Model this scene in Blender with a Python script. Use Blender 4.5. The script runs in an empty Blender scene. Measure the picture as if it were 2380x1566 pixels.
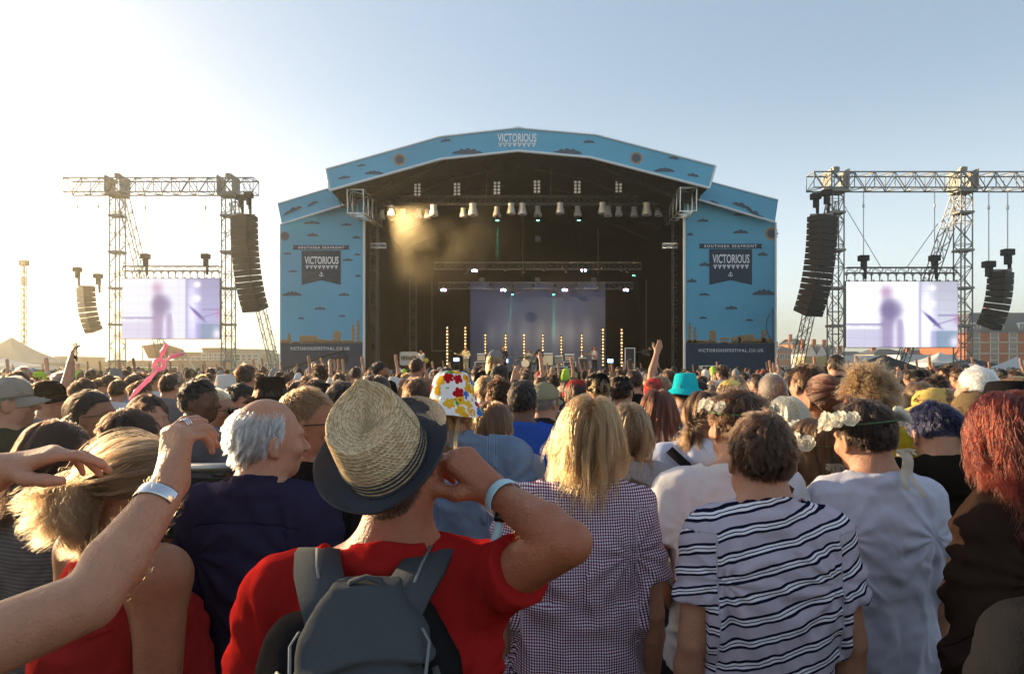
import bpy, math, random
import numpy as np
from mathutils import Vector, Matrix
rad = math.radians
# ------------------------------------------------------------------ camera, world, sun, exposure
FOC, CZ, HV, CU = 1587.0, 1.80, 855.0, 1190.0      # focal length, eye height, horizon row, centre column (photo measured 2380 wide)
def P(u, v, Y):
    return np.array([(u - CU) / FOC * Y, Y, CZ - (v - HV) / FOC * Y])
sc = bpy.context.scene
C = sc.collection
cam_d = bpy.data.cameras.new('camera'); cam = bpy.data.objects.new('camera', cam_d); C.objects.link(cam)
cam.location = (0, 0, CZ); cam.rotation_euler = (rad(90), 0, 0)
cam_d.sensor_width = 36; cam_d.lens = FOC / 2380 * 36; cam_d.shift_y = (HV - 783) / 2380
cam_d.clip_start = 0.05; cam_d.clip_end = 3000
sc.camera = cam
SUN_EL, SUN_AZ = rad(11.5), rad(57)                   # azimuth measured to the left of the view direction
world = bpy.data.worlds.new('World'); sc.world = world; world.use_nodes = True
wn = world.node_tree.nodes; wl = world.node_tree.links
bg = wn['Background']; sky = wn.new('ShaderNodeTexSky'); sky.sky_type = 'NISHITA'
sky.sun_disc = False; sky.sun_elevation = SUN_EL; sky.sun_rotation = -SUN_AZ
sky.air_density = 1.0; sky.dust_density = 0.5; sky.ozone_density = 2.5; sky.altitude = 0
hs_ = wn.new('ShaderNodeHueSaturation'); hs_.inputs['Saturation'].default_value = .95; hs_.inputs['Value'].default_value = 1.15   # thin high cloud
wl.new(sky.outputs[0], hs_.inputs['Color'])
tcw = wn.new('ShaderNodeTexCoord'); sxw = wn.new('ShaderNodeSeparateXYZ'); wl.new(tcw.outputs['Generated'], sxw.inputs[0])        # pale veil of thin cloud low over the horizon
mrw = wn.new('ShaderNodeMapRange'); mrw.interpolation_type = 'SMOOTHERSTEP'; mrw.inputs['From Min'].default_value = -.02; mrw.inputs['From Max'].default_value = .42; mrw.inputs['To Min'].default_value = 1.0; mrw.inputs['To Max'].default_value = 0
wl.new(sxw.outputs[2], mrw.inputs['Value']); vw = wn.new('ShaderNodeVectorMath'); vw.operation = 'SCALE'; vw.inputs[0].default_value = (2.0, 2.05, 2.05); wl.new(mrw.outputs[0], vw.inputs['Scale'])
av = wn.new('ShaderNodeVectorMath'); av.operation = 'ADD'; gmw = wn.new('ShaderNodeGamma'); gmw.inputs[1].default_value = .60; wl.new(hs_.outputs[0], gmw.inputs[0]); smw = wn.new('ShaderNodeVectorMath'); smw.operation = 'SCALE'; smw.inputs['Scale'].default_value = 1.62; wl.new(gmw.outputs[0], smw.inputs[0]); wl.new(smw.outputs[0], av.inputs[0]); wl.new(vw.outputs[0], av.inputs[1]); wl.new(av.outputs[0], bg.inputs[0]); bg.inputs[1].default_value = 0.092
sd = bpy.data.lights.new('sun', 'SUN'); sun = bpy.data.objects.new('sun', sd); C.objects.link(sun)
sd.energy = 5.0; sd.angle = rad(0.6); sd.color = (1.0, 0.77, 0.46)
to_sun = Vector((-math.sin(SUN_AZ) * math.cos(SUN_EL), math.cos(SUN_AZ) * math.cos(SUN_EL), math.sin(SUN_EL)))
sun.rotation_euler = to_sun.to_track_quat('Z', 'Y').to_euler()
sc.view_settings.view_transform = 'Standard'; sc.view_settings.look = 'None'
sc.view_settings.exposure = 1.36; sc.view_settings.gamma = 1.0
sc.cycles.use_denoising = True
sc.cycles.max_bounces = 6; sc.cycles.transparent_max_bounces = 12
sc.cycles.sample_clamp_indirect = 6.0
sc.cycles.volume_step_rate = 4.0
try: sc.cycles.light_sampling_threshold = 0.02
except Exception: pass

# ------------------------------------------------------------------ helpers
def tag(o, label=None, cat=None, group=None, kind=None):
    if label: o['label'] = label
    if cat: o['category'] = cat
    if group: o['group'] = group
    if kind: o['kind'] = kind
    return o
def empty(name, loc=(0, 0, 0), rz=0.0, parent=None):
    o = bpy.data.objects.new(name, None); C.objects.link(o); o.location = loc; o.rotation_euler = (0, 0, rz)
    o.empty_display_size = 0.2
    if parent: o.parent = parent
    return o
def mkmesh(name, V, Fq, material=None, parent=None, smooth=True, attrs=None, loc=None):
    """Fq: (N,4) or (N,3) int array, or a list of arrays, or python list of mixed polygons"""
    me = bpy.data.meshes.new(name)
    V = np.asarray(V, dtype=np.float32)
    if isinstance(Fq, np.ndarray): Fq = [Fq]
    if len(Fq) and isinstance(Fq[0], np.ndarray) and Fq[0].ndim == 2:
        idx = np.concatenate([f.reshape(-1) for f in Fq]).astype(np.int32)
        tot = np.concatenate([np.full(len(f), f.shape[1], dtype=np.int32) for f in Fq])
    else:
        idx = np.array([i for f in Fq for i in f], dtype=np.int32); tot = np.array([len(f) for f in Fq], dtype=np.int32)
    st = np.zeros(len(tot), dtype=np.int32); st[1:] = np.cumsum(tot)[:-1]
    me.vertices.add(len(V)); me.vertices.foreach_set('co', V.ravel())
    me.loops.add(len(idx)); me.loops.foreach_set('vertex_index', idx)
    me.polygons.add(len(tot)); me.polygons.foreach_set('loop_start', st); me.polygons.foreach_set('loop_total', tot)
    me.polygons.foreach_set('use_smooth', np.full(len(tot), bool(smooth)))
    me.update(calc_edges=True); me.validate()
    if attrs:
        for k, a in attrs.items():
            a = np.asarray(a, dtype=np.float32)
            if a.ndim == 1:
                at = me.attributes.new(k, 'FLOAT', 'POINT'); at.data.foreach_set('value', a)
            elif a.shape[1] == 3:
                at = me.attributes.new(k, 'FLOAT_VECTOR', 'POINT'); at.data.foreach_set('vector', a.ravel())
            else:
                at = me.attributes.new(k, 'FLOAT_COLOR', 'POINT'); at.data.foreach_set('color', a.ravel())
    if material: me.materials.append(material)
    o = bpy.data.objects.new(name, me); C.objects.link(o)
    if parent: o.parent = parent
    if loc is not None: o.location = loc
    return o
class MB:
    """collects boxes, bars, tubes and polygons into one mesh"""
    def __init__(s): s.v = []; s.f = []
    def add(s, V, Fs):
        n = len(s.v); s.v += [tuple(p) for p in V]; s.f += [tuple(i + n for i in f) for f in Fs]; return s
    def box(s, x0, x1, y0, y1, z0, z1):
        V = [(x, y, z) for x in (x0, x1) for y in (y0, y1) for z in (z0, z1)]
        return s.add(V, [(0, 1, 3, 2), (4, 6, 7, 5), (0, 4, 5, 1), (2, 3, 7, 6), (0, 2, 6, 4), (1, 5, 7, 3)])
    def bar(s, p, q, r, n=4, r2=None, up=(0, 0, 1)):
        p = Vector(p); q = Vector(q); d = (q - p)
        if d.length < 1e-6: return s
        d.normalize(); u = Vector(up)
        if abs(d.dot(u)) > 0.95: u = Vector((1, 0, 0))
        a = d.cross(u).normalized(); b = d.cross(a)
        r2 = r if r2 is None else r2
        V = []
        for c, rr in ((p, r), (q, r2)):
            for i in range(n):
                t = 2 * math.pi * (i + .5) / n; V.append(c + a * math.cos(t) * rr + b * math.sin(t) * rr)
        Fs = [(i, (i + 1) % n, n + (i + 1) % n, n + i) for i in range(n)]
        Fs += [tuple(range(n))[::-1], tuple(range(n, 2 * n))]
        return s.add(V, Fs)
    def path(s, pts, r, n=6, closed=False):
        m = len(pts)
        for i in range(m - 1 if not closed else m): s.bar(pts[i], pts[(i + 1) % m], r, n)
        return s
    def lathe(s, prof, n=16, c=(0, 0, 0)):
        V = []
        for (r, z) in prof:
            for i in range(n):
                t = 2 * math.pi * i / n; V.append((c[0] + r * math.cos(t), c[1] + r * math.sin(t), c[2] + z))
        Fs = [(j * n + i, j * n + (i + 1) % n, (j + 1) * n + (i + 1) % n, (j + 1) * n + i) for j in range(len(prof) - 1) for i in range(n)]
        return s.add(V, Fs)
    def prism(s, poly, y0, y1):
        """poly: list of (x,z), extruded along y"""
        n = len(poly); V = [(x, y0, z) for x, z in poly] + [(x, y1, z) for x, z in poly]
        Fs = [tuple(range(n)), tuple(range(n, 2 * n))[::-1]] + [(i, (i + 1) % n, n + (i + 1) % n, n + i)[::-1] for i in range(n)]
        return s.add(V, Fs)
    def truss(s, p, q, w, h, step, rc=.03, rl=.015, up=(0, 0, 1)):
        """square lattice truss from p to q"""
        p = Vector(p); q = Vector(q); d = q - p; L = d.length; d.normalize(); u = Vector(up)
        a = d.cross(u).normalized(); b = a.cross(d).normalized()
        cs = [a * sx * w / 2 + b * sy * h / 2 for sx, sy in ((-1, -1), (1, -1), (1, 1), (-1, 1))]
        for c in cs: s.bar(p + c, q + c, rc, 4)
        n = max(2, int(round(L / step)))
        for i in range(n):
            A = p + d * (L * i / n); B = p + d * (L * (i + 1) / n)
            for j in range(4):
                c0, c1 = cs[j], cs[(j + 1) % 4]
                if (i + j) % 2: c0, c1 = c1, c0
                s.bar(A + c0, B + c1, rl, 4)
                if i % 2 == 0: s.bar(A + c0, A + c1, rl, 4)
        for j in range(4): s.bar(q + cs[j], q + cs[(j + 1) % 4], rl, 4)
        return s
    def build(s, name, material, parent=None, smooth=False, loc=None):
        return mkmesh(name, np.array(s.v, dtype=np.float32).reshape(-1, 3), s.f, material, parent, smooth, loc=loc)
MATS = {}
def srgb(r, g, b):
    f = lambda c: (c / 255 / 12.92) if c / 255 <= .04045 else ((c / 255 + .055) / 1.055) ** 2.4
    return (f(r), f(g), f(b), 1)
def pmat(name, color, rough=.6, metal=0., bump=None, var=None, sheen=0., spec=.5, emis=None, trans=None, sss=0., coat=0.):
    """bump=(scale, strength), var=(scale, amount): noise relief and noise variation of the colour"""
    if name in MATS: return MATS[name]
    m = bpy.data.materials.new(name); m.use_nodes = True; N = m.node_tree.nodes; L = m.node_tree.links
    b = N['Principled BSDF']; col = tuple(color)[:3] + (1,)
    b.inputs['Base Color'].default_value = col; b.inputs['Roughness'].default_value = rough; b.inputs['Metallic'].default_value = metal
    b.inputs['Specular IOR Level'].default_value = spec; b.inputs['Sheen Weight'].default_value = sheen
    b.inputs['Coat Weight'].default_value = coat
    if sss: b.inputs['Subsurface Weight'].default_value = sss; b.inputs['Subsurface Radius'].default_value = (.012, .005, .003); b.inputs['Subsurface Scale'].default_value = 1.
    tc = N.new('ShaderNodeTexCoord')
    if var:
        n = N.new('ShaderNodeTexNoise'); n.inputs['Scale'].default_value = var[0]; n.inputs['Detail'].default_value = 5
        L.new(tc.outputs['Object'], n.inputs['Vector'])
        r = N.new('ShaderNodeMapRange'); r.inputs['From Min'].default_value = .3; r.inputs['From Max'].default_value = .7
        r.inputs['To Min'].default_value = 1 - var[1]; r.inputs['To Max'].default_value = 1 + var[1]
        L.new(n.outputs['Fac'], r.inputs['Value'])
        mx = N.new('ShaderNodeVectorMath'); mx.operation = 'SCALE'; mx.inputs[0].default_value = col[:3]
        L.new(r.outputs[0], mx.inputs['Scale']); L.new(mx.outputs[0], b.inputs['Base Color'])
    if bump:
        n = N.new('ShaderNodeTexNoise'); n.inputs['Scale'].default_value = bump[0]; n.inputs['Detail'].default_value = 4
        L.new(tc.outputs['Object'], n.inputs['Vector'])
        bp = N.new('ShaderNodeBump'); bp.inputs['Strength'].default_value = bump[1]; bp.inputs['Distance'].default_value = bump[2] if len(bump) > 2 else .01
        L.new(n.outputs['Fac'], bp.inputs['Height']); L.new(bp.outputs[0], b.inputs['Normal'])
    if emis:
        b.inputs['Emission Color'].default_value = tuple(emis[0])[:3] + (1,); b.inputs['Emission Strength'].default_value = emis[1]
    if trans:
        t = N.new('ShaderNodeBsdfTranslucent'); t.inputs[0].default_value = col
        ms = N.new('ShaderNodeMixShader'); ms.inputs[0].default_value = trans
        out = N['Material Output']; L.new(b.outputs[0], ms.inputs[1]); L.new(t.outputs[0], ms.inputs[2]); L.new(ms.outputs[0], out.inputs[0])
    MATS[name] = m; return m
def textmesh(name, body, size, material, parent, loc, rot=(rad(90), 0, 0), sx=1.0, bold=0.0, extrude=.004, align='CENTER', spacing=1.0):
    cu = bpy.data.curves.new(name, 'FONT'); cu.body = body; cu.size = size; cu.align_x = align; cu.align_y = 'CENTER'
    cu.offset = bold; cu.extrude = extrude; cu.space_character = spacing; cu.resolution_u = 3
    o = bpy.data.objects.new(name, cu); C.objects.link(o)
    dg = bpy.context.evaluated_depsgraph_get(); me = bpy.data.meshes.new_from_object(o.evaluated_get(dg))
    bpy.data.objects.remove(o)
    me.materials.clear(); me.materials.append(material)
    r = bpy.data.objects.new(name, me); C.objects.link(r); r.parent = parent; r.location = loc; r.rotation_euler = rot; r.scale = (sx, 1, 1)
    return r

# ------------------------------------------------------------------ signed-distance bodies
class Field:
    def __init__(s, lo, hi, h, fine=()):
        """fine: list of (lo3, hi3, h) boxes where the grid is finer"""
        s.ax = []
        for k in range(3):
            hk = h[k] if isinstance(h, (tuple, list)) else h
            out = [lo[k]]
            while out[-1] < hi[k]:
                st = hk
                for (a, b, hh) in fine:
                    if a[k] - 1e-6 <= out[-1] < b[k]: st = min(st, hh)
                out.append(out[-1] + st)
            s.ax.append(np.array(out, dtype=np.float32))
        s.F = np.ones([len(a) for a in s.ax], dtype=np.float32)
    def box(s, lo, hi):
        sl = []
        for k in range(3):
            i = max(0, np.searchsorted(s.ax[k], lo[k]) - 1); j = min(len(s.ax[k]), np.searchsorted(s.ax[k], hi[k]) + 1)
            sl.append(slice(i, max(i, j)))
        return tuple(sl)
    def coords(s, sl):
        return s.ax[0][sl[0]][:, None, None], s.ax[1][sl[1]][None, :, None], s.ax[2][sl[2]][None, None, :]
    def op(s, d, lo, hi, k=.0, mode='add', m=.05):
        m = max(m, k)
        sl = s.box(np.array(lo) - m, np.array(hi) + m); 
        if any(q.stop <= q.start for q in sl): return s
        X, Y, Z = s.coords(sl); D = d(X, Y, Z).astype(np.float32); A = s.F[sl]
        if mode == 'add':
            R = np.minimum(A, D)
            if k > 0: hh = np.maximum(k - np.abs(A - D), 0) / k; R = R - hh * hh * k / 4
        elif mode == 'sub':
            R = np.maximum(A, -D)
            if k > 0: hh = np.maximum(k - np.abs(A + D), 0) / k; R = R + hh * hh * k / 4
        else: R = D_and(A, D)
        s.F[sl] = R; return s
    def cone(s, a, b, ra, rb, k=.02, mode='add'):
        a = np.array(a, float); b = np.array(b, float); r = max(ra, rb)
        return s.op(lambda X, Y, Z: dcone(X, Y, Z, a, b, ra, rb), np.minimum(a, b) - r, np.maximum(a, b) + r, k, mode)
    def ell(s, c, r, k=.02, R=None, mode='add'):
        c = np.array(c, float); r = np.array(r, float); m = r.max()
        return s.op(lambda X, Y, Z: dell(X, Y, Z, c, r, R), c - m, c + m, k, mode)
    def chain(s, pts, rs, k=.02, mode='add'):
        for i in range(len(pts) - 1): s.cone(pts[i], pts[i + 1], rs[i], rs[i + 1], k, mode)
        return s
    def cut(s, pt, n, lo, hi):
        """remove what lies on the +n side of the plane, inside the box"""
        sl = s.box(lo, hi); X, Y, Z = s.coords(sl)
        d = (X - pt[0]) * n[0] + (Y - pt[1]) * n[1] + (Z - pt[2]) * n[2]
        s.F[sl] = np.maximum(s.F[sl], d.astype(np.float32)); return s
    def loft(s, zs, cx, cy, rx, ry, k=.02, p=2.3, lo_cut=True):
        zs = np.array(zs, float)
        def d(X, Y, Z):
            z = Z.ravel(); f = lambda a: np.interp(z, zs, a)[None, None, :]
            a, b, c, e = f(cx), f(cy), f(rx), f(ry)
            q = (np.abs((X - a) / c) ** p + np.abs((Y - b) / e) ** p) ** (1 / p)
            dd = (q - 1) * np.minimum(c, e)
            return np.maximum(dd, np.maximum(zs[0] - Z, Z - zs[-1]))
        lo = (min(np.array(cx) - rx), min(np.array(cy) - ry), zs[0]); hi = (max(np.array(cx) + rx), max(np.array(cy) + ry), zs[-1])
        return s.op(d, lo, hi, k)
    def warp(s, fn, lo, hi):
        sl = s.box(lo, hi); X, Y, Z = s.coords(sl); s.F[sl] = s.F[sl] + fn(X, Y, Z).astype(np.float32); return s
    def mesh(s): return surface_nets(s.F, s.ax)
def dcone(X, Y, Z, a, b, ra, rb):
    ab = b - a; L2 = max(float(ab @ ab), 1e-9)
    t = np.clip(((X - a[0]) * ab[0] + (Y - a[1]) * ab[1] + (Z - a[2]) * ab[2]) / L2, 0, 1)
    return np.sqrt((X - a[0] - t * ab[0]) ** 2 + (Y - a[1] - t * ab[1]) ** 2 + (Z - a[2] - t * ab[2]) ** 2) - (ra + (rb - ra) * t)
def dell(X, Y, Z, c, r, R=None):
    x, y, z = X - c[0], Y - c[1], Z - c[2]
    if R is not None:
        R = np.asarray(R); x, y, z = (R[0, 0] * x + R[1, 0] * y + R[2, 0] * z, R[0, 1] * x + R[1, 1] * y + R[2, 1] * z, R[0, 2] * x + R[1, 2] * y + R[2, 2] * z)
    k0 = np.sqrt((x / r[0]) ** 2 + (y / r[1]) ** 2 + (z / r[2]) ** 2)
    k1 = np.sqrt((x / r[0] ** 2) ** 2 + (y / r[1] ** 2) ** 2 + (z / r[2] ** 2) ** 2) + 1e-6
    return k0 * (k0 - 1) / k1
def D_and(a, b): return np.maximum(a, b)
def surface_nets(F, ax):
    nx, ny, nz = F.shape
    S = F < 0
    cnt = np.zeros((nx - 1, ny - 1, nz - 1), dtype=np.int8)
    for i in (0, 1):
        for j in (0, 1):
            for k in (0, 1): cnt += S[i:nx - 1 + i, j:ny - 1 + j, k:nz - 1 + k]
    act = (cnt > 0) & (cnt < 8)
    I, J, K = np.nonzero(act); n = len(I)
    idx = -np.ones(act.shape, dtype=np.int64); idx[I, J, K] = np.arange(n)
    cv = {}
    for i in (0, 1):
        for j in (0, 1):
            for k in (0, 1): cv[(i, j, k)] = F[I + i, J + j, K + k]
    acc = np.zeros((n, 3)); num = np.zeros(n)
    cs = list(cv)
    for a in cs:
        for d in range(3):
            if a[d] == 0:
                b = list(a); b[d] = 1; b = tuple(b); fa, fb = cv[a], cv[b]
                m = (fa < 0) != (fb < 0)
                t = np.where(m, fa / np.where(m, fa - fb, 1), 0)
                pos = np.zeros((n, 3)); 
                for e in range(3): pos[:, e] = a[e]
                pos[:, d] = t
                acc += pos * m[:, None]; num += m
    acc /= num[:, None]
    V = np.zeros((n, 3)); 
    for d, G in enumerate((I, J, K)):
        A = ax[d]; V[:, d] = A[G] + acc[:, d] * (A[G + 1] - A[G])
    Q = []
    # x edges
    for d in range(3):
        sl0 = [slice(1, -1)] * 3; sl0[d] = slice(0, -1); sl1 = list(sl0); sl1[d] = slice(1, None)
        A = S[tuple(sl0)]; B = S[tuple(sl1)]; M = A != B
        g = np.array(np.nonzero(M)); 
        if g.shape[1] == 0: continue
        sgn = A[tuple(g)]
        o = [1, 1, 1]; o[d] = 0; g = g + np.array(o)[:, None]
        e1, e2 = [(1, 2), (2, 0), (0, 1)][d]
        def at(da, db):
            h = g.copy(); h[e1] -= da; h[e2] -= db; return idx[tuple(h)]
        q = np.stack([at(1, 1), at(0, 1), at(0, 0), at(1, 0)], 1)
        q[~sgn] = q[~sgn][:, ::-1]; Q.append(q)
    Q = np.concatenate(Q); Q = Q[(Q >= 0).all(1)]
    return V, Q
def rotm(yaw=0, pitch=0, roll=0):
    """head turn: yaw about z (+ to the person's left), pitch (+ chin down), roll (+ towards the right shoulder)"""
    return np.array(Matrix.Rotation(yaw, 3, 'Z') @ Matrix.Rotation(-pitch, 3, 'X') @ Matrix.Rotation(roll, 3, 'Y'))
def wav(X, Y, Z, seed, f, n=5):
    r = np.random.RandomState(seed); o = 0
    for i in range(n):
        k = r.normal(size=3) * f; o = o + np.sin(k[0] * X + k[1] * Y + k[2] * Z + r.uniform(0, 6.28))
    return o / math.sqrt(n)
# ------------------------------------------------------------------ skin, hair and cloth materials
def skin_mat(key):
    cols = {'fair': (.46, .225, .135), 'tan': (.30, .125, .060), 'red': (.36, .120, .056), 'brown': (.13, .055, .028), 'dark': (.07, .03, .018), 'pale': (.52, .30, .21)}
    name = 'skin_' + key
    if name in MATS: return MATS[name]
    m = pmat(name, cols[key], .48, sss=.06, spec=.42, bump=(200, .30))
    N = m.node_tree.nodes; L = m.node_tree.links; b = N['Principled BSDF']
    tc = N.new('ShaderNodeTexCoord'); n = N.new('ShaderNodeTexNoise'); n.inputs['Scale'].default_value = 14; n.inputs['Detail'].default_value = 5
    L.new(tc.outputs['Object'], n.inputs['Vector'])
    mx = N.new('ShaderNodeMix'); mx.data_type = 'RGBA'; c = cols[key]
    mx.inputs['A'].default_value = (c[0] * .86, c[1] * .78, c[2] * .74, 1); mx.inputs['B'].default_value = (min(1, c[0] * 1.12), c[1] * 1.16, c[2] * 1.18, 1)
    L.new(n.outputs['Fac'], mx.inputs['Factor'])
    fr = N.new('ShaderNodeTexNoise'); fr.inputs['Scale'].default_value = 130; fr.inputs['Detail'].default_value = 2; L.new(tc.outputs['Object'], fr.inputs['Vector'])
    fm = N.new('ShaderNodeMapRange'); fm.inputs['From Min'].default_value = .60; fm.inputs['From Max'].default_value = .72; fm.inputs['To Min'].default_value = 1; fm.inputs['To Max'].default_value = .86; L.new(fr.outputs['Fac'], fm.inputs['Value'])
    n3 = N.new('ShaderNodeTexNoise'); n3.inputs['Scale'].default_value = 48; n3.inputs['Detail'].default_value = 3; L.new(tc.outputs['Object'], n3.inputs['Vector']); f3 = N.new('ShaderNodeMapRange'); f3.inputs['To Min'].default_value = .86; f3.inputs['To Max'].default_value = 1.14; L.new(n3.outputs['Fac'], f3.inputs['Value'])
    mf = N.new('ShaderNodeMath'); mf.operation = 'MULTIPLY'; L.new(fm.outputs[0], mf.inputs[0]); L.new(f3.outputs[0], mf.inputs[1]); sf = N.new('ShaderNodeVectorMath'); sf.operation = 'SCALE'; L.new(mx.outputs['Result'], sf.inputs[0]); L.new(mf.outputs[0], sf.inputs['Scale'])
    at = N.new('ShaderNodeAttribute'); at.attribute_name = 'scalp'
    m2 = N.new('ShaderNodeMix'); m2.data_type = 'RGBA'
    a2 = N.new('ShaderNodeAttribute'); a2.attribute_name = 'scalpcol'
    L.new(at.outputs['Fac'], m2.inputs['Factor']); L.new(sf.outputs[0], m2.inputs['A']); L.new(a2.outputs['Color'], m2.inputs['B'])
    L.new(m2.outputs['Result'], b.inputs['Base Color'])
    return m
def hair_mat(key, col, light=None):
    name = 'hair_' + key
    if name in MATS: return MATS[name]
    m = bpy.data.materials.new(name); m.use_nodes = True; N = m.node_tree.nodes; L = m.node_tree.links
    N.remove(N['Principled BSDF']); b = N.new('ShaderNodeBsdfHairPrincipled'); b.parametrization = 'COLOR'
    hi = N.new('ShaderNodeHairInfo'); mx = N.new('ShaderNodeMix'); mx.data_type = 'RGBA'
    light = light or tuple(min(1, c * 1.45) for c in col)
    mx.inputs['A'].default_value = tuple(c * .55 for c in col) + (1,); mx.inputs['B'].default_value = tuple(light) + (1,)
    L.new(hi.outputs['Random'], mx.inputs['Factor']); L.new(mx.outputs['Result'], b.inputs['Color'])
    b.inputs['Roughness'].default_value = .32; b.inputs['Radial Roughness'].default_value = .5
    L.new(b.outputs[0], N['Material Output'].inputs[0]); MATS[name] = m; return m
HAIRC = {'black': (.008, .006, .005), 'dark': (.016, .008, .005), 'brown': (.030, .013, .006), 'midbrown': (.062, .028, .012), 'blond': (.205, .090, .030),
         'grey': (.18, .155, .13), 'white': (.66, .63, .58), 'red': (.055, .005, .002), 'auburn': (.045, .012, .006), 'navy': (.008, .008, .024), 'dirty': (.125, .065, .028), 'platinum': (.55, .40, .23), 'sandy': (.125, .066, .030)}
def hmat(k): return hair_mat(k, HAIRC[k])
def cloth(key, col, rough=.85, weave=900, fold=.0, var=.06, sheen=.0, trans=0.):
    m = pmat('cloth_' + key, col, rough, bump=(weave, .25), var=(6, var), sheen=sheen, spec=.0, trans=trans or None); wrinkle(m); return m
def wrinkle(m, amt=.25):
    N = m.node_tree.nodes; L = m.node_tree.links
    if 'wrinkle_bump' in N: return
    b1 = [n for n in N if n.bl_idname == 'ShaderNodeBump']
    if not b1: return
    tc = N.new('ShaderNodeTexCoord'); mp = N.new('ShaderNodeMapping'); mp.inputs['Scale'].default_value = (1, 1, .55); mp.inputs['Rotation'].default_value = (.3, .5, .2); L.new(tc.outputs['Object'], mp.inputs[0])
    n = N.new('ShaderNodeTexNoise'); n.inputs['Scale'].default_value = 13; n.inputs['Detail'].default_value = 3; n.inputs['Roughness'].default_value = .45; n.inputs['Distortion'].default_value = 1.3; L.new(mp.outputs[0], n.inputs['Vector'])
    a = N.new('ShaderNodeMath'); a.operation = 'SUBTRACT'; L.new(n.outputs['Fac'], a.inputs[0]); a.inputs[1].default_value = .5; c = N.new('ShaderNodeMath'); c.operation = 'ABSOLUTE'; L.new(a.outputs[0], c.inputs[0])
    p = N.new('ShaderNodeMath'); p.operation = 'POWER'; L.new(c.outputs[0], p.inputs[0]); p.inputs[1].default_value = 1.5
    bb = N.new('ShaderNodeBump'); bb.name = 'wrinkle_bump'; bb.inputs['Strength'].default_value = amt; bb.inputs['Distance'].default_value = .035; L.new(p.outputs[0], bb.inputs['Height']); L.new(bb.outputs[0], b1[-1].inputs['Normal'])
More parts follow.
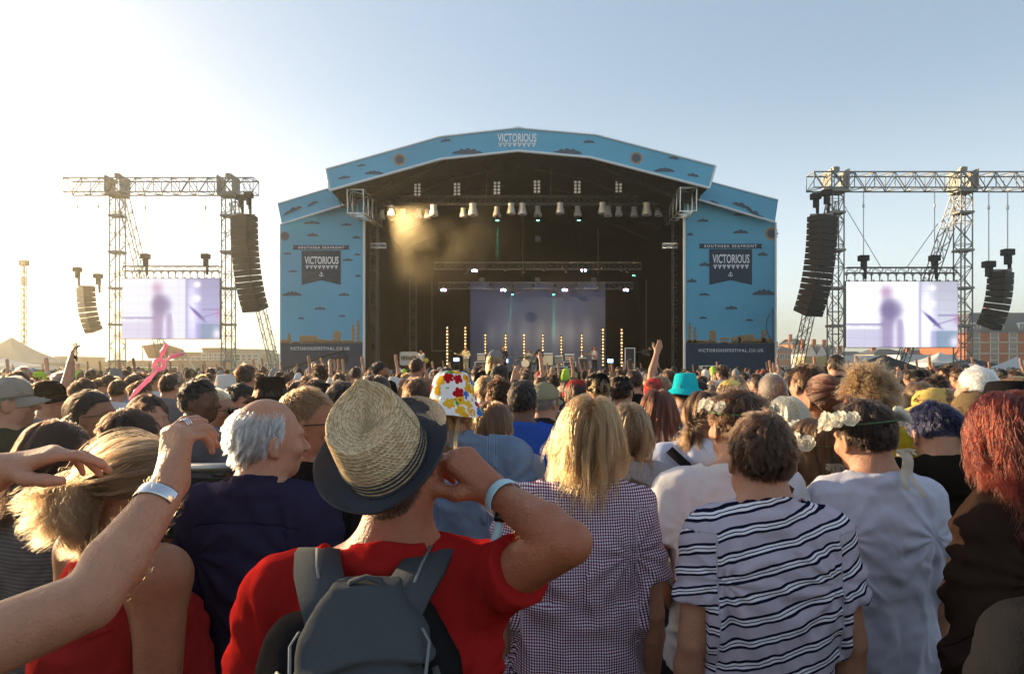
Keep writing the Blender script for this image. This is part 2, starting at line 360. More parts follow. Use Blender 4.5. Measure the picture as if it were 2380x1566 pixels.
# ------------------------------------------------------------------ head of hair
SKC = np.array([0, -.012, .02]); SKR = np.array([.0775, .098, .105])
def hairline(d):
    lim = np.interp(d[:, 1], [-1, -.45, -.15, .12, .35, .6, 1], [-.62, -.52, -.28, -.10, .22, .50, .60])
    return d[:, 2] > lim
def strands(style, n, rng, L=.3, under=1.0, ties=((0, -.125, .03),), wave=.006, fuzz=.15, part=.01, gap=None, vol=1.0, shoulders=True, tail_r=.028, clump=.55, fl=0., kick=1.0, side_pull=0.):
    """returns paths (m, k, 3) in head coordinates"""
    g = rng.normal(size=(n * 6, 3)); g /= np.linalg.norm(g, axis=1)[:, None]
    keep = hairline(g) & (g[:, 2] < under)
    if style == 'sides': keep &= (g[:, 1] < .35) & (rng.rand(len(g)) < np.clip((.72 - g[:, 2]) / .25, 0, 1))
    if style == 'thin': keep &= (rng.rand(len(g)) < np.where((g[:, 2] > .55), .25, 1))
    d = g[keep][:n]; n = len(d)
    p = SKC + d * SKR; root = p.copy()
    gid = rng.randint(0, max(8, n // 28), n)
    gr = d[rng.randint(0, n, gid.max() + 1)]
    gid = np.argmin(((d[:, None, :] - gr[None, :, :]) ** 2).sum(-1) + 0.0, axis=1) if n * len(gr) < 6e6 else gid
    gph = rng.uniform(0, 6.28, len(gr)); gdir = rng.normal(size=(len(gr), 3)); glen = rng.uniform(.75, 1.15, len(gr))
    def tang(v, dd): return v - (v * dd).sum(1)[:, None] * dd
    def nrm(v): return v / (np.linalg.norm(v, axis=1)[:, None] + 1e-9)
    z01 = np.clip((d[:, 2] + .35) / 1.0, 0, 1)
    K = {'short': 6, 'buzz': 3, 'sides': 6, 'curly': 9, 'thin': 6}.get(style, 16)
    if style in ('short', 'thin'):
        ln = (.012 + (L - .012) * z01 ** 1.3) * rng.uniform(.7, 1.15, n)
    elif style == 'buzz': ln = rng.uniform(.004, .008, n)
    elif style == 'sides': ln = rng.uniform(.6, 1.1, n) * L
    elif style == 'curly': ln = rng.uniform(.5, 1.1, n) * L
    else: ln = rng.uniform(.82, 1.08, n) * L * glen[gid]
    W = nrm(np.array([[.12, -.5, .85]]))[0]
    layer = 1 + rng.uniform(.01, .10 * vol, n)
    if style == 'long': layer = 1 + rng.uniform(.02, .13 * vol, n)
    if style == 'pony': layer = 1 + vol * (.02 + .075 * rng.rand(len(gr))[gid] + rng.uniform(0, .03, n))
    paths = [p.copy()]; vel = None
    ds = ln / (K - 1)
    side = np.sign(d[:, 0] - part) ; side[side == 0] = 1
    for i in range(1, K):
        dd = nrm((p - SKC) / SKR ** 2)
        t = i / (K - 1)
        if style in ('short', 'buzz', 'thin'):
            f = nrm(tang(d - W, dd)) * 1.0 + dd * (.55 if i < 2 else .12) + gdir[gid] * .38 + np.stack([0 * t * z01, .35 * z01 * (fl), -0.25 * t + 0 * z01], 1)
            f = f + rng.normal(size=(n, 3)) * fuzz
        elif style == 'sides':
            f = tang(np.tile([[0, -.35, -1.0]], (n, 1)), dd) + dd * .18 + gdir[gid] * .22 + rng.normal(size=(n, 3)) * fuzz
        elif style == 'curly':
            ph = gph[gid] + t * 9
            f = dd * .7 + gdir[gid] * .5 + np.stack([np.cos(ph), np.sin(ph), -.5 + 0 * ph], 1) * .9 + rng.normal(size=(n, 3)) * fuzz
        elif style == 'long':
            topz = np.clip((d[:, 2] - .45) / .4, 0, 1)
            out = np.exp(-((d[:, 0] - part) / .5) ** 2) * max(0, 1 - 2.2 * t) * 1.3 * topz
            back = np.clip(-d[:, 1], 0, 1)
            inw = np.where(p[:, 2] < -.03, 1, 0) * -4.5 * (p[:, 0] - np.sign(p[:, 0]) * np.minimum(.058, np.abs(p[:, 0]))) 
            f = np.stack([side * (out * (1 - .6 * back) + .05 * topz) + inw, -.12 - 1.1 * np.clip(d[:, 1] + .05, 0, 1) * max(0, 1 - 1.6 * t) - .25 * topz * max(0, 1 - 3 * t), -1.0 + 0 * out], 1)
            f = np.where((np.linalg.norm((p - SKC) / (SKR * 1.2), axis=1) < 1)[:, None], nrm(tang(f, dd)), f)
            f = f + gdir[gid] * (.04 + .12 * t) + rng.normal(size=(n, 3)) * fuzz * .4
            ph = gph[gid] + t * (wave * 1200) ; f = f + np.stack([np.cos(ph), np.sin(ph), 0 * ph], 1) * min(1, wave * 40) * t
        elif style == 'pony':
            T = np.array(ties); j = np.argmin(((p[:, None, :] - T[None]) ** 2).sum(-1), axis=1); v = T[j] - p
            dist = np.linalg.norm(v, axis=1)
            f = nrm(tang(v, dd)) + rng.normal(size=(n, 3)) * .05 + gdir[gid] * .13 * math.sin(3.1 * t)
            f[dist < .03] = nrm(v)[dist < .03]
            ds = np.minimum(dist / max(1, K - i) * 1.06, .03)
        f = nrm(f); p = p + f * ds[:, None]
        q = (p - SKC) / (SKR * layer[:, None]); r = np.linalg.norm(q, axis=1)
        m = r < 1; 
        if style not in ('short', 'thin') or i > 0: p[m] = SKC + (q[m] / r[m][:, None]) * (SKR * layer[:, None])[m]
        if style == 'long' and shoulders:
            low = p[:, 2] < -.15 
            e = (p[:, 0] / .19) ** 2 + ((p[:, 1] + .02) / .12) ** 2
            hgt = -.16 - np.abs(p[:, 0]) * .35
            mm = low & (p[:, 2] < hgt) & (e < 1); s = np.where(p[:, 1] < .05, -1, 1)
            p[mm, 1] = (s * .125 * np.sqrt(np.maximum(0, 1 - (p[:, 0] / .2) ** 2)) - .02)[mm]
            mid = (p[:, 2] < -.05) & (p[:, 2] > -.2); rr = np.sqrt(p[:, 0] ** 2 + p[:, 1] ** 2)
            mm = mid & (rr < .065); p[mm, :2] *= (.066 / (rr[mm] + 1e-6))[:, None]
        paths.append(p.copy())
    A = np.stack(paths, 1)
    # clumping towards one strand of each clump
    if style not in ('buzz', 'pony') and clump > 0:
        first = np.zeros(len(gr), int); first[gid] = np.arange(n); G = A[first[gid]]
        t = np.linspace(0, 1, K)[None, :, None] ** 1.5 * clump * rng.uniform(.2, 1, n)[:, None, None]
        off = A + (G - A) * t; far = np.linalg.norm(root - root[first[gid]], axis=1) < .05
        A = np.where(far[:, None, None], off, A)
    if gap is not None: A = A[gap(A[:, 0])]
    out = [A]
    if style == 'pony' and L > .02:
        nt = n
        for T in ties:
            T = np.array(T); m = nt // len(ties)
            a = rng.uniform(0, 6.28, m); rr = np.sqrt(rng.rand(m)) * .009
            outd = nrm(np.array([[T[0], T[1], 0.02]]))[0]
            p = T + np.stack([np.cos(a) * rr, np.zeros(m), np.sin(a) * rr], 1)
            v = outd * kick + np.array([side_pull, 0, .35 * kick - .3 * (1 - kick)]) + rng.normal(size=(m, 3)) * .20
            l2 = rng.uniform(.55, 1.05, m) * L; K2 = 16; pp = [p.copy()]; gi = rng.randint(0, 24, m); gp = rng.uniform(0, 6.28, 24); go = rng.normal(size=(24, 3))
            for i in range(1, K2):
                t = i / (K2 - 1)
                v = nrm(v * .72 + np.array([[side_pull * .5, .03, -1.0]]) * .38 + go[gi] * .10 * (tail_r / .028) + rng.normal(size=(m, 3)) * fuzz * .35)
                ph = gp[gi] + t * wave * 1500
                p = p + v * (l2 / K2)[:, None] + np.stack([np.cos(ph), np.sin(ph), 0 * ph], 1) * wave * .8
                low = (p[:, 1] > T[1] + .02) & (p[:, 2] < T[2] - .04); p[low, 1] = T[1] + .02
                pp.append(p.copy())
            out.append(np.stack(pp, 1))
    if style == 'bun':
        pass
    return out
def bun_strands(c, r, n, rng):
    a = rng.normal(size=(n, 3)); a /= np.linalg.norm(a, axis=1)[:, None]; b = rng.normal(size=(n, 3)); b -= (a * b).sum(1)[:, None] * a; b /= np.linalg.norm(b, axis=1)[:, None]
    t = np.linspace(0, 2.6, 9)[None, :, None]; rr = r * rng.uniform(.85, 1.12, n)[:, None, None]
    return np.array(c) + (a[:, None] * np.cos(t) + b[:, None] * np.sin(t)) * rr * np.array([1, .85, .9])
def hair_object(groups, r_root, material, parent, name='hair', tip=.25):
    hc = bpy.data.hair_curves.new(name)
    sizes = []; pos = []; rads = []
    for A in groups:
        n, k = A.shape[:2]
        if n == 0: continue
        sizes += [k] * n; pos.append(A.reshape(-1, 3))
        t = np.linspace(0, 1, k); w = r_root * (1 - (1 - tip) * t ** 2)
        rads.append(np.tile(w, n))
    hc.add_curves(sizes); pos = np.concatenate(pos).astype(np.float32); rads = np.concatenate(rads).astype(np.float32)
    hc.attributes['position'].data.foreach_set('vector', pos.ravel())
    ra = hc.attributes.get('radius') or hc.attributes.new('radius', 'FLOAT', 'POINT'); ra.data.foreach_set('value', rads)
    hc.materials.append(material)
    o = bpy.data.objects.new(name, hc); C.objects.link(o)
    if parent: o.parent = parent
    return o
# ------------------------------------------------------------------ body
def V3(*a): return np.array(a, float)
def unit(v): v = np.array(v, float); return v / (np.linalg.norm(v) + 1e-9)
def hand(F, W, f, nr, sgn, curls=None, sc_=1.0, thumb=(.75, .4), spread=.0):
    """W wrist, f towards the fingers, nr out of the palm, sgn: thumb on +cross(f,nr)*sgn"""
    f = unit(f); nr = unit(np.array(nr) - np.dot(nr, f) * f); th = np.cross(f, nr) * sgn
    curls = curls or [(25, 30, 15)] * 4
    offs = (.027, .009, -.0095, -.026); kd = (.088, .092, .087, .077); rr = (.0092, .0094, .009, .0078)
    ln = ((.042, .026, .020), (.047, .030, .021), (.043, .028, .020), (.034, .021, .018))
    c = W + f * .012
    for i in range(4):
        base = c + th * offs[i] * .62 * sc_; kn = W + (f * kd[i] + th * offs[i]) * sc_
        F.cone(base, kn, .0155 * sc_, .0118 * sc_, .014)
        a = 0; p = kn; r = rr[i] * sc_
        fd = unit(f + th * offs[i] * spread * 12)
        for j in range(3):
            a += rad(curls[i][j]); q = p + (fd * math.cos(a) + nr * math.sin(a)) * ln[i][j] * sc_
            F.cone(p, q, r, r * (.93 if j < 2 else .80), .004 if j else .007); p = q; r *= .93
    tb = W + (f * .024 + th * .018 + nr * .008) * sc_
    t1 = tb + unit(f * .65 + th * thumb[0] + nr * .35) * .038 * sc_
    t2 = t1 + unit(f * .9 + th * thumb[1] + nr * .35) * .034 * sc_
    t3 = t2 + unit(f * 1.0 + th * thumb[1] * .3 + nr * .4) * .026 * sc_
    F.chain([tb, t1, t2, t3], [.0165 * sc_, .0125 * sc_, .0105 * sc_, .0085 * sc_], .008)
def head_prims(F, hp, fem=False, big=1.0):
    o, R = hp['o'], hp['R']; T = lambda *p: o + R @ (np.array(p) * big)
    E = lambda c, r, k=.02, mode='add', RR=None: F.ell(T(*c), np.array(r) * big, k, R if RR is None else R @ RR, mode)
    E(SKC, SKR, .0)
    E((0, .028, -.030), (.060, .066, .072), .03)
    E((0, .058, -.078), (.030, .030, .026), .03)                     # chin
    for s in (-1, 1):
        E((s * .048, .010, -.066), (.020, .040, .026), .03)          # jaw angle
        E((s * .043, .066, -.018), (.022, .020, .022), .02)          # cheek
    E((0, .078, .030), (.050, .018, .012), .02)                      # brow
    for s in (-1, 1):
        E((s * .031, .094, .012), (.016, .014, .010), .012, 'sub'); E((s * .031, .080, .012), (.0125, .0125, .0125), .002)
    F.cone(T(0, .088, .016), T(0, .114, -.020), .008 * big, .012 * big, .012)
    for s in (-1, 1): E((s * .010, .103, -.024), (.007, .010, .007), .006)
    E((0, .092, -.050), (.022, .011, .006), .006); E((0, .090, -.058), (.019, .011, .006), .005)
    for s in (-1, 1):
        RR = np.array(Matrix.Rotation(s * .35, 3, 'Z') @ Matrix.Rotation(-.2, 3, 'X'))
        E((s * .082, -.010, -.004), (.0085, .019, .031), .006, 'add', RR)
        E((s * .091, -.006, -.004), (.006, .010, .018), .005, 'sub', RR)
        E((s * .079, -.002, -.030), (.007, .009, .010), .006)
def default_arm(s_, w, sgn, pose, zs):
    sh = V3(sgn * .170 * w, -.005, 1.405 * zs)
    if pose == 'down': return sh, sh + V3(sgn * .045, -.03, -.29 * zs), sh + V3(sgn * .055, .04, -.535 * zs), V3(0, .15, -1), V3(-sgn, 0, 0)
    if pose == 'fold': return sh, sh + V3(sgn * .06, .02, -.28 * zs), V3(sgn * .03, .24, 1.16 * zs), V3(-sgn, .2, .1), V3(0, -1, 0)
    if pose == 'hip': return sh, sh + V3(sgn * .12, -.08, -.25 * zs), V3(sgn * .17, .06, 1.02 * zs), V3(-sgn * .6, .6, -.3), V3(0, -1, 0)
    if pose == 'front': return sh, sh + V3(sgn * .05, .04, -.28 * zs), V3(sgn * .06, .30, 1.20 * zs), V3(-sgn * .3, 1, .2), V3(0, 0, -1)
    if pose == 'phone': return sh, sh + V3(sgn * .05, .20, -.16 * zs), V3(sgn * .05, .30, 1.60 * zs), V3(-sgn * .2, .1, 1), V3(-sgn, .3, 0)
    if pose == 'up': return sh, sh + V3(sgn * .10, .10, .24 * zs), sh + V3(sgn * .06, .16, .50 * zs), V3(0, .1, 1), V3(0, 1, 0)
    if pose == 'upbent': return sh, sh + V3(sgn * .20, .10, .16 * zs), sh + V3(sgn * .10, .16, .40 * zs), V3(-sgn * .3, .1, 1), V3(0, 1, 0)
    raise ValueError(pose)
def person(label, X, Y, yaw=0., H=1.75, w=1.0, fat=1.0, fem=False, head=(0, 0, 0), arms=('down', 'down'), skin='fair',
           top=None, legs='trousers', legmat=None, hair=None, h=.0085, group=None, lean=(0, 0), root_name='person', headbig=1.0, curls=(None, None), finebox=(), extra=None, lowbody=True, thumbs=(1, 1), shoemat=None, armk=1.0):
    root = empty(root_name, (X, Y, 0), yaw); tag(root, label, 'person', group)
    zs = H / 1.75; rng = np.random.RandomState(int(abs(X * 1000 + Y * 317)) % 99991)
    lx, ly = lean
    piv = V3(lx, .005 + ly, H - .205 * headbig); R = rotm(*[rad(a) for a in head]); hp = {'R': R, 'o': piv + R @ (V3(0, .018, .068) * headbig), 'big': headbig}
    A = []
    for i, sg in enumerate((-1, 1)):
        a = arms[i]
        A.append(default_arm(0, w, sg, a, zs) if isinstance(a, str) else tuple(np.array(q, float) for q in a))
    allp = np.array([q for a in A for q in a[:3]]); lo = np.minimum(allp.min(0) - .12, [-.24 * w * fat, -.2 * fat, -.01]); hi = np.maximum(allp.max(0) + .12, [.24 * w * fat, .22 * fat, H + .02])
    if any(q[2][2] > 1.5 for q in A): hi[2] += .12
    z0 = (0.0 if lowbody else .80); lo[2] = z0
    fx = [((-9, -9, .70 * zs), (9, 9, 9), h)]
    # ---- skin: separable spacing, fine from the hips up
    hz = .022
    F = Field(lo, hi, (h, h, hz), [((9, 9, .70 * zs), (9, 9, 9), h)] + list(finebox))
    st = zs; wf = w
    chest = .118 * fat; 
    F.loft([.86 * st, .95 * st, 1.08 * st, 1.22 * st, 1.34 * st, 1.42 * st, 1.455 * st],
           [0, 0, 0, lx * .2, lx * .4, lx * .6, lx * .7], [0, 0, 0, -.005 + ly * .2, -.01 + ly * .3, -.015 + ly * .4, -.02 + ly * .5],
           [.165 * fat, .17 * fat, .143 * fat * (0.94 if fem else 1), .158 * w * (.93 if fem else 1), .165 * w * (.95 if fem else 1), .12 * w, .055], [.105 * fat, .12 * fat, .10 * fat, .108 * fat, .10, .075, .05], 0, 2.3)
    if fem:
        for s in (-1, 1): F.ell((s * .075, .09, 1.25 * st), (.062, .055, .06), .03)
    F.cone((lx * .7, -.02 + ly * .5, 1.42 * st), piv + V3(0, -.004, .05), .060 if not fem else .050, .055 if not fem else .046, .03)
    for i, s in enumerate((-1, 1)):
        S, E_, W_, fd, pn = A[i]
        F.cone((lx * .7 + s * .03, -.02 + ly * .5, 1.475 * st), S + V3(-s * .02, 0, .005), .042, .048, .05)
        F.ell(S + V3(-s * .01, 0, 0), (.056 * fat ** .5,) * 3, .04)
        b = fat ** .6 * (.9 if fem else 1) * armk
        F.cone(S, E_, .053 * b, .040 * b, .03); m = E_ + (W_ - E_) * .28
        F.cone(E_, m, .037 * b, .042 * b, .006); F.cone(m, W_, .042 * b, .027 * b ** .5, .008); F.cone(W_, W_ + unit(fd) * .02, .0265, .022, .01)
        hand(F, W_, fd, pn, s * thumbs[i], curls[i], .93 if fem else 1.0)
    if lowbody:
        for s in (-1, 1):
            F.chain([(s * .09, 0, .90 * st), (s * .095, .01, .48 * st), (s * .10, -.01, .08)], [.085 * fat, .055, .036], .04)
            F.cone((s * .10, -.02, .05), (s * .11, .13, .03), .038, .03, .03)
    head_prims(F, hp, fem, headbig)
    if extra: extra(F, 'skin', hp)
    Vv, Q = F.mesh()
    # scalp tint
    hl = ((Vv - hp['o']) @ R) / headbig; dd = (hl - SKC) / SKR; rr_ = np.linalg.norm(dd, axis=1); dn = dd / (rr_[:, None] + 1e-9)
    scal = (hairline(dn) & (rr_ > .9) & (rr_ < 1.12)).astype(float) * ((np.abs(hl[:, 0]) < .079) | (hl[:, 2] > .03))
    hs = hair or {}
    if hs.get('style') == 'none': scal *= 0
    if hs.get('style') == 'sides': scal *= ((dn[:, 2] < .42) & (dn[:, 1] < .35)) * .45
    if hs.get('style') == 'buzz': scal *= .8
    if hs.get('style') == 'thin': scal *= np.where(dn[:, 2] > .55, .15, .8)
    hc = HAIRC[hs.get('color', 'brown')]
    body = mkmesh('body', Vv, Q, skin_mat(skin), root, True, {'scalp': scal, 'scalpcol': np.tile(np.array(tuple(hc) + (1,)), (len(Vv), 1))})
    info = {'root': root, 'hp': hp, 'A': A, 'zs': zs, 'rng': rng, 'body': body, 'w': w, 'fat': fat}
    # ---- top
    if top and top.get('mat'):
        t = dict(sleeve='tee', loose=.016, hem=.84, amp=1.0, len=.58, name='shirt'); t.update(top); g = t['loose']; hem = t['hem'] * zs
        ht = t.get('h', h)
        lo2 = lo.copy(); lo2[2] = hem - .04; hi2 = hi.copy(); hi2[2] = max(1.56 * zs + .05, max(a[2][2] for a in A) + .08 if t['sleeve'] == 'long' else 0, max(a[1][2] for a in A) + .1)
        G = Field(lo2 - .04, hi2 + .02, ht)
        fl = t.get('flare', .01); nz = t.get('neckz', 1.458); nr_ = t.get('neckr', .062)
        zz = [hem - .04, .96 * st, 1.08 * st, 1.22 * st, 1.34 * st, 1.41 * st, 1.44 * st, nz * st]
        if hem > .94: zz[1] = hem + .005
        G.loft(zz, [0, 0, 0, lx * .2, lx * .4, lx * .6, lx * .65, lx * .7], [0, -.0, -.0, -.005 + ly * .2, -.01 + ly * .3, -.015 + ly * .4, -.02 + ly * .5, -.02 + ly * .5],
               [.172 * fat + g + fl, .172 * fat + g, .160 * fat * (0.95 if fem else 1) + g, .165 * w * (.93 if fem else 1) + g, .168 * w * (.95 if fem else 1) + g * .7, .125 * w + g * .6, .088 + g * .5, nr_],
               [.118 * fat + g + fl, .122 * fat + g, .108 * fat + g, .112 * fat + g, .104 + g * .7, .08 + g * .5, .068 + g * .3, nr_ * .95], 0, 2.4)
        if fem:
            for s in (-1, 1): G.ell((s * .075, .09, 1.25 * st), (.07 + g * .5, .062 + g * .4, .068), .04)
        for i, s in enumerate((-1, 1)):
            S, E_, W_, fd, pn = A[i]; b = fat ** .6 * (.92 if fem else 1) * armk
            if t['sleeve'] != 'none': G.cone((lx * .7 + s * .022, -.02 + ly * .5, 1.466 * st), S + V3(-s * .015, 0, .008), .056 + g * .3, .054 + g * .35, .05)
            if t['sleeve'] == 'tee':
                e = S + (E_ - S) * t['len']; dirn = unit(E_ - S); e2 = e + dirn * .08
                G.cone(S, e2, .056 * b + g * .5, .052 * b + g * .9, .035)
                m = .14; G.cut(e, dirn, np.minimum(e, e2) - [.09, .09, .09] + np.maximum(-dirn, 0) * .0, np.maximum(e, e2) + [.09, .09, .09]) if t.get('safe_cut', True) is False else None
                # cut only what lies near the arm axis beyond the cuff
                sl = G.box(np.minimum(e, e2) - .13, np.maximum(e, e2) + .13); XX, YY, ZZ = G.coords(sl)
                al = (XX - e[0]) * dirn[0] + (YY - e[1]) * dirn[1] + (ZZ - e[2]) * dirn[2]
                rad_ = np.sqrt(np.maximum((XX - e[0]) ** 2 + (YY - e[1]) ** 2 + (ZZ - e[2]) ** 2 - al ** 2, 0))
                tor = (np.abs(XX - 0) < (.172 * w + g)) & (ZZ < S[2] + .02) & (np.abs(YY) < .2)
                reg = (al > 0) & (rad_ < .11) & ~tor
                G.F[sl] = np.where(reg, np.maximum(G.F[sl], np.minimum(al, .05)), G.F[sl]).astype(np.float32)
            elif t['sleeve'] == 'long':
                e = E_ + (W_ - E_) * .93
                G.cone(S, E_, .058 * b + g * .8, .050 * b + g * .8, .04); G.cone(E_, e, .050 * b + g * .8, .036 + g * .5, .03)
        sl = G.box((-.085, -.2, nz * st - .05), (.085, .2, 1.7 * st)); XX, YY, ZZ = G.coords(sl); zc_ = nz * st + .030 + (YY + .02) * -.35 + 0 * XX
        G.F[sl] = np.maximum(G.F[sl], np.minimum(ZZ - zc_, .05)).astype(np.float32)
        if t.get('hood'):
            G.ell((lx, -.105 + ly, 1.435 * st), (.115, .062, .075), .03); G.ell((lx, -.06 + ly, 1.485 * st), (.105, .085, .042), .03)
            G.ell((lx, -.02 + ly, 1.53 * st), (.070, .065, .05), .015, mode='sub')
        if t.get('collar'):
            c = (lx * .7, -.018 + ly * .5, 1.468 * st); sl = G.box(np.array(c) - .12, np.array(c) + .12); XX, YY, ZZ = G.coords(sl)
            rr = np.sqrt((XX - c[0]) ** 2 + ((YY - c[1]) * 1.05) ** 2); hh = t['collar']
            zc2 = ZZ - c[2] - .016 - .20 * -(YY - c[1]) * 0 + .22 * (YY - c[1]); dd_ = np.maximum(np.abs(rr - (nr_ + .006) + .15 * zc2) - .0055, np.abs(zc2) - hh - .006)
            G.F[sl] = np.minimum(G.F[sl], dd_.astype(np.float32))
        amp = t['amp']; sd_ = int(rng.randint(1000))
        def folds(X_, Y_, Z_):
            w0 = wav(X_, Y_, Z_, sd_ + 5, 9, 4); w1 = wav(X_ + .03 * w0, Y_ + .02 * w0, Z_ * .5 + .04 * w0, sd_, 21, 4); w2 = wav(X_ + .012 * w1, Y_, Z_ * .7 + .015 * w1 + .02 * w0, sd_ + 1, 42, 5); w3 = wav(X_, Y_, Z_, sd_ + 2, 85, 5)
            low = np.clip((1.40 * zs - Z_) / .22, .30, 1) * np.clip(.75 + .5 * w0, .3, 1.3)
            tens = 0
            for s_ in (-1, 1):
                dx_, dz_ = X_ - s_ * .150 * w, Z_ - 1.30 * zs; th_ = np.arctan2(dz_, -s_ * dx_); r_ = np.sqrt(dx_ ** 2 + dz_ ** 2 + .3 * Y_ ** 2)
                tens = tens + np.sin(11 * th_ + 2.2 * w0 + s_) * np.exp(-((r_ - .13) / .09) ** 2)
            tens = tens + .6 * np.sin((Z_ * 34 + 30 * X_ * w0) + 3.5 * w1) * np.exp(-((Z_ - hem - .10) / .10) ** 2) * np.clip(.5 + w0, 0, 1)
            return np.minimum(g * (.55 - .45 * np.clip((Z_ - 1.27 * zs) / .06, 0, 1)), amp * (tens * .0030 * np.clip(.9 + .6 * w1, .2, 1.4) + (np.minimum(np.abs(w1), 1.2) - .7) * .0120 * low + (np.minimum(np.abs(w2 + .7 * w1), 1.2) - .7) * .0070 * low + w3 * .0007))
        G.warp(folds, lo2 - 1, hi2 + 1)
        if t.get('fn'): t['fn'](G, info)
        # hem cut
        sl = G.box((-9, -9, -9), (9, 9, 9)); XX, YY, ZZ = G.coords(sl); hw = hem + .006 * np.sin(XX * 17 + 1) + 0 * YY
        near = (np.abs(XX) < .23 * w * fat) 
        G.F = np.where(near & (ZZ < hw + .03), np.maximum(G.F, hw - ZZ), G.F).astype(np.float32)
        if extra: extra(G, 'top', hp)
        V2, Q2 = G.mesh()
        # cloth coordinates: u around, v along
        uvw = np.zeros((len(V2), 3)); uvw[:, 0] = np.arctan2(V2[:, 0], -(V2[:, 1])) * .155; uvw[:, 1] = V2[:, 2]
        back = V2[:, 1] < 0; uvw[back, 0] = V2[back, 0] * 1.08
        for i, s in enumerate((-1, 1)):
            S, E_, W_, fd, pn = A[i]; ax_ = unit(E_ - S); rel = V2 - S; al = rel @ ax_; rp = rel - al[:, None] * ax_; rr = np.linalg.norm(rp, axis=1)
            msk = (V2[:, 0] * s > .165 * w) & (al > -.01) & (rr < .11) & (al < 1)
            ref = unit(np.cross(ax_, [0, 1, 0])); r2 = np.cross(ax_, ref)
            uvw[msk, 0] = np.arctan2(rp[msk] @ ref, rp[msk] @ r2) * .075 + s * .5; uvw[msk, 1] = S[2] - al[msk]
        info['top'] = mkmesh(t['name'], V2, Q2, t['mat'], root, True, {'cloth': uvw})
    # ---- legs
    if lowbody:
        lm = legmat or cloth('dark_trousers', (.022, .022, .028))
        G = Field((-.24 * fat, -.18 * fat, -.0), (.24 * fat, .24, 1.02 * zs), (.016, .016, .02))
        if legs == 'skirt':
            G.loft([.42, .7 * zs, .92 * zs, 1.0 * zs], [0] * 4, [0] * 4, [.21, .20, .185 * fat, .16 * fat], [.17, .16, .135 * fat, .12 * fat], 0)
            G.warp(lambda a, b, c: np.sin(np.arctan2(a, b + 1e-6) * 11) * .008 * np.clip((.9 - c) * 3, 0, 1), (-1, -1, 0), (1, 1, 1))
        else:
            bt = .50 * zs if legs == 'shorts' else .07
            for s in (-1, 1):
                G.chain([(s * .09 * fat, 0, .92 * zs), (s * .095, .01, .50 * zs), (s * .10, -.012, bt - .02 if legs != 'shorts' else .48 * zs)], [.100 * fat, .074, .058 if legs != 'shorts' else .08], .03)
            G.ell((0, 0, .93 * zs), (.175 * fat, .125 * fat, .10), .05)
            G.cut((0, 0, bt), (0, 0, -1), (-1, -1, -1), (1, 1, bt + .1))
            G.warp(lambda a, b, c: wav(a, b, c, 5, 30, 4) * .004, (-1, -1, 0), (1, 1, 1))
        V3_, Q3 = G.mesh(); mkmesh('skirt' if legs == 'skirt' else ('shorts' if legs == 'shorts' else 'trousers'), V3_, Q3, lm, root)
        for s in (-1, 1):
            G = Field((s * .105 - .07, -.12, -.005), (s * .105 + .07, .22, .13), .012)
            G.cone((s * .10, -.035, .045), (s * .113, .155, .038), .046, .040, .02); G.cone((s * .10, -.03, .05), (s * .10, -.03, .10), .045, .042, .02)
            G.cut((0, 0, .004), (0, 0, -1), (-1, -1, -1), (1, 1, .05)); V3_, Q3 = G.mesh()
            mkmesh('shoe', V3_, Q3, shoemat or pmat('shoe_leather', (.04, .035, .032), .6), root)
    # ---- hair
    if hair and hair['style'] != 'none':
        kw = dict(hair); st_ = kw.pop('style'); n = kw.pop('n', 2500); col = kw.pop('color', 'brown'); rr0 = kw.pop('r', .0009); bun = kw.pop('bun', None); beard = kw.pop('beard', 0)
        gs = strands(st_, n, rng, **kw)
        if bun: gs.append(bun_strands(bun[0], bun[1], n // 3, rng))
        if beard:
            q = rng.normal(size=(beard * 6, 3)); q /= np.linalg.norm(q, axis=1)[:, None]
            m = (q[:, 2] < -.12) & (q[:, 1] > -.25) & (q[:, 2] > -.97) & ~((q[:, 2] > -.35) & (np.abs(q[:, 0]) < .35) & (q[:, 1] > 0)); q = q[m][:beard]
            pt = V3(0, .030, -.034) + q * V3(.064, .070, .077); fr = q + V3(0, .1, -.8) + rng.normal(size=q.shape) * .3
            gs.append(np.stack([pt + fr * (.016 * t) for t in np.linspace(-.1, 1, 4)], 1))
        gs = [hp['o'] + (a * headbig) @ R.T for a in gs]
        info['hair'] = hair_object(gs, rr0, hmat(col), root)
    return info
def head_mesh(info, mb_or_V, Fs=None, name='hat', material=None, smooth=True, attrs=None):
    """put a mesh given in head coordinates on the person's head"""
    hp = info['hp']; V = np.array(mb_or_V, float)
    V = hp['o'] + (V * hp['big']) @ hp['R'].T
    return mkmesh(name, V, Fs, material, info['root'], smooth, attrs)
def grid_faces(nu, nv, wrap=True):
    i = np.arange(nu if wrap else nu - 1); j = np.arange(nv - 1); I, J = np.meshgrid(i, j, indexing='ij')
    a = I * nv + J; b = ((I + 1) % nu) * nv + J
    return np.stack([a, b, b + 1, a + 1], -1).reshape(-1, 4)
def lathe_shape(prof, n=48, fn=None):
    """prof: list of (r, z); fn(theta, j, r, z) -> x,y,z"""
    V = []
    for i in range(n):
        t = 2 * math.pi * i / n
        for j, (r, z) in enumerate(prof): V.append(fn(t, j, r, z) if fn else (r * math.cos(t), r * math.sin(t), z))
    return np.array(V), grid_faces(n, len(prof))
